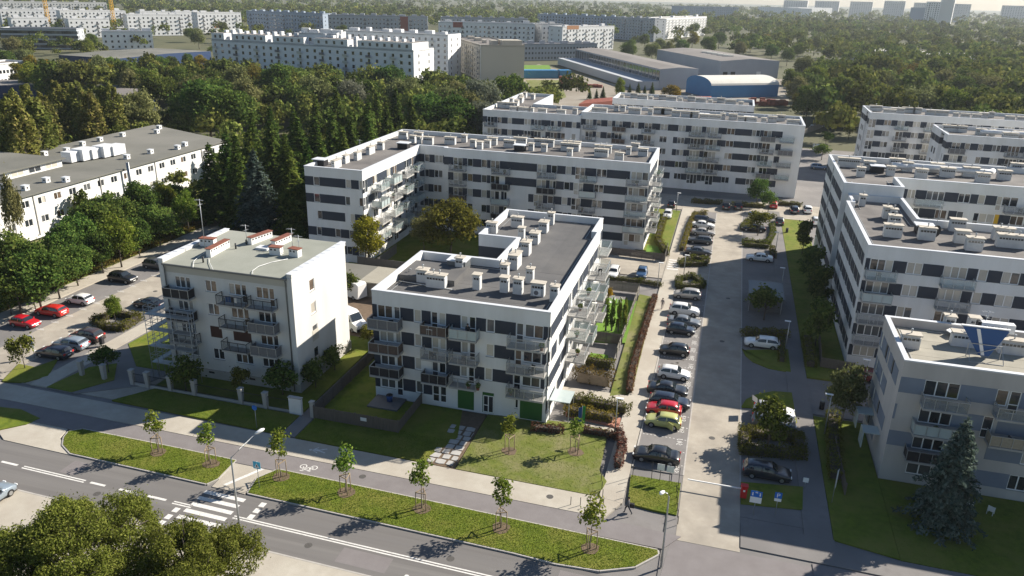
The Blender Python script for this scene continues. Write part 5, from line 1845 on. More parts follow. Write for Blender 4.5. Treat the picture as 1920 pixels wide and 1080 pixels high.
# mixed trees in front of the works building
row(BR + ['fresh0'], [(-100.2, 84.4), (-96.4, 84.2), (-99.7, 93.9), (-101.5, 99.1), (-102.4, 102.9), (-100.8, 105.3), (-102.6, 111.2), (-104.1, 117.4), (-103.5, 122.1), (-103.4, 126.9), (-92.9, 78.6), (-91.1, 80.4), (-92.5, 85.0), (-93.9, 90.0), (-94.4, 95.8), (-93.8, 99.2), (-95.1, 105.0), (-95.8, 111.1), (-96.7, 120.2)], (6.5, 9.5), 'bushy tree in the thicket in front of the works building', 'thicket in front of the works building', 'tree', (.8, 1.05))
row(['round0', 'round1', 'shrub0', 'shrub1'], [(-98.1, 83.2), (-98.0, 86.9), (-97.8, 90.8), (-96.7, 93.9), (-97.6, 99.4), (-96.6, 104.4), (-96.4, 109.4), (-96.2, 114.8), (-97.2, 122.2), (-97.0, 128.6), (-93.9, 77.9), (-92.5, 80.6), (-95.3, 131.4)], (2.6, 3.8), 'bush at the foot of the thicket by the left car park', 'bushes by the left car park', 'bush', (1.0, 1.5))
# trees between the works building and the white blocks
row(OL + BR + ['poplar1', 'autumn0', 'willow1'], [(-222.3, 272.4), (-206.3, 262.8), (-184.3, 244.3), (-173.4, 239.7), (-179.0, 258.9), (-156.1, 229.6), (-178.3, 271.8), (-164.5, 262.5), (-173.1, 288.4), (-139.6, 198.2), (-153.1, 205.9), (-162.8, 208.7), (-196.5, 237.3), (-162.0, 186.9), (-140.4, 238.1), (-137.4, 243.5), (-139.5, 258.7), (-125.8, 246.1), (-124.0, 256.9), (-130.6, 292.2), (-109.1, 255.1), (-103.5, 258.1), (-92.0, 245.9), (-92.8, 263.9), (-81.0, 251.7), (-78.6, 262.0), (-76.8, 272.6), (-108.8, 228.8), (-88.9, 223.7), (-77.4, 215.5), (-76.0, 225.8), (-69.0, 219.7)], (13, 17), 'broadleaf tree in the belt below the white apartment blocks', 'mixed trees below the white blocks')
row(['fresh0', 'fresh1', 'yellow1', 'olive2'], [(-131.5, 286.5), (-119.2, 271.3), (-129.1, 250.4), (-143.5, 258.1), (-85.0, 294.1), (-275.4, 277.0), (-311.1, 295.4), (-294.7, 287.9), (-231.7, 274.2), (-224.9, 257.2), (-385.1, 408.6), (-263.3, 284.6)], (11, 14), 'broadleaf tree standing out of the belt below the white blocks', 'light green trees below the white blocks')
row(BR + OL, [(-401.3, 370.2), (-356.4, 323.1), (-364.2, 341.8), (-432.1, 569.5), (-379.0, 507.8), (-442.2, 630.7), (-420.4, 451.1), (-353.8, 681.6), (-285.5, 594.7)], (10, 14), 'broadleaf tree among the white houses at the upper left', 'trees among the far left houses')
row(['fresh0', 'fresh1', 'yellow0', 'yellow1', 'broad2', 'olive3', 'autumn1'], [(-293.6, 290.3), (-296.7, 301.1), (-284.4, 295.9), (-269.2, 287.1), (-261.3, 286.1), (-260.0, 292.5), (-260.3, 301.1), (-301.8, 333.4), (-298.3, 320.7), (-274.1, 336.0), (-284.2, 356.8), (-288.7, 375.6), (-266.2, 356.4), (-269.7, 255.4), (-258.9, 249.8), (-295.0, 271.9), (-263.0, 259.2), (-233.6, 275.7), (-217.1, 261.6)], (8, 13), 'tree before the blue walled hall at the upper left', 'trees before the blue hall')
# wood on the right beyond the estate
row(BR + OL + ['fresh1', 'willow0', 'autumn0'], [(26.9, 363.7), (35.5, 390.5), (46.7, 435.6), (47.9, 389.0), (52.1, 377.8), (63.5, 412.7), (75.7, 453.2), (71.1, 388.5), (83.0, 424.1), (78.9, 367.8), (91.9, 400.1), (91.5, 374.7), (103.2, 393.3), (108.0, 383.6), (109.2, 366.0), (47.7, 319.6), (56.9, 338.4), (60.6, 326.4), (65.8, 319.7), (74.9, 333.8), (77.5, 316.8), (86.9, 330.5), (89.8, 317.8), (95.6, 317.4), (34.9, 322.7), (27.2, 309.1), (27.1, 407.0), (36.1, 467.2), (48.3, 497.0), (142.3, 513.5), (159.5, 545.9), (24.6, 627.9), (34.4, 599.2)], (12, 16), 'broadleaf tree in the wood beyond the right-hand blocks', 'wood beyond the right-hand blocks')
row(BR + OL + ['fresh0', 'yellow0'], [(1.7, 650.1), (10.3, 722.6), (25.5, 803.9), (36.3, 724.4), (45.2, 659.7), (62.1, 726.2), (68.5, 661.7), (76.3, 630.4), (96.1, 699.5), (118.7, 772.9), (112.8, 657.4), (133.5, 711.8), (135.4, 652.8), (170.6, 757.8), (169.2, 699.2), (176.2, 668.5), (206.3, 726.7), (-22.6, 656.6), (-17.4, 765.0), (-40.0, 744.4), (-43.3, 657.7), (-60.5, 662.2), (-81.1, 730.6), (-73.5, 566.8), (-56.7, 565.3), (-47.7, 587.0), (182.6, 622.8)], (12, 16), 'broadleaf tree in the wood behind the grey halls', 'wood behind the grey halls')

# ---------------------------------------------------------------- vehicles
for nm, c in (('white', (0.75, 0.75, 0.74)), ('black', (0.012, 0.012, 0.014)), ('navy', (0.014, 0.018, 0.032)), ('gray', (0.085, 0.088, 0.095)), ('silver', (0.42, 0.40, 0.375)), ('red', (0.42, 0.012, 0.02)), ('brightred', (0.50, 0.025, 0.02)), ('blue', (0.05, 0.11, 0.22)), ('paleblue', (0.26, 0.31, 0.36)), ('lime', (0.42, 0.43, 0.15)), ('brown', (0.05, 0.035, 0.032)), ('wine', (0.11, 0.012, 0.016)), ('metalgray', (0.17, 0.18, 0.19))):
    mat('paint_' + nm, c, 0.28, spec=0.5, metal=0.25 if nm in ('gray', 'silver', 'metalgray', 'paleblue', 'blue') else 0.0, coat=0.8)
mat('car_glass', (0.015, 0.02, 0.024), 0.04, spec=0.9)
mat('tyre', (0.016, 0.016, 0.017), 0.8)
mat('rim', (0.45, 0.46, 0.47), 0.3, metal=0.8)
mat('plastic_black', (0.02, 0.02, 0.021), 0.6)
mat('lamp_clear', (0.75, 0.77, 0.78), 0.12, spec=0.8)
mat('lamp_red', (0.40, 0.015, 0.012), 0.2, spec=0.7)
mat('plate', (0.75, 0.75, 0.73), 0.4)

# profile per body kind: (x from rear to front as share of length, belt height, roof height or 0, half width share)
KIND = {
    'hatch': (3.95, 1.72, 1.47, [(0, .62, 0, .80), (.03, .88, 0, .93), (.07, .95, .97, .96), (.13, .95, 1.36, .985), (.25, .94, 1.46, 1), (.45, .92, 1.47, 1), (.58, .91, 1.42, 1), (.72, .92, .95, 1), (.85, .86, 0, .985), (.95, .74, 0, .92), (1, .55, 0, .78)], (.07, .72)),
    'sedan': (4.75, 1.83, 1.44, [(0, .66, 0, .80), (.03, .90, 0, .92), (.12, .98, 0, .97), (.20, .97, .99, 1), (.32, .95, 1.38, 1), (.44, .93, 1.44, 1), (.54, .92, 1.42, 1), (.61, .92, 1.30, 1), (.70, .93, .96, 1), (.85, .86, 0, .985), (.95, .74, 0, .93), (1, .56, 0, .80)], (.20, .70)),
    'wagon': (4.65, 1.80, 1.48, [(0, .64, 0, .82), (.025, .92, 0, .93), (.05, .97, .99, .96), (.10, .96, 1.38, .98), (.2, .95, 1.47, 1), (.45, .93, 1.48, 1), (.58, .92, 1.43, 1), (.71, .93, .96, 1), (.85, .86, 0, .985), (.95, .74, 0, .93), (1, .56, 0, .80)], (.05, .71)),
    'suv': (4.45, 1.84, 1.66, [(0, .72, 0, .84), (.03, 1.02, 0, .94), (.06, 1.06, 1.08, .97), (.12, 1.06, 1.54, .98), (.25, 1.04, 1.65, 1), (.48, 1.02, 1.66, 1), (.58, 1.01, 1.60, 1), (.71, 1.03, 1.06, 1), (.85, .98, 0, .985), (.95, .86, 0, .93), (1, .62, 0, .82)], (.06, .71)),
    'mpv': (4.25, 1.76, 1.60, [(0, .68, 0, .82), (.025, .95, 0, .93), (.05, 1.0, 1.02, .96), (.10, 1.0, 1.49, .98), (.25, .98, 1.59, 1), (.45, .96, 1.60, 1), (.6, .95, 1.50, 1), (.77, .97, 1.0, 1), (.88, .88, 0, .98), (.96, .76, 0, .92), (1, .58, 0, .80)], (.05, .77)),
}


def car_meshes(kind, paint):
    L, Wd, Hh, st, (g0, g1) = KIND[kind]
    hw = Wd / 2
    zb = .2

    def body():
        mb = MB().mat('paint_' + paint)
        rings = []
        for f, zbelt, zr, ws in st:
            w = hw * ws
            x = (f - .5) * L
            ends = f < .01 or f > .99
            zlow = .34 if ends else zb
            r = [(w * .9, zlow), (w, zlow + .16), (w, zbelt * .72), (w * .955, zbelt)]
            if zr:
                t = max(0.0, (zr - zbelt) / (Hh - zbelt))
                r += [(w * (.94 - .10 * t), zbelt + (zr - zbelt) * .55), (w * (.92 - .17 * t), zr - .05 * t), (w * .45, zr + .02 * t)]
            else:
                r += [(w * .93, zbelt + .012), (w * .8, zbelt + .03), (w * .42, zbelt + .05)]
            rings.append([(x, -y, z) for y, z in r] + [(x, y, z) for y, z in reversed(r)])
        k = len(rings[0])
        for r in rings:
            mb.v.extend(r)
        for i in range(len(rings) - 1):
            for j in range(k):
                a, b = i * k + j, i * k + (j + 1) % k
                if j == k - 1:
                    mb.mat('plastic_black')
                mb.face((a, b, b + k, a + k), True)
                mb.mat('paint_' + paint)
        mb.face(tuple(range(k - 1, -1, -1)))
        mb.face(tuple((len(rings) - 1) * k + i for i in range(k)))
        mb.mat('plastic_black')
        for sx in (-1, 1):
            for s in (-1, 1):
                cx = sx * L * .295 + (.03 if sx > 0 else -.02)
                n0 = len(mb.v)
                pts = []
                for q in range(11):
                    a = math.pi * q / 10
                    pts.append((cx + math.cos(a) * .37, s * (hw + .006), .30 + math.sin(a) * .37))
                pts += [(cx - .37, s * (hw + .006), .19), (cx + .37, s * (hw + .006), .19)]
                mb.quad(*(pts if s < 0 else pts[::-1]))
        mb.mat('plastic_black')
        for s in (-1, 1):
            mb.box(-.5 * L + .15, s * (hw * .97) - .02, .2, .5 * L - .2, s * (hw * .97) + .02, .27)
        return mb.mesh('car_body')

    def interp(f):
        for a, b in zip(st, st[1:]):
            if a[0] <= f <= b[0]:
                t = (f - a[0]) / (b[0] - a[0])
                z = [a[i] + (b[i] - a[i]) * t for i in (1, 2, 3)]
                if not a[2]:
                    z[1] = b[2]
                if not b[2]:
                    z[1] = a[2]
                return z
        return st[-1][1:]

    def side_pt(f, v, s, off=.012):
        zbelt, zr, ws = interp(f)
        w = hw * ws
        t = max(0.0, (zr - zbelt) / (Hh - zbelt))
        seq = [(w * .955, zbelt), (w * (.94 - .10 * t), zbelt + (zr - zbelt) * .55), (w * (.92 - .17 * t), zr - .05 * t)]
        p, q = (seq[0], seq[1]) if v < .55 else (seq[1], seq[2])
        u = v / .55 if v < .55 else (v - .55) / .45
        return ((f - .5) * L, s * (p[0] + (q[0] - p[0]) * u + off), p[1] + (q[1] - p[1]) * u)

    def sideglass(fa, fb, s):
        mb = MB().mat('car_glass')
        n = 4
        fs = [fa + (fb - fa) * i / n for i in range(n + 1)]
        for a, b in zip(fs, fs[1:]):
            for v0, v1 in ((.1, .55), (.55, .9)):
                q = [side_pt(a, v0, s), side_pt(b, v0, s), side_pt(b, v1, s), side_pt(a, v1, s)]
                mb.quad(*(q if s < 0 else q[::-1]))
        return mb.mesh('side_window')

    def endglass(fa, fb, front):
        """windscreen or rear window between two stations, just proud of the shell"""
        mb = MB().mat('car_glass')
        A, B = interp(fa), interp(fb)
        fr = []
        for f, (zbelt, zr, ws) in ((fa, A), (fb, B)):
            w = hw * ws
            t = max(0.0, (zr - zbelt) / (Hh - zbelt))
            fr.append(((f - .5) * L, w * (.92 - .17 * t) * .93, zr))
        lo, hi = (fr[1], fr[0]) if front else (fr[0], fr[1])
        sg = 1 if front else -1
        lift = .035
        t0, t1 = .10, .90
        for ya, yb in ((-1, -.45), (-.45, .45), (.45, 1)):
            q = []
            for t, yy in ((t0, ya), (t0, yb), (t1, yb), (t1, ya)):
                x = lo[0] + (hi[0] - lo[0]) * t
                w = lo[1] + (hi[1] - lo[1]) * t
                z = lo[2] + (hi[2] - lo[2]) * t + (0.022 if abs(yy) < .5 else -0.005)
                q.append((x + sg * lift * .6, w * yy, z + lift))
            mb.quad(*(q if front else q[::-1]))
        return mb.mesh('windscreen' if front else 'rear_window')

    def lamp(front, s):
        mb = MB().mat('lamp_clear' if front else 'lamp_red')
        x = (L / 2 if front else -L / 2) * .965
        z = st[-2][1] - .13 if front else st[1][1] - .2
        w = hw * .9
        h = .13 if front else .22
        mb.box(min(x, x * 1.012) - .03, s * w * .62 if s > 0 else -w * 1.0, z, max(x, x * 1.012) + .03, w * 1.0 if s > 0 else -w * .62, z + h)
        return mb.mesh('headlight' if front else 'tail_light')

    def plate(front):
        x = (L / 2 + .006) * (1 if front else -1)
        return MB().mat('plate').box(x - .008, -.26, .40 if front else .55, x + .008, .26, .51 if front else .66).mesh('number_plate')

    def mirror(s):
        return MB().mat('paint_' + paint).box(L * (g1 - .5) - .38, s * hw + (0 if s > 0 else -.17), st[5][1] + .02, L * (g1 - .5) - .24, s * hw + (.17 if s > 0 else 0), st[5][1] + .16).mesh('mirror')
    c = lambda key, fn: cached((kind, paint if key in ('body',) or key.startswith('mir') else '', key), fn)
    roofs = [x[0] for x in st if x[2] > Hh - .14]
    ra, rb = min(roofs), max(roofs)
    fl = [x[0] for x in st if x[2]]
    mid = (g0 + g1) / 2 + .01
    out = [('car_body', c('body', body))]
    a0 = fl[0] + (ra - fl[0]) * .5
    b0 = rb + (fl[-1] - rb) * .6
    for s in (-1, 1):
        out.append(('side_window', c('sg1%d' % s, lambda: sideglass(a0, mid - .02, s))))
        out.append(('side_window', c('sg2%d' % s, lambda: sideglass(mid + .015, b0, s))))
        out.append(('headlight', c('hl%d' % s, lambda: lamp(True, s))))
        out.append(('tail_light', c('tl%d' % s, lambda: lamp(False, s))))
        out.append(('mirror', c('mir%d' % s, lambda: mirror(s))))
    out.append(('windscreen', c('ws', lambda: endglass(rb, fl[-1], True))))
    out.append(('rear_window', c('rw', lambda: endglass(fl[0], ra, False))))
    out.append(('number_plate', c('p1', lambda: plate(True))))
    out.append(('number_plate', c('p2', lambda: plate(False))))
    return L, hw, out


def tyre_mesh():
    mb = MB().mat('tyre')
    mb.tube([(0, -.1, 0), (0, -.085, 0), (0, .085, 0), (0, .1, 0)], [.27, .315, .315, .27], 14)
    return mb.mesh('wheel')


def rim_mesh():
    mb = MB().mat('rim')
    mb.tube([(0, -.112, 0), (0, .112, 0)], .2, 12)
    return mb.mesh('rim')


def car(kind, paint, xy, rz, label, z=0.05, group=None, scale=1.0):
    L, hw, parts = car_meshes(kind, paint)
    t = thing('parked_car', (*xy, z), label, 'car', rz, group)
    t.scale = (scale,) * 3
    for nm, me in parts:
        put(nm, me, t)
    for sx in (-1, 1):
        for s in (-1, 1):
            w = put('wheel', cached('tyre', tyre_mesh), t, (sx * L * .295 + (.03 if sx > 0 else -.02), s * (hw - .07), .315))
            put('rim', cached('rim', rim_mesh), w)
    return t


E_, W_, N_, S_ = 0.0, math.pi, math.pi / 2, -math.pi / 2
RC = 'cars in the long row beside the drive'
LC = 'cars in the left car park'
# right car park, from the near end (nose towards the pavement = W_)
for i_, (k, p, xy, rz, lab) in enumerate((
    ('sedan', 'black', (-3.1, 69.0), W_, 'long black saloon alone in the bay nearest the street'),
    ('hatch', 'lime', (-3.1, 76.0), W_, 'lime yellow small hatchback with its side door open'),
    ('hatch', 'red', (-3.3, 78.7), W_, 'bright red hatchback squeezed behind the lime yellow one'),
    ('wagon', 'navy', (-2.8, 80.7), E_, 'dark navy estate car between the red hatchback and the dark saloon'),
    ('sedan', 'black', (-3.3, 83.6), E_, 'glossy black saloon second from the white small hatchback'),
    ('hatch', 'white', (-2.9, 88.0), E_, 'white small hatchback parked below the black hatchback'),
    ('hatch', 'black', (-3.4, 94.9), W_, 'black hatchback with bright rims and red tail lights'),
    ('hatch', 'navy', (-3.1, 102.0), E_, 'dark blue hatchback with shining headlights beside the grey car'),
    ('sedan', 'metalgray', (-2.9, 105.0), E_, 'dark grey saloon half hidden behind the dark blue hatchback'),
    ('suv', 'white', (-3.1, 109.3), E_, 'white crossover car next to the silver people carrier'),
    ('mpv', 'silver', (-3.1, 116.1), W_, 'beige silver people carrier beside the planted island'),
    ('sedan', 'gray', (-2.6, 139.2), E_, 'dark grey saloon at the end of the yellow hedge'),
    ('wagon', 'gray', (-2.6, 146.4), W_, 'grey estate car behind the dark grey saloon'),
    ('sedan', 'silver', (-2.4, 152.1), E_, 'pale silver car behind the grey estate car'),
    ('sedan', 'white', (-2.7, 157.5), E_, 'white saloon second from the far end of the hedged row'),
    ('wagon', 'navy', (-2.6, 161.3), E_, 'dark car farthest back in the hedged row'),
    ('wagon', 'white', (7.8, 101.0), W_, 'white estate car alone in the shaded bays'),
    ('sedan', 'white', (8.1, 139.2), W_, 'white saloon parked above the flat shelter roof'),
    ('suv', 'white', (8.7, 81.8), E_, 'white car with its tailgate raised behind the clipped hedge island'),
    ('wagon', 'metalgray', (8.6, 79.6), E_, 'grey estate car beside the clipped hedge of the island'),
    ('wagon', 'navy', (7.6, 69.4), E_, 'dark estate car in the shade behind the parking signs'),
    ('sedan', 'black', (7.3, 158.7), W_, 'black car half hidden by the round tree on the island'),
    ('mpv', 'wine', (19.4, 94.8), W_, 'dark red car in front of the pale grey block side wall'))):
    car(k, p, xy, rz, lab, group=RC if i_ < 16 else 'cars in the shaded bays across the drive')
for k, p, xy, rz, lab in (
    ('wagon', 'white', (-15.7, 122.5), S_, 'white car with a dark rear window beside the balconies'),
    ('hatch', 'blue', (-11.1, 123.9), S_, 'light blue car beside the zebra crossing'),
    ('wagon', 'white', (-10.3, 163.2), S_, 'white car at the end of the narrow garden hedge'),
    ('hatch', 'navy', (-10.2, 172.6), N_, 'dark blue car in the shade of the far block'),
    ('mpv', 'black', (1.6, 175.1), N_, 'black car in the shade at the far block entrance'),
    ('suv', 'black', (4.2, 176.1), N_, 'second black car in the shade at the far block entrance'),
    ('hatch', 'brightred', (11.8, 180.0), N_, 'red hatchback beside the round trees near the far block'),
    ('wagon', 'navy', (16.2, 177.3), N_, 'dark blue car next to the white van-like car by the far block'),
    ('mpv', 'white', (19.0, 178.3), N_, 'white upright car near the corner of the far block'),
    ('hatch', 'gray', (12.6, 166.0), N_, 'dark grey hatchback parked above the small lawn'),
    ('mpv', 'white', (20.0, 168.8), N_, 'white car half hidden by the courtyard block corner'),
    ('wagon', 'blue', (25.6, 229.2), E_, 'blue car beside the corner of the stepped roof'),
    ('mpv', 'white', (29.4, 302.9), S_, 'white van in the back car park'),
    ('sedan', 'gray', (33.4, 311.2), S_, 'dark car beside the white van in the back car park'),
    ('sedan', 'gray', (36.3, 309.8), S_, 'silver grey car behind the reddish shrub in the back car park')):
    car(k, p, xy, rz, lab)
# left car park
for k, p, xy, rz, lab in (
    ('hatch', 'red', (-88.9, 75.5), E_, 'deep red hatchback nearest the left edge'),
    ('wagon', 'brightred', (-88.8, 79.8), W_, 'faded red estate car between the red hatchback and the white car'),
    ('hatch', 'white', (-88.3, 84.5), W_, 'white hatchback in the left car park'),
    ('suv', 'black', (-89.0, 93.9), E_, 'black crossover car by the kerb of the left car park'),
    ('suv', 'gray', (-88.3, 100.9), E_, 'dark green grey car cut off by the older house'),
    ('sedan', 'black', (-78.0, 86.5), W_, 'black saloon with shining tail next to the older house'),
    ('suv', 'brown', (-77.8, 74.5), W_, 'dark brown car right of the pale blue estate car'),
    ('wagon', 'paleblue', (-78.0, 72.0), W_, 'pale blue old estate car'),
    ('wagon', 'navy', (-78.0, 69.3), W_, 'dark blue estate car next to the grass corner'),
    ('wagon', 'black', (-87.3, 141.2), W_, 'black estate car below the conifer belt'),
    ('sedan', 'black', (-88.4, 124.1), W_, 'black car behind the rear edge of the green roof'),
    ('wagon', 'navy', (-77.4, 127.3), W_, 'dark blue car in the shade of the long block wing'),
    ('sedan', 'blue', (-79.1, 131.4), W_, 'blue car next to the blue spruce')):
    car(k, p, xy, rz, lab, z=0.04, group=LC)
car('wagon', 'paleblue', (-59.8, 43.5), N_, 'pale blue car cut by the left edge on the near pavement', z=0.13)

# raised tailgate and open door of two of them
for lab, fn in (('white car with its tailgate raised behind the clipped hedge island', lambda mb: mb.mat('paint_gray').obox((-1.95, 0, 1.62), (-2.55, 0, 2.0), 1.35, .08)), ('lime yellow small hatchback with its side door open', lambda mb: mb.mat('paint_lime').obox((-.55, .9, .72), (-1.15, 1.5, .72), .07, .75))):
    for o in COL.objects:
        if o.get('label') == lab:
            put('tailgate' if 'tailgate' in lab else 'door', fn(MB()).mesh('door'), o)
            break


# white delivery vans behind the older house
def van(xy, rz, label):
    t = thing('delivery_van', (*xy, .15), label, 'van', rz)
    mb = MB().mat('paint_white')
    prof = [(-2.9, .35), (-2.95, 2.45), (-2.6, 2.68), (.75, 2.68), (1.25, 2.45), (1.95, 1.45), (2.75, 1.18), (2.9, .95), (2.9, .35)]
    for s, w in ((-1, .98), (1, .98)):
        pass
    n = len(prof)
    for (x0, z0), (x1, z1) in zip(prof, prof[1:] + prof[:1]):
        w0 = .98 if z0 < 1.5 else .86
        w1 = .98 if z1 < 1.5 else .86
        mb.quad((x0, -w0, z0), (x0, w0, z0), (x1, w1, z1), (x1, -w1, z1))
    for s in (-1, 1):
        lo = [(-2.9, .35), (2.9, .35), (2.9, .95), (2.75, 1.18), (1.95, 1.45), (-2.93, 1.45)]
        hi = [(-2.93, 1.45), (1.95, 1.45), (1.25, 2.45), (.75, 2.68), (-2.6, 2.68), (-2.95, 2.45)]
        a = [(x, s * .98, z) for x, z in lo]
        b = [(x, s * (.98 if z < 1.5 else .86), z) for x, z in hi]
        mb.quad(*(a if s < 0 else a[::-1]))
        mb.quad(*(b if s < 0 else b[::-1]))
    put('van_body', mb.mesh('van_body'), t)
    put('windscreen', MB().mat('car_glass').quad((1.92, -.86, 1.55), (1.92, .86, 1.55), (1.33, .78, 2.42), (1.33, -.78, 2.42)).mesh('windscreen'), t, (.03, 0, .02))
    for s in (-1, 1):
        q = [(.75, s * .975, 1.55), (1.6, s * .975, 1.55), (1.15, s * .9, 2.3), (.75, s * .9, 2.3)]
        put('side_window', MB().mat('car_glass').quad(*q).mesh('side_window'), t, (0, s * .015, 0))
        put('headlight', MB().mat('lamp_clear').box(2.7, s * .65 - .18, .95, 2.9, s * .65 + .18, 1.2).mesh('headlight'), t)
        put('mirror', MB().mat('plastic_black').box(1.35, s * 1.1 - .1, 1.5, 1.5, s * 1.1 + .1, 1.85).mesh('mirror'), t)
        for x in (-1.9, 1.85):
            w = put('wheel', CACHE['tyre'], t, (x, s * .9, .34))
            put('rim', CACHE['rim'], w)
    put('bumper', MB().mat('plastic_black').box(2.75, -.95, .3, 2.98, .95, .7).mesh('bumper'), t)
    return t


van((-47.4, 89.0), -R(25), 'white high roofed van pointing at the L-shaped block')
van((-52.8, 99.7), R(160), 'white van behind the first van, mostly hidden by the older house')
t = thing('trailer', (*(27.5, 256.6), .06), 'white box trailer beside the dark shrub in the back car park', 'trailer')
put('box', MB().mat('paint_white').box(-1.6, -1, .5, 1.6, 1, 2.3).mesh('box'), t)
put('drawbar', MB().mat('galv').box(1.6, -.06, .45, 2.8, .06, .55).mesh('drawbar'), t)
for s in (-1, 1):
    put('wheel', CACHE['tyre'], t, (-.1, s * 1.02, .315))

# ---------------------------------------------------------------- hedges
def hedge(pts, w, h, label, m='leaf_hedge', dens=85, leaf=.10, z=.12):
    """clipped hedge along a line: twiggy core with leaves over it"""
    rs = np.random.RandomState(int(abs(pts[0][0] * 131 + pts[0][1] * 17)) % 99991)
    t = thing('hedge', (*pts[0], z), label, 'hedge')
    P, N = [], []
    mb = MB().mat('bark')
    for (ax, ay), (bx, by) in zip(pts, pts[1:]):
        a, b = np.array([ax, ay]) - pts[0], np.array([bx, by]) - pts[0]
        L = np.linalg.norm(b - a)
        u = (b - a) / max(L, 1e-6)
        v = np.array([-u[1], u[0]])
        n = int(dens * L * (w + 2 * h))
        s = rs.uniform(-w * .5, L + w * .5, n)
        ph = rs.uniform(0, 1, n)
        peri = w + 2 * h
        q = ph * peri
        off = np.where(q < h, -w / 2, np.where(q < h + w, q - h - w / 2, w / 2))
        zz = np.where(q < h, q, np.where(q < h + w, h, peri - q))
        wob = 1 + .14 * np.sin(s * 2.3 + ax) + .1 * np.sin(s * 5.1)
        xy = a + s[:, None] * u + (off * wob + rs.normal(size=n) * .07)[:, None] * v
        P.append(np.column_stack([xy, zz * wob + rs.normal(size=n) * .07]))
        nn = np.column_stack([np.outer(np.sign(off) * (np.abs(off) > w * .45), v), np.where(np.abs(off) <= w * .45, 1.0, .25)])
        N.append(nn + rs.normal(size=(n, 3)) * .45)
        c = [tuple(a - v * w * .36), tuple(b - v * w * .36), tuple(b + v * w * .36), tuple(a + v * w * .36)]
        mb.prism(c, 0, h * .8)
    P, N = np.concatenate(P), np.concatenate(N)
    put('foliage', leaf_mesh('foliage', P, N, leaf * rs.uniform(.6, 1.3, len(P)), m, rs), t)
    put('stems', mb.mesh('stems'), t)


def ring(p):
    return p + [p[0]]


hedge([(-80.9, 79.1), (-77.9, 77.9), (-75.7, 78.4), (-76.0, 82.0), (-80.4, 82.3), (-80.9, 79.1)], 1.0, .9, 'low olive hedge round the small tree in the left car park')
hedge([(-14.1, 77.5), (-11.9, 77.6), (-7.4, 77.4)], 1.3, 1.1, 'green hedge along the entrance path of the L-shaped block')
hedge([(-13.5, 75.1), (-11.4, 75.1), (-8.5, 75.0)], 1.1, 1.0, 'low bronze hedge next to the red brick paving', 'leaf_goldhedge')
hedge([(-14.0, 83.8), (-10.3, 83.5)], 1.4, 1.5, 'yellow grassy hedge behind the pale plank fence', 'leaf_goldhedge')
hedge([(-13.8, 88.0), (-10.7, 87.9)], 1.0, 1.2, 'brown green hedge at the front of the small garden lawn')
hedge([(-7.9, 114.2), (-8.0, 99.4), (-8.0, 87.6), (-7.6, 82.2)], .7, .7, 'long dark red hedge between the lawn strip and the pavement', 'leaf_redhedge')
hedge([(-6.6, 66.2), (-6.7, 69.7), (-7.5, 72.7)], .7, 1.0, 'dark red hedge at the edge of the dry front lawn', 'leaf_redhedge')
hedge([(-11.1, 71.8), (-7.3, 71.7)], .6, .7, 'ragged red brown bushes in a row beside the advertising banner', 'leaf_redhedge')
hedge([(-16.2, 70.6), (-13.5, 71.0)], .9, .7, 'pale reddish shrubs along the foot of the L-shaped block', 'leaf_redhedge')
hedge([(-15.9, 120.3), (-11.0, 120.4), (-7.6, 119.8)], .8, .6, 'low hedge in front of the white and light blue cars')
hedge([(-5.4, 132.3), (-3.3, 135.8), (-0.9, 135.1), (-1.3, 132.8), (-5.3, 131.1)], .9, .8, 'hedge round the small island below the dark grey saloon')
hedge([(-5.0, 123.3), (-2.9, 125.7), (-1.0, 122.8), (-1.1, 121.3), (-4.7, 120.0), (-5.0, 123.3)], .9, .8, 'hedge round the island next to the silver people carrier')
hedge([(-5.6, 139.8), (-5.3, 155.3), (-4.8, 165.3), (-2.6, 167.9)], .8, .9, 'tall yellow hedge along the left side of the hedged row of cars', 'leaf_goldhedge')
hedge([(5.2, 158.4), (6.0, 163.6), (8.2, 167.9), (11.6, 170.0)], 1.0, .9, 'hedge at the far end of the islands beside the drive')
hedge([(5.5, 149.4), (9.9, 149.5), (11.1, 157.3), (11.0, 163.4)], .9, .8, 'hedge round the round tree island')
hedge([(5.5, 147.2), (9.9, 147.4)], .9, .8, 'short hedge in front of the white saloon above the shelter')
hedge([(10.5, 146.3), (10.6, 141.4)], .9, .9, 'dark end of the hedge beside the white saloon')
hedge([(5.6, 104.1), (10.9, 105.4)], 1.3, .9, 'long dark hedge in the shade above the white estate car')
hedge([(10.3, 103.7), (10.2, 96.7)], .8, .8, 'dark hedge behind the white estate car by the lamp')
hedge([(5.5, 76.5), (11.0, 77.2), (11.1, 73.8), (5.5, 73.0), (5.5, 76.5)], 1.1, 1.0, 'clipped hedge square round the small tree near the junction')
hedge([(13.8, 104.9), (13.7, 96.3)], 1.2, 1.0, 'shaded hedge beside the pavement below the courtyard block')
hedge([(-10.7, 159.6), (-10.5, 143.9), (-8.2, 136.2)], 1.0, 1.2, 'bright green hedge round the garden by the side drive', 'leaf_hedge')
hedge([(-13.2, 152.4), (-12.3, 156.9)], 1.0, 1.0, 'green hedge at the corner balcony of the long block')
hedge([(3.2, 177.7), (9.6, 178.6)], 1.0, .9, 'dark hedge below the shaded front of the far block')
hedge([(13.1, 182.5), (17.8, 182.7)], 1.0, .9, 'hedge behind the red hatchback at the far block')
hedge([(-5.7, 177.4), (0.2, 178.1)], 1.0, .9, 'dark hedge along the shaded garden of the far block')
hedge([(15.0, 82.8), (14.1, 70.8)], 1.3, 1.1, 'dark hedge along the garden of the pale grey block')

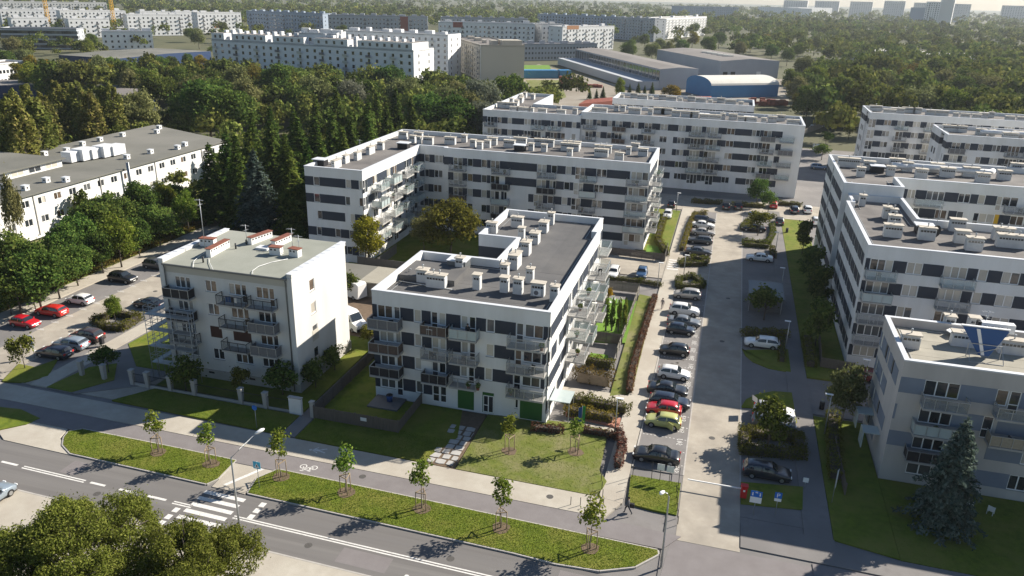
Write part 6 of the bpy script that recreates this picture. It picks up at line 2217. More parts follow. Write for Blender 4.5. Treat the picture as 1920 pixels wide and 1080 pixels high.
# wild bank of grass and weeds beside the left car park
rs = np.random.RandomState(4)
n = 26000
P = np.column_stack([rs.uniform(-99.5, -95.9, n), rs.uniform(58, 205, n), np.zeros(n)])
P[:, 2] = rs.uniform(.1, 1.0, n) * (1 - .5 * np.abs((P[:, 0] + 97.5) / 2)) + .1
leaf_mat('leaf_weeds', (0.085, 0.08, 0.018), (0.14, 0.13, 0.028), (0.20, 0.15, 0.05), .3)
put('weeds', leaf_mesh('weeds', P, np.column_stack([rs.normal(size=(n, 2)), rs.normal(size=n) * .5 + .4]), rs.uniform(.12, .3, n), 'leaf_weeds', rs, .4), kind='stuff')
# rough blades over the nearer lawns
leaf_mat('leaf_blades', (0.075, 0.115, 0.014), (0.12, 0.16, 0.022), (0.19, 0.21, 0.045), .4)


def blades(poly, count, seed):
    rs = np.random.RandomState(seed)
    xs, ys = [p[0] for p in poly], [p[1] for p in poly]
    pts = np.column_stack([rs.uniform(min(xs), max(xs), count * 3), rs.uniform(min(ys), max(ys), count * 3)])
    ins = np.zeros(len(pts), bool)
    for (x1, y1), (x2, y2) in zip(poly, poly[1:] + poly[:1]):
        c = ((y1 > pts[:, 1]) != (y2 > pts[:, 1])) & (pts[:, 0] < (x2 - x1) * (pts[:, 1] - y1) / (y2 - y1 + 1e-9) + x1)
        ins ^= c
    return pts[ins][:count]


Q = np.concatenate([blades(V1, 14000, 1), blades(V2, 30000, 2), blades([(-39.7, 61.5), (-25.6, 61.3), (-24, 66), (-39.7, 66)], 9000, 3), blades([(-63.2, 62.2), (-41.6, 61.65), (-41.6, 65.6), (-60.5, 65.9)], 10000, 4), blades([(-21.9, 61.2), (-8.3, 61.0), (-8.6, 73.0), (-22, 72.2)], 9000, 6), blades(GSQ, 4000, 5), blades([(18.4, 60.0), (60, 59.2), (60, 72), (18.4, 72)], 14000, 7), blades([(-41, 82), (-61, 82), (-61, 70), (-41, 70)], 1, 8)])
n = len(Q)
P = np.column_stack([Q, rs.uniform(.145, .175, n)])
put('grass', leaf_mesh('grass', P, np.column_stack([rs.normal(size=(n, 2)) * .5, np.ones(n)]), rs.uniform(.03, .075, n), 'leaf_blades', rs, .4), kind='stuff')

# ---------------------------------------------------------------- street furniture
mat('lamp_white', (0.78, 0.79, 0.80), 0.4)
mat('sign_blue', (0.01, 0.13, 0.50), 0.4)
mat('sign_white', (0.78, 0.78, 0.78), 0.5)
mat('sign_cyan', (0.05, 0.42, 0.62), 0.4)
mat('ink', (0.02, 0.02, 0.022), 0.6)
mat('cloth_blue', (0.04, 0.09, 0.22), 0.9)
mat('plastic_white', (0.78, 0.78, 0.77), 0.4)
mat('plastic_red', (0.50, 0.02, 0.02), 0.5)
mat('plastic_green', (0.03, 0.25, 0.06), 0.5)
mat('banner_blue', (0.025, 0.085, 0.24), 0.6)


def street_lamp(xy, h, rz, label, arm=1.3, z=.13, tilt=.45):
    t = thing('street_lamp', (*xy, z), label, 'street lamp', rz)
    key = ('lamp', round(h, 1), arm)
    put('pole', cached(key, lambda: MB().mat('galv').tube([(0, 0, 0), (0, 0, h * .4), (0, 0, h - .7), (arm * .35, 0, h - .15), (arm, 0, h + tilt)], [.1, .085, .06, .045, .04], 8).mesh('pole')), t)

    def head():
        mb = MB().mat('lamp_white')
        mb.tube([(-.1, 0, 0), (.1, 0, .03), (.5, 0, .16), (.72, 0, .22)], [.05, .14, .16, .06], 8)
        return mb.mesh('lamp_head')
    put('lamp_head', cached('lhead', head), t, (arm, 0, h + tilt))
    put('door', MB().mat('steel_dark').box(-.05, -.1, .6, .05, -.085, 1.0).mesh('door'), t)


street_lamp((-36.2, 46.5), 8.3, R(50), 'tall grey street lamp with a white head beside the zebra crossing', 2.2, .12, .9)
street_lamp((-1.1, 53.1), 7.6, R(250), 'street lamp whose head shows at the tip of the long verge', 1.2, .1)


def post_lamp(xy, h, label, rz=0.0):
    t = thing('post_lamp', (*xy, .12), label, 'street lamp', rz)
    put('pole', cached(('plp', round(h, 1)), lambda: MB().mat('galv').tube([(0, 0, 0), (0, 0, h)], [.07, .045], 7).mesh('pole')), t)
    put('lamp_head', cached('pl_h', lambda: MB().mat('lamp_white').box(-.15, -.14, -.03, .62, .14, .05).mesh('lamp_head')), t, (0, 0, h))


for xy, h, lab, rz in (
    ((-7.8, 72.0), 4.6, 'slim lamp post with two heads beside the green hedge', 0),
    ((10.7, 99.6), 4.6, 'slim lamp post next to the white estate car', 3.1),
    ((11.0, 121.9), 4.6, 'slim lamp post beside the flat shelter roof', 3.1),
    ((13.9, 79.5), 4.8, 'slim lamp post on the pavement near the clipped hedge island', 3.1),
    ((19.1, 90.4), 4.6, 'slim lamp post with a bright head by the pale grey block', 3.1),
    ((11.0, 143.8), 4.2, 'slim lamp post beside the white saloon', 3.1),
    ((-8.0, 119.1), 4.2, 'slim lamp post at the side drive by the light blue car', 0),
    ((-8.8, 167.9), 4.2, 'slim lamp post at the back of the narrow garden', 0),
    ((-4.3, 125.1), 4.0, 'slim lamp post at the corner of the planted island', 0),
    ((-100.2, 103.4), 4.6, 'slim lamp post in the thicket by the left car park', 0),
    ((-96.6, 132.0), 4.6, 'slim lamp post below the conifer belt left of the blue spruce', 0),
    ((-96.2, 156.6), 4.6, 'slim lamp post with a small white head right of the blue spruce', 0)):
    post_lamp(xy, h, lab, rz)


def lettering(txt, size, m, parent, loc, rot=(R(90), 0, 0), name='lettering'):
    cu = bpy.data.curves.new('txt', 'FONT')
    cu.body = txt
    cu.size = size
    cu.align_x = 'CENTER'
    o = bpy.data.objects.new('txt', cu)
    COL.objects.link(o)
    bpy.context.view_layer.update()
    me = bpy.data.meshes.new_from_object(o.evaluated_get(bpy.context.evaluated_depsgraph_get()))
    bpy.data.objects.remove(o)
    me.name = name
    me.materials.clear()
    me.materials.append(MATS[m])
    q = put(name, me, parent, loc)
    q.rotation_euler = rot
    return q


def sign(xy, h, label, w, hh, m, rz=0.0, z=.12):
    t = thing('road_sign', (*xy, z), label, 'sign', rz)
    put('post', cached(('spost', round(h, 1)), lambda: MB().mat('galv').tube([(0, 0, 0), (0, 0, h)], .035, 6).mesh('post')), t)
    p = put('plate', MB().mat(m).box(-w / 2, -.06, h - hh, w / 2, -.04, h).mesh('plate'), t)
    return t, p


t, p = sign((-38.3, 52.7), 2.9, 'blue square pedestrian crossing sign with a white triangle', .75, .75, 'sign_cyan')
put('triangle', MB().mat('sign_white').quad((-.26, -.065, 2.25), (.26, -.065, 2.25), (0, -.065, 2.76)).mesh('triangle'), p)
mb = MB().mat('ink')
mb.quad((-.05, -.07, 2.45), (.05, -.07, 2.45), (.05, -.07, 2.58), (-.05, -.07, 2.58)).quad((-.12, -.07, 2.3), (-.06, -.07, 2.3), (.02, -.07, 2.46), (-.04, -.07, 2.46)).quad((.06, -.07, 2.3), (.12, -.07, 2.3), (.04, -.07, 2.46), (-.02, -.07, 2.46))
put('walking_figure', mb.mesh('walking_figure'), p)
t, p = sign((-44.5, 61.9), 2.7, 'small round blue sign on the shaded grass strip', .1, .1, 'galv')
put('disc', MB().mat('sign_blue').tube([(0, -.05, 2.5), (0, -.08, 2.5)], .3, 16, smooth=False).mesh('disc'), p)
t, p = sign((8.2, 62.9), 2.6, 'blue parking sign with a white letter P', .62, .62, 'sign_blue')
lettering('P', .62, 'sign_white', p, (0, -.066, 2.07))
q = put('text_plate', MB().mat('sign_white').box(-.3, -.06, 1.66, .3, -.045, 1.95).mesh('text_plate'), t)
t, p = sign((6.3, 62.5), 2.6, 'large blue and white information board beside the parking sign', 1.0, .62, 'sign_blue')
put('text_plate', MB().mat('sign_white').box(-.5, -.06, 1.36, .5, -.045, 1.97).mesh('text_plate'), t)
for x in (-.32, .32):
    put('pictogram', MB().mat('sign_white').tube([(x, -.065, 2.4), (x, -.066, 2.4)], .06, 8).box(x - .05, -.068, 2.12, x + .05, -.063, 2.33).mesh('pictogram'), p)
put('stripe', MB().mat('sign_white').box(-.1, -.068, 2.42, .1, -.063, 2.5).mesh('stripe'), p)
t, p = sign((-79.9, 68.1), 3.0, 'pair of blue signs stacked on one post at the left car park', .62, .62, 'sign_blue')
lettering('P', .55, 'sign_white', p, (0, -.066, 2.48))
put('plate', MB().mat('sign_blue').box(-.3, -.06, 1.7, .3, -.045, 2.3).mesh('plate'), t)
put('text_plate', MB().mat('sign_white').box(-.3, -.06, 1.25, .3, -.045, 1.66).mesh('text_plate'), t)
t, p = sign((6.5, 163.8), 2.6, 'blue sign at the far end of the islands by the drive', .62, .62, 'sign_blue')
lettering('P', .55, 'sign_white', p, (0, -.066, 2.08))
t, p = sign((11.1, 68.3), 1.2, 'small white sign at the corner of the shaded bay', .5, .5, 'sign_white')

t = thing('fire_hydrant', (*(5.4, 64.9), .1), 'red barrier box at the kerb by the drive mouth', 'barrier box')
put('cabinet', MB().mat('plastic_red').box(-.28, -.25, .15, .28, .25, 1.35).mesh('cabinet'), t)
put('cap', MB().mat('plastic_red').box(-.34, -.3, 1.35, .34, .3, 1.45).mesh('cap'), t)
put('badge', MB().mat('sign_white').box(-.09, -.265, .85, .09, -.255, 1.05).mesh('badge'), t)
t.name = 'barrier_box'
t = thing('road_barrier', (*(5.4, 65.2), .9), 'long white barrier pole across the drive mouth', 'barrier', math.pi)
put('arm', MB().mat('plastic_white').box(.2, -.05, -.05, 5.2, .05, .05).mesh('arm'), t)

# banners and bollards at the drive mouth
for i, (xy, lab) in enumerate((((-5.0, 65.1), 'leftmost'), ((-3.2, 65.2), 'second'), ((-2.4, 65.3), 'third'), ((-1.5, 65.2), 'fourth'), ((-0.6, 65.0), 'fifth'))):
    t = thing('thin_post', (*xy, .14), 'thin dark post, %s of those between the grass and the black saloon' % lab, 'post')
    put('pole', cached('tpost', lambda: MB().mat('steel_dark').tube([(0, 0, 0), (0, 0, 2.0)], .03, 5).mesh('pole')), t)
    if i in (2, 3):
        put('plate', MB().mat('sign_white').box(-.35, -.05, 1.2, .35, -.03, 1.9).mesh('plate'), t)
names = ('grass edge by the drive', 'curved lawn edge by the pavement')
for g, (a, b, k) in enumerate((((-0.7, 63.9), (-0.2, 59.1), 6), ((-8.1, 64.7), (-7.0, 59.8), 5), ((-9.9, 59.0), (-7.3, 59.5), 4), ((-5.2, 64.3), (-5.1, 60.4), 4))):
    for i in range(k):
        f = i / (k - 1)
        t = thing('bollard', (a[0] + (b[0] - a[0]) * f, a[1] + (b[1] - a[1]) * f, .13), 'thin dark bollard guarding the %s' % ('grass edge by the drive', 'lawn corner beside the pavement', 'front edge of the dry lawn', 'left edge of the small grass square')[g], 'bollard', group='bollards guarding the grass')
        put('shaft', cached('boll', lambda: MB().mat('steel_dark').tube([(0, 0, 0), (0, 0, .85)], .035, 6).mesh('shaft')), t)
t = thing('advertising_banner', (*(-11.6, 73.0), .1), 'tall narrow green and blue banner stand beside the entrance hedges', 'banner', R(20))
put('post', MB().mat('galv').tube([(0, 0, 0), (0, 0, 2.5)], .03, 5).mesh('post'), t)
put('cloth', MB().mat('plastic_green').box(.02, -.012, .3, .35, .012, 2.45).mat('banner_blue').box(-.4, -.012, .3, -.02, .012, 2.3).mesh('cloth'), t)
t = thing('beach_flag', (*(9.3, 65.8), .1), 'pale feather flag in the shade beside the lawn of the grey block', 'flag', R(70))
t.location = (*(13.4, 66.6), .1)
put('pole', MB().mat('galv').tube([(0, 0, 0), (0, 0, 3.6)], .03, 5).mesh('pole'), t)
put('cloth', MB().mat('sign_white').prism([(-.02, -.008), (.55, -.008), (.55, .008), (-.02, .008)], 1.5, 3.5).mesh('cloth'), t)
t = thing('litter_bin', (*(14.1, 85.3), .12), 'dark litter bin at the corner of the lit grass wedge', 'litter bin')
put('drum', MB().mat('mat_black').tube([(0, 0, 0), (0, 0, .95)], .28, 10).mesh('drum'), t)
put('lid', MB().mat('zinc').tube([(0, 0, .95), (0, 0, 1.05)], [.32, .2], 10).mesh('lid'), t)
t = thing('litter_bin', (*(13.8, 159.5), .12), 'small dark litter bin by the far pavement end', 'litter bin')
put('drum', MB().mat('mat_black').tube([(0, 0, 0), (0, 0, .95)], .26, 10).mesh('drum'), t)
t = thing('litter_bin', (*(-74.6, 73.5), .12), 'dark litter bin on a post beside the left car park pavement', 'litter bin')
put('drum', MB().mat('mat_black').box(-.25, -.2, .3, .25, .2, 1.15).mesh('drum'), t)

# flat roofed shelter for the bins
t = thing('bin_shelter', (6.1, 113.6, .06), 'low shelter with a flat blue grey roof in the shaded bays', 'shelter')
put('roof', MB().mat('roof_shelter' if 'roof_shelter' in MATS else 'zinc').box(-.2, -.2, 2.35, 4.9, 7.2, 2.5).mesh('roof'), t)
for x, y in ((0, 0), (4.6, 0), (0, 6.8), (4.6, 6.8), (0, 3.4), (4.6, 3.4)):
    put('post', MB().mat('galv').box(x - .05, y - .05, 0, x + .05, y + .05, 2.35).mesh('post'), t)
for y in (.0, 6.85):
    mb = MB().mat('mat_gray')
    for k in range(16):
        mb.box(0, y - .02, .15 + k * .135, 4.6, y + .02, .15 + k * .135 + .11)
    put('slat_wall', mb.mesh('slat_wall'), t)

# ---------------------------------------------------------------- roof equipment, signs and aerials
t = thing('roof_sign', (*(25.7, 77.5), 12.15), 'blue triangular roof sign with a white stripe standing on a metal frame', 'sign')
mb = MB().mat('banner_blue')
mb.quad((-1.9, -.1, 3.1), (.1, -.1, .2), (1.0, -.1, .2), (2.2, -.1, 2.95))
mb.quad((-1.9, .1, 3.1), (2.2, .1, 2.95), (1.0, .1, .2), (.1, .1, .2))
mb.mat('sign_white').box(-1.95, -.14, 3.05, 2.25, .14, 3.15)
put('panel', mb.mesh('panel'), t)
put('stripe', MB().mat('sign_white').quad((-.62, -.115, 2.9), (.3, -.115, .25), (.6, -.115, .25), (-.3, -.115, 2.9)).mesh('stripe'), t)
mb = MB().mat('galv')
for x in (-1.0, 1.9):
    mb.obox((x, -.2, 0), (x, -.2, 1.4), .06, .06)
    mb.obox((x, -1.6, 0), (x, -.2, 1.4), .05, .05)
mb.obox((-1.0, -.2, 1.4), (1.9, -.2, 1.4), .06, .06).obox((-1.0, -.2, 0.1), (1.9, -.2, 1.3), .05, .05).obox((-1.0, -1.6, .05), (1.9, -1.6, .05), .06, .06)
put('frame', mb.mesh('frame'), t)
t = thing('roof_box_sign', (*(27.4, 80.7), 12.15), 'white box sign with dark letters between two roof chimneys', 'sign')
put('box', MB().mat('plastic_white').box(-1.0, -.3, 1.6, 2.0, .5, 2.5).mat('mat_black').box(-1.3, -.25, 1.6, -1.0, .45, 2.5).mesh('box'), t)
lettering('RECEPCJA', .5, 'ink', t, (.35, -.305, 1.86))
t = thing('white_board', (*(25.9, 81.5), 12.15), 'pale many sided board lying behind the roof sign', 'board', .1)
put('sheet', MB().mat('plastic_white').prism([(-1.6, 0), (-1.9, .9), (-.9, 1.9), (1.2, 1.9), (1.7, .8), (1.0, 0)], .5, .58).mesh('sheet'), t)
put('stand', MB().mat('galv').box(-1.2, .4, 0, -1.1, .5, .5).box(.9, .4, 0, 1.0, .5, .5).mesh('stand'), t)

dish_pts = [(math.cos(a) * .55, math.sin(a) * .55) for a in [2 * math.pi * k / 16 for k in range(16)]]
t = thing('satellite_dish', (*(27.4, 107.5), 15.35), 'large dark satellite dish beside a chimney on the courtyard block', 'satellite dish', R(35))
mb = MB().mat('steel_dark')
c0 = len(mb.v)
mb.v.append((0, .22, 1.1))
mb.v.extend((x * 1.5, 0, 1.1 + y * 1.5) for x, y in dish_pts)
for k in range(16):
    mb.face((c0, c0 + 1 + k, c0 + 1 + (k + 1) % 16), True)
put('dish', mb.mesh('dish'), t)
put('stand', MB().mat('galv').tube([(0, .25, 0), (0, .22, 1.1)], .05, 6).mesh('stand'), t)
antenna((*(27.9, 110.0), 15.35), 4.2, 'aerial mast with round reflectors beside the large dark satellite dish')
antenna((*(27.1, 81.6), 12.15), 3.4, 'aerial mast behind the blue triangular roof sign')


def ac_unit(xy, z, label, rz=0.0):
    t = thing('air_conditioner', (*xy, z), label, 'air conditioner', rz)
    put('case', cached('acc', lambda: MB().mat('plastic_white').box(-.42, -.18, .12, .42, .18, .85).mesh('case')), t)
    put('fan_grille', cached('acf', lambda: MB().mat('mat_gray').tube([(-.1, -.18, .48), (-.1, -.195, .48)], .27, 14, smooth=False).mesh('fan_grille')), t)
    put('feet', cached('acfe', lambda: MB().mat('galv').box(-.35, -.2, 0, -.28, .2, .12).box(.28, -.2, 0, .35, .2, .12).mesh('feet')), t)


ac_unit((-18.4, 78.7), 12.27, 'white air conditioner box on the roof near the front chimney')
ac_unit((-14.0, 204.0), 16.3, 'white box unit on the far block roof')
ac_unit((0.9, 199.2), 16.3, 'white upright unit at the front edge of the far block roof')
for xy, z, lab in (((20.1, 146.0), 16.95, 'grey roof cabinet by the corner of the stepped roof'),):
    ac_unit(xy, z, lab)
antenna((*(-68.7, 137.5), 15.45), 1.2, 'small white aerial on the left edge of the long block roof')

# ---------------------------------------------------------------- gardens
sheet('lawn', [(-14.8, 95.2), (-14.9, 111.8), (-10.4, 111.9), (-10.0, 96.0)], 'lawn_bright', .16)
sheet('lawn', [(-14.0, 89.3), (-13.9, 91.4), (-11.6, 91.5), (-11.5, 89.2)], 'lawn_bright', .165)
sheet('grass_strip', [(-9.7, 80.6), (-10.4, 115.0), (-7.9, 114.4), (-7.3, 82.3)], 'grass_dry', .15)
sheet('lawn', [(-11.9, 135.9), (-12.1, 141.6), (-9.1, 140.6), (-8.8, 135.4)], 'lawn_bright', .16)
sheet('entrance_path', [(-15.8, 81.2), (-10.0, 81.4), (-6.2, 81.3), (-6.0, 79.5), (-15.6, 78.8)], 'paver_light', .14)
sheet('brick_path', [(-13.9, 75.7), (-7.7, 76.0), (-7.6, 73.6), (-8.4, 74.1), (-13.7, 74.7)], 'paver_red', .14)
sheet('entrance_path', [(-13.8, 73.5), (-8.2, 73.5), (-7.5, 72.7), (-11.4, 72.2)], 'paver_light', .145)


def garden_chair(xy, z, rz, label, m='plastic_white', group=None):
    t = thing('garden_chair', (*xy, z), label, 'chair', rz, group)
    put('seat', cached(('gs', m), lambda: MB().mat(m).box(-.26, -.26, .40, .26, .26, .44).mesh('seat')), t)
    put('backrest', cached(('gb', m), lambda: MB().mat(m).box(-.26, .22, .44, .26, .27, .92).mesh('backrest')), t)
    for x in (-.24, .24):
        put('armrest', cached(('ga', m), lambda: MB().mat(m).box(-.03, -.26, .62, .03, .26, .66).mesh('armrest')), t, (x, 0, 0))
        for y in (-.24, .24):
            put('leg', cached(('gl', m), lambda: MB().mat(m).box(-.025, -.025, 0, .025, .025, .4 + .22).mesh('leg')), t, (x, y, 0))


for xy, rz, lab in (((-13.8, 110.3), .3, 'white garden chair nearest the far fence of the side garden'), ((-12.8, 109.9), -.4, 'white garden chair right of the others in the side garden'), ((-14.2, 109.0), 2.0, 'pinkish white garden chair beside the orange bush')):
    garden_chair(xy, .17, rz, lab)
garden_chair((27.4, 69.3), .14, 2.6, 'white plastic chair on the lawn of the pale grey block')
garden_chair((25.7, 69.6), .14, 1.0, 'fallen white chair near the spruce on the shaded lawn')
t = thing('flower_bush', (*(-14.8, 111.8), .15), 'orange flowering bush at the back of the side garden', 'bush')
cr, tr, _h = PROTO['shrub0']
leaf_mat('leaf_orange', (.20, .10, .01), (.34, .18, .015), (.40, .26, .04))
rs = np.random.RandomState(9)
Pq, Nq = crown_points(rs, 500, .8, .7, .7, 9, .5)
put('crown', leaf_mesh('crown', Pq, Nq, np.full(500, .13), 'leaf_orange', rs), t)
put('stem', MB().mat('bark').tube([(0, 0, 0), (0, 0, .6)], .04, 5).mesh('stem'), t)


def plant_pot(loc, label, m='leaf_green'):
    t = thing('potted_plant', loc, label, 'plant')
    put('pot', cached('pot', lambda: MB().mat('cap_red').tube([(0, 0, 0), (0, 0, .32)], [.14, .19], 9).mesh('pot')), t)
    rs = np.random.RandomState(int(abs(loc[0] * 37 + loc[2] * 11)) % 9999)
    u = unit(rs, 90)
    put('foliage', leaf_mesh('foliage', u * .3 + np.array([0, 0, .6]), u, np.full(90, .11), m, rs), t)


# ---------------------------------------------------------------- on the balconies of the middle block
Z1 = [13.2 - 1.65 - 2.9 * k - 2.28 for k in range(4)]


def bicycle(loc, rz, label):
    t = thing('bicycle', loc, label, 'bicycle', rz)
    for x in (-.52, .52):
        mb = MB().mat('tyre')
        pts = [(math.cos(a) * .33, 0, math.sin(a) * .33) for a in [2 * math.pi * k / 18 for k in range(19)]]
        mb.tube(pts, .025, 5, cap=False)
        put('wheel', mb.mesh('wheel'), t, (x, 0, .35))
    mb = MB().mat('banner_blue')
    for a, b in (((-.52, .35), (-.1, .32)), ((-.1, .32), (-.22, .88)), ((-.52, .35), (-.2, .78)), ((-.1, .32), (.36, .82)), ((-.2, .78), (.36, .86)), ((.36, .95), (.52, .35))):
        mb.tube([(a[0], 0, a[1]), (b[0], 0, b[1])], .022, 5)
    put('frame', mb.mesh('frame'), t)
    put('saddle', MB().mat('mat_black').box(-.36, -.07, .88, -.08, .07, .94).mesh('saddle'), t)
    put('handlebar', MB().mat('mat_black').tube([(.38, -.28, 1.0), (.36, 0, .97), (.38, .28, 1.0)], .02, 5).mesh('handlebar'), t)


bicycle((-33.9, 71.3, Z1[1]), .12, 'dark bicycle leaning on the second left corner balcony')
for x, lab in ((-34.6, 'round white chair, left of the two on the third corner balcony'), (-33.4, 'round white chair, right of the two on the third corner balcony')):
    t = thing('round_chair', (x, 71.4, Z1[2]), lab, 'chair')
    ps = [(math.cos(2 * math.pi * k / 16) * .38, math.sin(2 * math.pi * k / 16) * .38) for k in range(16)]
    mb = MB().mat('plastic_white')
    mb.v.append((0, .3, .75))
    mb.v.extend((a, .05 - b * .25, .75 + b) for a, b in ps)
    for k in range(16):
        mb.face((0, 1 + k, 1 + (k + 1) % 16), True)
    put('shell', mb.mesh('shell'), t)
    put('base', MB().mat('galv').tube([(0, .2, 0), (0, .2, .5)], .03, 6).tube([(-.3, .2, .02), (.3, .2, .02)], .02, 5).tube([(0, -.1, .02), (0, .5, .02)], .02, 5).mesh('base'), t)
for x, k, lab in ((-34.2, 0, 'small white table at the top left corner balcony'), (-28.4, 0, 'white table on the top brown railed balcony'), (-18.4, 1, 'white folding table on the right corner balcony')):
    t = thing('balcony_table', (x, 71.4, Z1[k]), lab, 'table')
    put('top', MB().mat('plastic_white').box(-.35, -.3, .68, .35, .3, .72).mesh('top'), t)
    for a in (-.3, .3):
        for b in (-.25, .25):
            put('leg', cached('tleg', lambda: MB().mat('galv').box(-.02, -.02, 0, .02, .02, .68).mesh('leg')), t, (a, b, 0))
for i, (x, k, lab) in enumerate(((-33.0, 0, 'dark chair on the top left corner balcony'), (-27.0, 0, 'black chair on the top brown railed balcony'), (-28.2, 1, 'black chair on the second middle balcony'), (-24.6, 1, 'black folding chair on the second balcony with see through railing'), (-17.0, 1, 'grey chair on the right corner balcony of the third floor'), (-18.6, 2, 'dark chair behind the right corner railing one floor lower'))):
    garden_chair((x, 71.5), Z1[k], (.4, -.3, 2.8, .2, -.5, .8)[i], lab, ('mat_black', 'mat_gray')[i % 2])
for x, k, lab in ((-32.4, 0, 'green plant at the end of the top corner balcony'), (-24.0, 2, 'leafy plant on the lower middle balcony'), (-16.0, 0, 'potted plant behind the top right corner window'), (-19.2, 2, 'potted plant on the lower right corner balcony'), (-22.9, 2, 'bushy plant beside the lower middle balcony railing')):
    plant_pot((x, 71.3, Z1[k]), lab)
t = thing('hanging_towels', (-24.2, 71.4, Z1[2]), 'folded cloths hanging on the lower middle railing', 'laundry')
t.location = (-51.5, 69.3, 14.2 - 1.5 - 2.25)
t['label'] = 'blue trousers and towels hanging on the top black balcony of the older house'
for i in range(4):
    put('cloth', MB().mat(('cloth_blue', 'banner_blue', 'mat_black', 'sign_white')[i]).box(i * .38 - .6, -.02, .35, i * .38 - .28, .02, 1.05).mesh('cloth'), t)
t = thing('balcony_sheet', (30.2, 71.0, 13 - 1.7 - 2.28), 'white sheet hanging over the balcony rail of the pale grey block', 'laundry')
put('cloth', MB().mat('sign_white').quad((-1.2, -.12, 1.2), (1.0, -.12, 1.15), (.9, -.16, .5), (-.2, -.2, .25)).quad((-1.2, -.12, 1.2), (-.2, .7, 1.3), (1.0, .6, 1.2), (1.0, -.12, 1.15)).mesh('cloth'), t)
t = thing('blue_tub', (-33.4, 71.3, .3), 'blue folded parasol and tubs on the ground floor terrace', 'tub')
put('tub', MB().mat('banner_blue').tube([(0, 0, 0), (0, 0, .8)], [.3, .38], 10).mesh('tub'), t)
put('lid', MB().mat('mat_black').tube([(0, 0, .8), (0, 0, .88)], [.4, .3], 10).mesh('lid'), t)
flat_t = MB().mat('paver_gray').box(-35.4, 69.6, -.1, -31.8, 72.38, .3)
put('terrace', flat_t.mesh('terrace'), kind='structure')


# furniture and plants on the other balconies
_b = random.Random(11)
for bl, wh in ((B1, 'side balcony of the L-shaped block above the gardens'), (B2, 'balcony of the block with the left wing'), (B4, 'balcony of the courtyard block on the right'), (B5, 'balcony of the pale grey block')):
    for x, y, z, rz, w, d in bl.bals:
        if (bl is B1 and y < 72.5) or _b.random() < .35:
            continue
        for k in range(_b.choice((1, 1, 2))):
            o = _b.uniform(-.34, .34) * w
            px, py = x + math.cos(rz) * o, y + math.sin(rz) * o
            u_ = _b.random()
            if u_ < .4:
                n0 = len(COL.objects)
                plant_pot((px, py, z), 'potted plant on a ' + wh)
                bpy.data.objects[COL.objects[-1].parent.name]['group'] = 'plants on the ' + wh
            elif u_ < .8:
                m_ = _b.choice(('mat_black', 'plastic_white', 'mat_gray'))
                garden_chair((px, py), z, _b.uniform(0, 6.2), {'mat_black': 'black', 'plastic_white': 'white', 'mat_gray': 'grey'}[m_] + ' chair on a ' + wh, m_, 'chairs on the ' + wh)
            else:
                t = thing('balcony_table', (px, py, z), 'small table on a ' + wh, 'table', rz, 'tables on the ' + wh)
                put('top', cached('bt', lambda: MB().mat('mat_cream').box(-.32, -.28, .66, .32, .28, .7).mesh('top')), t)
                for a in (-.27, .27):
                    for b in (-.23, .23):
                        put('leg', CACHE['tleg'], t, (a, b, 0))


# ---------------------------------------------------------------- people
def person(loc, rz, label, top, trousers, pose='walk', hair=(.03, .02, .015)):
    mat('skin', (0.42, 0.25, 0.18), .6)
    for nm, c in (('cloth_top_' + label[:14], top), ('cloth_leg_' + label[:14], trousers), ('hair_' + label[:14], hair)):
        mat(nm, c, .9)
    a = 1 if pose == 'walk' else .25
    V = [(0, 0, .95), (0, 0, 1.18), (0, 0, 1.42), (0, 0, 1.53), (.02, 0, 1.68),
         (.0, .19, 1.40), (.10 * a, .25, 1.13), (.26 * a, .24, .90), (.0, -.19, 1.40), (-.10 * a, -.25, 1.13), (-.10 * a, -.25, .88),
         (.0, .09, .90), (-.18 * a, .10, .50), (-.40 * a, .10, .10), (-.28 * a, .10, .03), (.0, -.09, .90), (.24 * a, -.10, .50), (.28 * a, -.10, .08), (.44 * a, -.10, .03)]
    E = [(0, 1), (1, 2), (2, 3), (3, 4), (2, 5), (5, 6), (6, 7), (2, 8), (8, 9), (9, 10), (0, 11), (11, 12), (12, 13), (13, 14), (0, 15), (15, 16), (16, 17), (17, 18)]
    Rr = [(.15, .17), (.13, .15), (.12, .17), (.055, .055), (.10, .085), (.065,) * 2, (.05,) * 2, (.04,) * 2, (.065,) * 2, (.05,) * 2, (.04,) * 2, (.095,) * 2, (.07,) * 2, (.05,) * 2, (.04,) * 2, (.095,) * 2, (.07,) * 2, (.05,) * 2, (.04,) * 2]
    me = bpy.data.meshes.new('body')
    me.from_pydata(V, E, [])
    o = bpy.data.objects.new('body', me)
    COL.objects.link(o)
    md = o.modifiers.new('s', 'SKIN')
    o.modifiers.new('u', 'SUBSURF').levels = 1
    for i, r in enumerate(Rr):
        me.skin_vertices[0].data[i].radius = r
    me.skin_vertices[0].data[0].use_root = True
    bpy.context.view_layer.update()
    m2 = bpy.data.meshes.new_from_object(o.evaluated_get(bpy.context.evaluated_depsgraph_get()))
    bpy.data.objects.remove(o)
    m2.name = 'body'
    m2.materials.clear()
    for nm in ('skin', 'cloth_top_' + label[:14], 'cloth_leg_' + label[:14], 'hair_' + label[:14]):
        m2.materials.append(MATS[nm])
    for p in m2.polygons:
        c = p.center
        arm = abs(c.y) > .2 and c.z < 1.0
        p.material_index = 0 if (c.z > 1.5 or arm) else (1 if c.z > .96 else 2)
        p.use_smooth = True
    t = thing('person', loc, label, 'person', rz)
    put('body', m2, t)
    mb = MB().mat('hair_' + label[:14])
    mb.tube([(-.01, 0, 1.66), (-.02, 0, 1.74), (-.01, 0, 1.79)], [.115, .105, .05], 10)
    put('hair', mb.mesh('hair'), t)


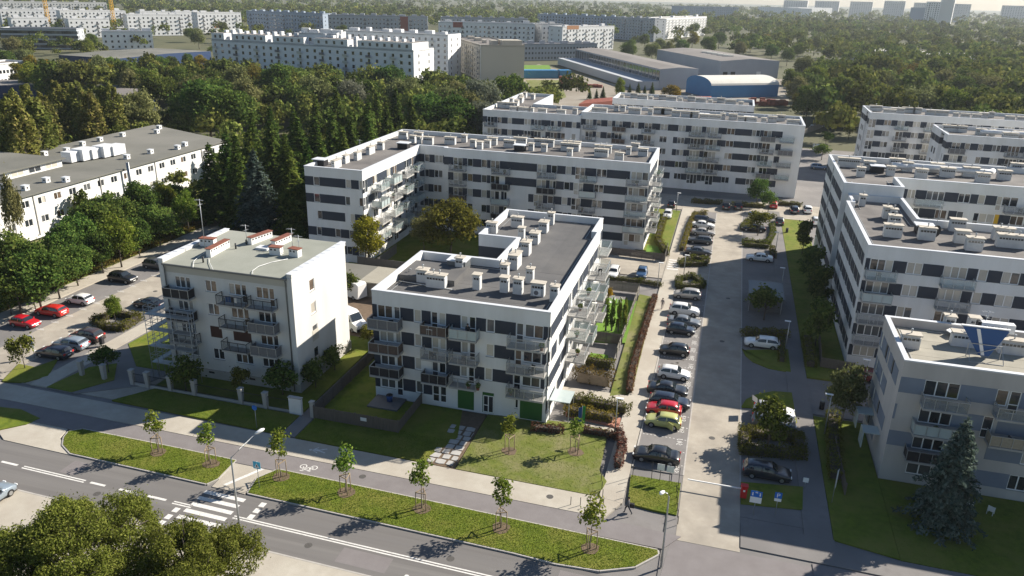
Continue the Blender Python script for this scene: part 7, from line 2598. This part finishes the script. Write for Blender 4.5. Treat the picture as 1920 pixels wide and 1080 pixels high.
person((*(-4.7, 59.3), .11), R(185), 'person walking along the cycle path at the lawn corner', (.12, .12, .13), (.03, .035, .05))
t = thing('shopping_bag', (*(-4.4, 59.9), .14), 'dark bag carried beside the person on the cycle path', 'bag')
t.location = (t.location[0], t.location[1], .2)
put('bag', MB().mat('mat_black').box(-.2, -.12, .2, .2, .12, .62).mesh('bag'), t)
put('handle', MB().mat('mat_black').tube([(-.1, 0, .62), (0, 0, .8), (.1, 0, .62)], .015, 5).mesh('handle'), t)
person((*(-6.4, 109.9), .14), R(95), 'person in pale clothes walking on the pavement by the red hedge', (.35, .30, .28), (.30, .25, .24))
person((-24.2, 71.6, Z1[0]), R(-90), 'person in dark clothes standing on the frosted top balcony', (.02, .022, .025), (.02, .02, .022), 'stand')

# ---------------------------------------------------------------- distant buildings
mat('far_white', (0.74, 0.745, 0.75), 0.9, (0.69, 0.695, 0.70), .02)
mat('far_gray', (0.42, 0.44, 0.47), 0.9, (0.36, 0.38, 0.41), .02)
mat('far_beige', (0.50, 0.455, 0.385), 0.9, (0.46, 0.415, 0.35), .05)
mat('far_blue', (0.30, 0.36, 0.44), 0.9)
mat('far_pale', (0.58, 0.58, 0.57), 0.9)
mat('wall_steel', (0.34, 0.36, 0.40), 0.6, (0.30, 0.32, 0.36), .1)
mat('wall_blue', (0.012, 0.035, 0.10), 0.6)
mat('hall_blue', (0.045, 0.20, 0.42), 0.6, (0.04, 0.18, 0.38), .3)
mat('roof_white', (0.66, 0.64, 0.58), 0.5, (0.58, 0.56, 0.50), .2)
mat('roof_gravel', (0.17, 0.155, 0.145), 0.9, (0.21, 0.195, 0.185), .06)
mat('rust', (0.24, 0.065, 0.04), 0.8, (0.16, 0.05, 0.035), .8)
mat('brick_red', (0.27, 0.085, 0.06), 0.85)
mat('crane_yellow', (0.55, 0.30, 0.02), 0.6)
mat('container_blue', (0.035, 0.16, 0.27), 0.6)
mat('terracotta', (0.40, 0.20, 0.10), 0.85)

FWIN = {'w': 'glass_dark', 'm': 'glass_mid'}


def turned(p0, p1, deg):
    """end of a front that starts at p0, is turned by deg and ends on the sight line to p1"""
    d = (math.cos(R(deg)), math.sin(R(deg)))
    den = d[0] * p1[1] - d[1] * p1[0]
    k = (p1[0] * p0[1] - p1[1] * p0[0]) / den
    return (p0[0] + d[0] * k, p0[1] + d[1] * k)


def far_block(p0, p1, depth, H, floors, label, wall='far_white', cols=None, name='apartment_block', cat='apartment block', roof='roof_gravel', balc=True, heads=True, seed=0, side=2, roofboxes=0, winw=1.25, winh=1.45, band=None, top=1.2, turn=0):
    r = random.Random(seed + int(abs(p0[0])))
    if turn:
        p1 = turned(p0, p1, turn)
    a, b = Vector(p0), Vector(p1)
    L = (b - a).length
    t = thing(name, (*p0, 0), label, cat, math.atan2(b.y - a.y, b.x - a.x))
    put('wall', MB().mat(wall).box(0, 0, 0, L, depth, H, skip='tb').mesh('wall'), t)
    mb = MB().mat(roof).box(.3, .3, H - .4, L - .3, depth - .3, H - .3)
    mb.mat(wall)
    for q in ((0, 0, L, .3), (0, depth - .3, L, depth), (0, .3, .3, depth - .3), (L - .3, .3, L, depth - .3)):
        mb.box(q[0], q[1], H - .5, q[2], q[3], H + .35)
    put('roof', mb.mesh('roof'), t)
    if roofboxes:
        for i in range(roofboxes):
            x = L * (i + .5) / roofboxes + r.uniform(-1.5, 1.5)
            w = r.uniform(1.2, 3.0)
            put('roof_box', MB().mat(wall).box(x - w, depth * .3, H - .3, x + w, depth * .3 + r.uniform(1.5, 3.5), H + r.uniform(1.2, 2.4)).mesh('roof_box'), t)
    wm = MB()
    cols = cols or max(2, int(L / 3.6))
    fh = (H - top) / floors
    for f in range(floors):
        z = f * fh + 1.0
        for c in range(cols):
            x = L * (c + .5) / cols
            door = balc and (c * 7 + seed) % 3 == 0 and f > 0
            w = winw * (.95 if door else 1) + r.uniform(-.1, .1)
            zz, h = (z - .75, winh + .75) if door else (z, winh)
            wm.mat(r.choice(('glass_dark', 'glass_dark', 'glass_dark', 'glass_mid')))
            wm.quad((x - w / 2, -.03, zz), (x + w / 2, -.03, zz), (x + w / 2, -.03, zz + h), (x - w / 2, -.03, zz + h))
            if door:
                wm.mat('galv')
                wm.box(x - 1.3, -.9, zz - .12, x + 1.3, 0, zz)
                wm.mat('mat_gray' if c % 2 else 'galv')
                wm.box(x - 1.3, -.94, zz, x + 1.3, -.88, zz + .95)
        for s in range(side):
            y = depth * (s + .5) / max(side, 1)
            for X, sg in ((L, 1), (0, -1)):
                wm.mat('glass_dark')
                q = [(X + sg * .03, y - .45, z), (X + sg * .03, y + .45, z), (X + sg * .03, y + .45, z + winh), (X + sg * .03, y - .45, z + winh)]
                wm.quad(*(q if sg > 0 else q[::-1]))
    put('window', wm.mesh('window'), t, kind='stuff')
    if band:
        put('panel', MB().mat(band[0]).box(band[1] * L, -.06, band[2], band[3] * L, 0, band[4]).mesh('panel'), t)
    return t


# the long white block with stepped top and its neighbours
tw = far_block((-250, 345), (-137.6, 331.5), 19, 19.0, 6, 'long white block with a notched top storey above the tree belt', cols=27, seed=3, roofboxes=0)
for i in range(5):
    x0, x1 = (0, 13, 37, 60, 84)[i], (8, 33, 55, 79, 112.6)[i]
    mb = MB().mat('far_white').box(x0 + .4, 0, 19.0, x1, 15, 22.2)
    mb.mat('roof_gravel').box(x0 + .7, .3, 22.2, x1 - .3, 14.7, 22.25)
    mb.mat('glass_dark')
    n = max(1, int((x1 - x0) / 4))
    for k in range(n):
        x = x0 + 1.2 + (x1 - x0 - 2) * (k + .5) / n
        mb.box(x - .6, -.03, 20.0, x + .6, 0, 21.4)
    put('top_storey', mb.mesh('top_storey'), tw, kind='stuff')
for i in range(26):
    put('roof_box', MB().mat('far_white').box(3 + i * 4.2, 6, 19, 4.4 + i * 4.2, 8, 23.4 + (i % 3) * .3).mesh('roof_box'), tw)
for i, (p0, p1, d, H, fl, lab, kw) in enumerate((
    ((*(-199.7, 341.5),), (*(-181.8, 345.4),), 16, 24, 7, 'white block rising just behind the long notched block', dict(roofboxes=4)),
    ((*(-214.0, 415.3),), (*(-149.6, 408.5),), 16, 22, 7, 'second white row between the notched block and the beige block', dict(roofboxes=7)),
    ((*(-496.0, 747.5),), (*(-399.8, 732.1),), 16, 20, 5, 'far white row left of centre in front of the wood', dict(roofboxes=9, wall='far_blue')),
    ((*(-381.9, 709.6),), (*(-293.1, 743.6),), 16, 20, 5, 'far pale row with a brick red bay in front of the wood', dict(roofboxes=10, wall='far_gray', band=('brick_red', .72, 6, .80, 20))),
    ((*(-240.1, 632.8),), (*(-164.6, 658.9),), 16, 20, 5, 'white row with grey window bands above the long grey office', dict(roofboxes=6, band=('brick_red', .15, 16, .25, 20.3))),
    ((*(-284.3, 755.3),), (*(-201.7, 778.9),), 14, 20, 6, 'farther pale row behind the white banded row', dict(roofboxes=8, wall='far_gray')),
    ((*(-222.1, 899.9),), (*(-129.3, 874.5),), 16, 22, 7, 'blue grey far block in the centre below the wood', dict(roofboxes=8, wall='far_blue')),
    ((*(-159.5, 664.3),), (*(-145.4, 679.1),), 20, 20, 5, 'blank pale gable block left of the sunlit white block', dict(roofboxes=2, wall='far_pale', balc=False)),
    ((*(-138.5, 647.1),), (*(-103.7, 695.3),), 16, 19, 5, 'brightly sunlit white block with a terracotta corner', dict(roofboxes=3, turn=58, band=('terracotta', .08, 17, .3, 20))),
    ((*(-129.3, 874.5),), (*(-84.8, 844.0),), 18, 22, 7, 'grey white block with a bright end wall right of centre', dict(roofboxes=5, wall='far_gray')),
    ((*(-84.7, 886.8),), (*(-41.9, 1045.6),), 18, 22, 7, 'white block with dark balconies beside the wood', dict(roofboxes=4)),
    ((*(-696.2, 636.6),), (*(-624.9, 641.4),), 14, 17, 5, 'white house row at the upper left corner behind the scaffolded shell', dict(roofboxes=4, turn=56)),
    ((*(-648.8, 660.9),), (*(-576.4, 667.1),), 14, 17, 5, 'bright white block between the two yellow crane masts', dict(roofboxes=4, turn=58)),
    ((*(-521.4, 604.2),), (*(-479.2, 622.0),), 14, 18, 5, 'white block with a glazed top storey right of the cranes', dict(roofboxes=4, turn=56)),
    ((*(-503.5, 677.3),), (*(-497.5, 740.0),), 14, 19, 5, 'white block with a yellow edge above the long notched block', dict(roofboxes=3, turn=58, band=('terracotta', .35, 5, .5, 9))),
    ((*(-920.3, 843.8),), (*(-845.5, 944.5),), 14, 18, 5, 'farthest pale blocks at the top left edge', dict(roofboxes=5, wall='far_pale')),
)):
    far_block(p0, p1, d, H, fl, lab, seed=i, **kw)
for i, (p0, p1, lab) in enumerate((((-578.7, 537.7), (-562.5, 559.2), 'bright white house in the second row at the upper left'), ((-538.0, 555.3), (-518.8, 579.8), 'bright white house in the second row right of the left crane'), ((-590.6, 703.3), (-575.3, 730.8), 'white block peeping out behind the glazed top storey block'), ((-572.6, 735.7), (-560.0, 758.4), 'narrow white block left of the yellow edged block'), ((-683.9, 662.7), (-670.3, 695.9), 'white block in the third row behind the left crane'))):
    far_block(p0, p1, 14, 15 if i < 2 else 17, 4, lab, seed=60 + i, turn=57, roofboxes=3)
far_block((-483.5, 439.4), (-441.1, 460.9), 16, 13.5, 4, 'unfinished grey block with rows of open bays at the upper left', wall='far_gray', cols=16, balc=False, winw=4.2, winh=1.9, name='unfinished_block', cat='building shell', seed=70)
far_block((-428.6, 469.6), (-404.6, 491.4), 14, 12, 3, 'low white building right of the unfinished grey block', cols=8, balc=False, seed=71, roofboxes=4)
# beige block
tb = far_block((-166, 462), (-129, 401), 24, 18.0, 6, 'beige block seen end on with a blank pale gable', wall='far_beige', cols=14, seed=5, roofboxes=4, side=0)
put('gable', MB().mat('far_pale').box(74 - 2.6, -.1, 0, 74 - 2.4, .2, 18).mesh('gable'), tb)
put('roof_terrace', MB().mat('far_beige').box(60, 12, 18, 70, 23, 20.5).mesh('roof_terrace'), tb)
# long grey office
far_block((-147.5, 535.0), (-98.0, 579.5), 14, 11, 3, 'long low grey office with paired windows in the centre distance', wall='wall_steel', cols=26, balc=False, seed=8, name='office_building', cat='office', roofboxes=7)


def hall(p0, p1, p2, H, label, wall, roof, name='industrial_hall', ridge=.8, parts=None):
    """flat gabled shed: p0-p1 is the wall towards us, p1-p2 the right-hand end"""
    a, b, c = Vector(p0), Vector(p1), Vector(p2)
    d = a + (c - b)
    t = thing(name, (*p0, 0), label, 'industrial hall')
    pl = [(0, 0), tuple(b - a), tuple(c - a), tuple(d - a)]
    put('wall', MB().mat(wall).prism(pl, 0, H).mesh('wall'), t)
    mb = MB().mat(roof)
    m0 = [(pl[0][i] + pl[3][i]) / 2 for i in (0, 1)]
    m1 = [(pl[1][i] + pl[2][i]) / 2 for i in (0, 1)]
    e = .02
    mb.quad((*pl[0], H + e), (*pl[1], H + e), (*m1, H + ridge), (*m0, H + ridge))
    mb.quad((*m0, H + ridge), (*m1, H + ridge), (*pl[2], H + e), (*pl[3], H + e))
    mb.mat(wall)
    mb.quad((*pl[1], H), (*pl[2], H), (*m1, H + ridge))
    mb.quad((*pl[3], H), (*pl[0], H), (*m0, H + ridge))
    put('roof', mb.mesh('roof'), t)
    return t, pl


# grey glazed shed running into the distance
ta, pl = hall((-104, 530), (-36, 405), (-18, 418), 10, 'long grey shed with a glazed upper wall running into the distance', 'wall_steel', 'roof_gravel')
u = (Vector(pl[1]) - Vector(pl[0]))
n = Vector((-u.y, u.x)).normalized() * -1
for i in range(30):
    p, q = Vector(pl[0]) + u * (i / 30 + .003), Vector(pl[0]) + u * ((i + 1) / 30 - .003)
    o = n * .15
    put('window', MB().mat('glass_mid').quad((*(p + o), 4.6), (*(q + o), 4.6), (*(q + o), 9.2), (*(p + o), 9.2)).mesh('window'), ta)
p, q = Vector(pl[0]), Vector(pl[1])
mb = MB().mat('far_gray').prism([tuple(p + n * .1), tuple(q + n * .1), tuple(q + n * 12), tuple(p + n * 12)], 0, 4.2)
put('low_wing', mb.mesh('low_wing'), ta)
tb2, pl = hall((-53, 560), (-8.4, 478), (24.5, 500), 10.0, 'large grey hall with a brown grey roof and a row of skylights', 'wall_steel', 'roof_gravel', ridge=1.2)
for i in range(5):
    x, y = Vector(pl[0]).lerp(Vector(pl[1]), .45 + .08 * i) + (Vector(pl[2]) - Vector(pl[1])) * .42
    put('skylight', MB().mat('roof_white').box(x - 3, y - 1.2, 10.9, x + 3, y + 1.2, 11.7).mesh('skylight'), tb2)
q0, q1 = Vector(pl[1]), Vector(pl[2])
for f, m in ((.05, 'mat_black'), (.18, 'mat_black'), (.42, 'wall_steel'), (.62, 'white_metal')):
    c = q0.lerp(q1, f)
    d2 = (q1 - q0).normalized()
    nn = Vector((d2.y, -d2.x))
    put('dock_door', MB().mat(m).quad((*(c + nn * .12), 0), (*(c + d2 * 3 + nn * .12), 0), (*(c + d2 * 3 + nn * .12), 4), (*(c + nn * .12), 4)).mesh('dock_door'), tb2)
# blue barrel roofed hall
t = thing('barrel_hall', (-22.5, 402, 0), 'bright blue hall with a pale barrel roof behind the far block', 'industrial hall', math.atan2(383 - 402, -9.9 + 22.5))
Wd, Ln, Hw = 23.0, 37.0, 5.6
put('wall', MB().mat('hall_blue').box(0, 0, 0, Wd, Ln, Hw, skip='t').mesh('wall'), t)
arc = [(Wd / 2 - math.cos(math.pi * k / 12) * Wd / 2, Hw + math.sin(math.pi * k / 12) * 3.4) for k in range(13)]
mb = MB().mat('roof_white')
for (xa, za), (xb, zb) in zip(arc, arc[1:]):
    mb.quad((xa, -.1, za), (xb, -.1, zb), (xb, Ln + .1, zb), (xa, Ln + .1, za))
put('roof', mb.mesh('roof'), t)
put('gable', MB().mat('hall_blue').quad(*[(x, 0, z) for x, z in arc][::-1]).quad(*[(x, Ln, z) for x, z in arc]).mesh('gable'), t)
# halls at the left behind the poplars
hall((-351.6, 352.3), (-310.9, 349.7), (-304.1, 417.8), 7.0, 'wide low hall with a grey roof and a dark blue wall at the upper left', 'wall_blue', 'roof_gray', ridge=.6)
hall((-282.1, 237.3), (-258.3, 249.9), (-270.7, 265.0), 6.0, 'low shed with a brown roof behind the poplars at the left edge', 'wall_blue', 'roof_gravel', ridge=.5)
hall((-223.7, 244.5), (-191.1, 227.4), (-212.1, 254.1), 6.0, 'blue walled shed half hidden by the poplars', 'wall_blue', 'roof_gravel', ridge=.5)
far_block((-315.8, 272.4), (-314.4, 297.5), 14, 9, 2, 'bright white flat building at the left edge above the poplars', cols=14, balc=False, seed=80, name='works_building', cat='works')
# pale halls in the right wood
hall((80.8, 662.4), (103.7, 639.7), (126.2, 687.3), 9, 'pale roofed hall in the wood at the right', 'far_gray', 'roof_white', ridge=.8)
hall((107.4, 618.8), (167.6, 614.8), (187.7, 683.7), 9, 'long grey hall with a pale roof in the wood at the right edge', 'far_gray', 'roof_white', ridge=.8)
# skyline
for i, (p0, p1, d, H, fl, lab, kw) in enumerate((
    ((*(39.9, 2316.3),), (*(131.9, 2082.5),), 30, 24, 6, 'white office with dark window bands in the hazy distance', dict(cols=18, balc=False)),
    ((*(138.0, 2250.2),), (*(267.4, 2729.8),), 30, 25, 6, 'sunlit white office wing beside the banded office', dict(cols=12, balc=False, turn=56)),
    ((*(-117.0, 1691.6),), (*(-8.4, 1775.6),), 40, 26, 7, 'wide blue grey block in the hazy distance', dict(cols=26, wall='far_blue', balc=False)),
)):
    far_block(p0, p1, d, H, fl, lab, seed=100 + i, name='office_building', cat='office', **kw)
for i, (px, top, w, Y, lab) in enumerate(((1618, 1, 30, 2300, 'wide hazy tower block left of the pair on the skyline'), (1668, 4, 26, 2300, 'hazy tower block with a dark neighbour on the skyline'), (1694, 11, 22, 2100, 'short dark grey tower block on the skyline'), (1730, 6, 34, 2300, 'hazy tower directly behind the tallest tower'), (1830, 9, 34, 2300, 'square hazy tower block right of the tallest tower'), (1870, 13, 34, 2300, 'hazy tower block near the right picture edge'), (1908, 15, 28, 2200, 'hazy tower block cut by the right picture edge'), (1560, 2, 36, 2500, 'faint tower above the sunlit office'), (1500, 1, 40, 2500, 'faint pale tower row over the white office'), (1445, 0, 40, 2500, 'faint wide block above the banded office'))):
    yaw = math.radians(-15.176)
    X = Y * math.tan(yaw + math.atan((px - 960) / 1452.26))
    zt = 44 + (Y / math.cos(yaw) * 0.93) * 0 
    # height from the sight line over this distance
    elev = math.atan(((-13.7 + (px - 960) * 0.0248) - top) / 1452.26 * .88)
    H = 44 + math.hypot(X, Y) * math.tan(elev)
    far_block((X - w * .8, Y), (X + w * .8, Y - 10), 26, max(18, H), 11, lab, cols=10, balc=False, name='tower_block', cat='tower block', wall='far_pale', seed=200 + i)
X, Y = (338.6, 1618.8)
t = far_block((X - 24, Y), (X - 2, Y - 6), 22, 46, 14, 'tallest pale tower with a white ribbed front on the skyline', cols=6, balc=True, name='tower_block', cat='tower block', wall='far_white', seed=230)
put('tower_wing', MB().mat('far_pale').box(22.2, 3, 0, 44, 25, 56).mesh('tower_wing'), t)
put('tower_wing', MB().mat('far_blue').box(-24, 4, 0, -.1, 22, 36).mesh('tower_wing'), t)

# cranes
for xy, H, lab, jib in (((-577.9, 574.3), 42, 'left yellow tower crane beside the unfinished block', None), ((-539.4, 607.8), 41, 'right yellow tower crane with its long jib', (-46, 12))):
    t = thing('tower_crane', (*xy, 0), lab, 'crane')
    mb = MB().mat('crane_yellow')
    for sx in (-1, 1):
        for sy in (-1, 1):
            mb.obox((sx, sy, 0), (sx, sy, H), .3, .3)
    for k in range(int(H / 2.2)):
        z = k * 2.2
        mb.obox((-1, -1, z), (1, -1, z + 2.2), .2, .2).obox((1, -1, z), (1, 1, z + 2.2), .2, .2).obox((-1, 1, z), (-1, -1, z + 2.2), .2, .2)
    put('mast', mb.mesh('mast'), t)
    x0, x1 = jib or (-12, 52)
    z = H + (1 if jib else 8)
    mb = MB().mat('crane_yellow')
    for dy, dz in ((-.7, 0), (.7, 0), (0, 1.5)):
        mb.obox((x0, dy, z + dz), (x1, dy, z + dz), .28, .28)
    k = x0
    while k < x1 - 1.5:
        mb.obox((k, -.7, z), (k + 1.2, 0, z + 1.5), .16, .16).obox((k + 1.2, 0, z + 1.5), (k + 2.4, .7, z), .16, .16)
        k += 2.4
    put('jib', mb.mesh('jib'), t)
    put('cab', MB().mat('far_white').box(-1.3, -2.6, z - 2.6, 1.3, -.8, z - .3).mesh('cab'), t)
    put('counterweight', MB().mat('concrete').box(x1 - 3, -1, z - 3, x1 - .5, 1, z).mesh('counterweight'), t)

# works yard behind the estate
sheet('works_yard', [(-125.2, 458.9), (-126.6, 520.3), (-44.4, 397.0), (-22.3, 464.6), (28.3, 498.7), (25.7, 386.9), (-15.1, 339.0), (-77.0, 309.9)], 'yard_ground', -.05)
sheet('yard_grass', [(-137.1, 504.8), (-118.3, 516.1), (-106.7, 473.2), (-123.7, 456.1)], 'lawn_bright', -.02)
sheet('yard_grass', [(-108.7, 417.8), (-91.6, 427.1), (-72.9, 355.2), (-74.5, 338.2), (-92.8, 372.3)], 'grass_dry', -.02)
for i, (x0, x1, y, lab) in enumerate(((978, 1048, 146, 'long teal blue container in the works yard'), (1050, 1071, 146, 'short bright blue container in the works yard'))):
    p, q = (((-112.7, 424.9)), ((-94.5, 434.9)))if i == 0 else (((-93.4, 435.5)), ((-87.7, 438.6)))
    t = thing('container', (*p, 0), lab, 'container', math.atan2(q[1] - p[1], q[0] - p[0]))
    L = math.hypot(q[0] - p[0], q[1] - p[1])
    put('box', MB().mat('container_blue').box(0, 0, .1, L, 6, 4.2).mesh('box'), t)
    put('roof', MB().mat('hall_blue').box(.1, .1, 4.2, L - .1, 5.9, 4.3).mesh('roof'), t)
t = thing('red_truck', (*(-86.6, 412.1), 0), 'dark red truck among scrap in the works yard', 'truck')
put('cab', MB().mat('brick_red').box(-2, -1.4, .6, 1.5, 1.4, 3.6).mesh('cab'), t)
put('bed', MB().mat('rust').box(1.6, -1.5, 1.0, 9, 1.5, 2.6).mesh('bed'), t)
for x in (-1, 3, 7.5):
    for s in (-1, 1):
        put('wheel', CACHE['tyre'], t, (x, s * 1.5, .55), scale=1.8)
for i, (px, py, w, d, h, lab) in enumerate(((1430, 196, 12, 7, 3.2, 'stack of rusty red frames beside the blue hall'), (1455, 196, 8, 6, 2.8, 'second rusty red stack near the brown tree'), (1088, 160, 10, 5, 1.6, 'heap of dark scrap metal in the works yard'), (1066, 158, 8, 5, 1.8, 'reddish scrap heap beside the containers'), (1110, 163, 9, 4, 1.4, 'low scrap heap in front of the glazed shed'))):
    X, Y = (((13.5, 369.0)), ((19.3, 371.8)), ((-76.3, 406.3)), ((-82.9, 408.4)), ((-69.4, 401.9)))[i]
    t = thing('scrap_stack', (X, Y, 0), lab, 'scrap stack', rnd.uniform(-.2, .2))
    for k in range(14):
        x, y, z = rnd.uniform(-w / 2, w / 2), rnd.uniform(-d / 2, d / 2), rnd.uniform(0, h * .7)
        put('piece', MB().mat('rust' if i < 2 or k % 2 else 'brick_red').box(x - 1.2, y - .8, 0, x + 1.2, y + .8, z + .5).mesh('piece'), t)
for i, (px, lab) in enumerate(((1100, 'brown sheet roof shed by the yard left of the thin trees'), (1300, 'brown ribbed roof shed in front of the blue hall'))):
    (X, Y), (X2, Y2) = (((-58.4, 309.8)), ((-47.0, 326.0))) if i == 0 else (((-23.6, 337.4)), ((-10.8, 343.6)))
    hall((X, Y), (X2, Y2), (X2 + 2, Y2 + 18), 3.2, lab, 'brick_red', 'rust', 'yard_shed', .6)
rs = np.random.RandomState(12)
for i in range(8):
    X, Y = (((-50.5, 375.1)), ((-47.0, 376.8)), ((-43.2, 378.7)), ((-40.1, 378.0)), ((-37.0, 381.8)), ((-61.7, 352.4)), ((-58.5, 351.9)), ((-55.8, 353.2)))[i]
    tree('conifer%d' % (i % 3), (X, Y), rnd.uniform(4.5, 6), 'small dark conifer in the line below the glazed shed', 'small conifers below the glazed shed', 1.5, name='conifer_tree')

# ---------------------------------------------------------------- the wide woods beyond: one mass of crowns
leaf_mat('leaf_wood', (0.075, 0.098, 0.022), (0.125, 0.145, 0.034), (0.20, 0.205, 0.055), .25, 0.0)
_nt = MATS['leaf_wood'].node_tree          # every tree of the wood has its own tone of green
_at = _nt.nodes.new('ShaderNodeAttribute')
_at.attribute_name = 'tone'
_hs = [x for x in _nt.nodes if x.type == 'HUE_SAT'][0]
for _sock, _lo, _hi, _mul in (('Value', .55, 1.5, 1.0), ('Hue', .482, .535, 5.77)):
    _m2 = _nt.nodes.new('ShaderNodeMath')
    _m2.operation = 'MULTIPLY'
    _m2.inputs[1].default_value = _mul
    _f2 = _nt.nodes.new('ShaderNodeMath')
    _f2.operation = 'FRACT'
    _r2 = _nt.nodes.new('ShaderNodeMapRange')
    _r2.inputs[3].default_value, _r2.inputs[4].default_value = _lo, _hi
    _nt.links.new(_at.outputs['Fac'], _m2.inputs[0])
    _nt.links.new(_m2.outputs[0], _f2.inputs[0])
    _nt.links.new(_f2.outputs[0], _r2.inputs[0])
    _nt.links.new(_r2.outputs[0], _hs.inputs[_sock])

def wood(name, xs, ys, hs, q, seed, m='leaf_wood'):
    """many small crowns, each a dome of leaf clumps, joined into one wood"""
    rs = np.random.RandomState(seed)
    n = len(xs)
    k = q
    u = unit(rs, n * k)
    u[:, 2] = np.abs(u[:, 2]) * .9 - .12
    r = np.repeat(hs * rs.uniform(.34, .5, n), k)
    c = np.column_stack([np.repeat(xs, k), np.repeat(ys, k), np.repeat(hs * .52, k)])
    lob = 1 + .25 * np.sin(np.arctan2(u[:, 1], u[:, 0]) * 3 + np.repeat(rs.uniform(0, 6, n), k))
    P = c + u * np.column_stack([r * lob, r * lob, np.repeat(hs * .5, k)]) * rs.uniform(.75, 1.05, (n * k, 1))
    S = np.repeat(hs, k) * (.036 + 4.5 / (q + 40)) * rs.uniform(.7, 1.4, n * k)
    # bumps: leaves of one bough sit together
    B = 22
    bo = (np.floor(rs.uniform(0, B, n * k)) + B * np.repeat(np.arange(n), k)).astype(int)
    bd = unit(np.random.RandomState(seed + 1), B * n)
    bd[:, 2] = np.abs(bd[:, 2]) * .95 - .12
    P = c + bd[bo] * (r * lob)[:, None] * np.array([.78, .78, 1.0]) * (.75 + .25 * rs.rand(n * k, 1)) + u * (r * .36)[:, None] * rs.uniform(.5, 1.05, (n * k, 1))
    me = leaf_mesh(name, P, u + rs.normal(size=u.shape) * .35, S, m, rs, .8)
    at = me.attributes.new('tone', 'FLOAT', 'FACE')
    at.data.foreach_set('value', np.repeat(rs.uniform(.02, .98, n), k).astype(np.float32))
    put(name, me, kind='stuff')


def scatter(n, seed, y0, y1, ok, pw=1.6):
    rs = np.random.RandomState(seed)
    out = []
    while len(out) < n:
        y = y0 + (y1 - y0) * rs.rand() ** pw
        yaw = math.radians(-15.176)
        x = y * math.tan(yaw + rs.uniform(-.68, .68))
        if ok(x, y):
            out.append((x, y))
    return np.array(out)


BLOCKED = [(-400, 200, -170, 480), (-275, 320, -95, 480), (-60, 395, 60, 660), (-150, 400, -15, 600)]


def clear(x, y):
    for a, b, c, d in BLOCKED:
        if a < x < c and b < y < d:
            return False
    px = 960 + 1452.26 * math.tan(math.atan2(x, y) + math.radians(15.176))
    if y < 900 and x < -5:
        return y > 700 + .35 * max(0, -x - 120) and rnd.random() < .12
    return True


pts = scatter(2100, 5, 430, 1500, clear, 1.3)
wood('woodland', pts[:, 0], pts[:, 1], np.random.RandomState(3).uniform(11, 18, len(pts)), 120, 31)
pts = scatter(3200, 6, 1100, 3600, lambda x, y: True, 1.3)
wood('far_woodland', pts[:, 0], pts[:, 1], np.random.RandomState(4).uniform(13, 22, len(pts)), 44, 32)
rs = np.random.RandomState(8)
xs, ys = rs.uniform(32, 260, 330), rs.uniform(255, 470, 330)
wood('woodland', xs, ys, rs.uniform(8, 19, 330), 850, 33)
xs, ys = rs.uniform(-62, -280, 430), rs.uniform(175, 325, 430)
kk = (xs > -160 - (ys - 200) * .3) | (ys > 250)
wood('woodland', xs[kk], ys[kk], rs.uniform(6, 15, kk.sum()), 650, 34)
xs, ys = rs.uniform(-118, -100, 60), rs.uniform(112, 235, 60)
wood('thicket', xs, ys, rs.uniform(4, 8, 60), 600, 35)
xs, ys = rs.uniform(-175, -153, 60), rs.uniform(120, 230, 60)
wood('thicket', xs, ys, rs.uniform(5, 9, 60), 600, 36)
xs, ys = rs.uniform(-900, -390, 260), rs.uniform(380, 900, 260)
wood('woodland', xs, ys, rs.uniform(8, 14, 260), 130, 37)

xs, ys = np.concatenate([rs.uniform(-335, -255, 50), rs.uniform(-520, -385, 60)]), np.concatenate([rs.uniform(445, 620, 50), rs.uniform(300, 440, 60)])
wood('woodland', xs, ys, rs.uniform(6, 12, 110), 240, 38)

xs, ys = rs.uniform(-102.5, -97.6, 95), rs.uniform(57, 118, 95)
wood('undergrowth', xs, ys, rs.uniform(2.2, 4.2, 95), 420, 39)

# ---------------------------------------------------------------- haze
hz = bpy.data.materials.new('haze')
hz.use_nodes = True
nt = hz.node_tree
nt.nodes.clear()
pv = nt.nodes.new('ShaderNodeVolumePrincipled')
pv.inputs['Color'].default_value = (0.80, 0.87, 0.95, 1)
pv.inputs['Density'].default_value = 0.00009
pv.inputs['Anisotropy'].default_value = 0.3
om = nt.nodes.new('ShaderNodeOutputMaterial')
nt.links.new(pv.outputs[0], om.inputs['Volume'])
me = MB().box(-4600, -700, -1.5, 4600, 7100, 90).mesh('haze')
me.materials.append(hz)
put('haze', me, kind='stuff')
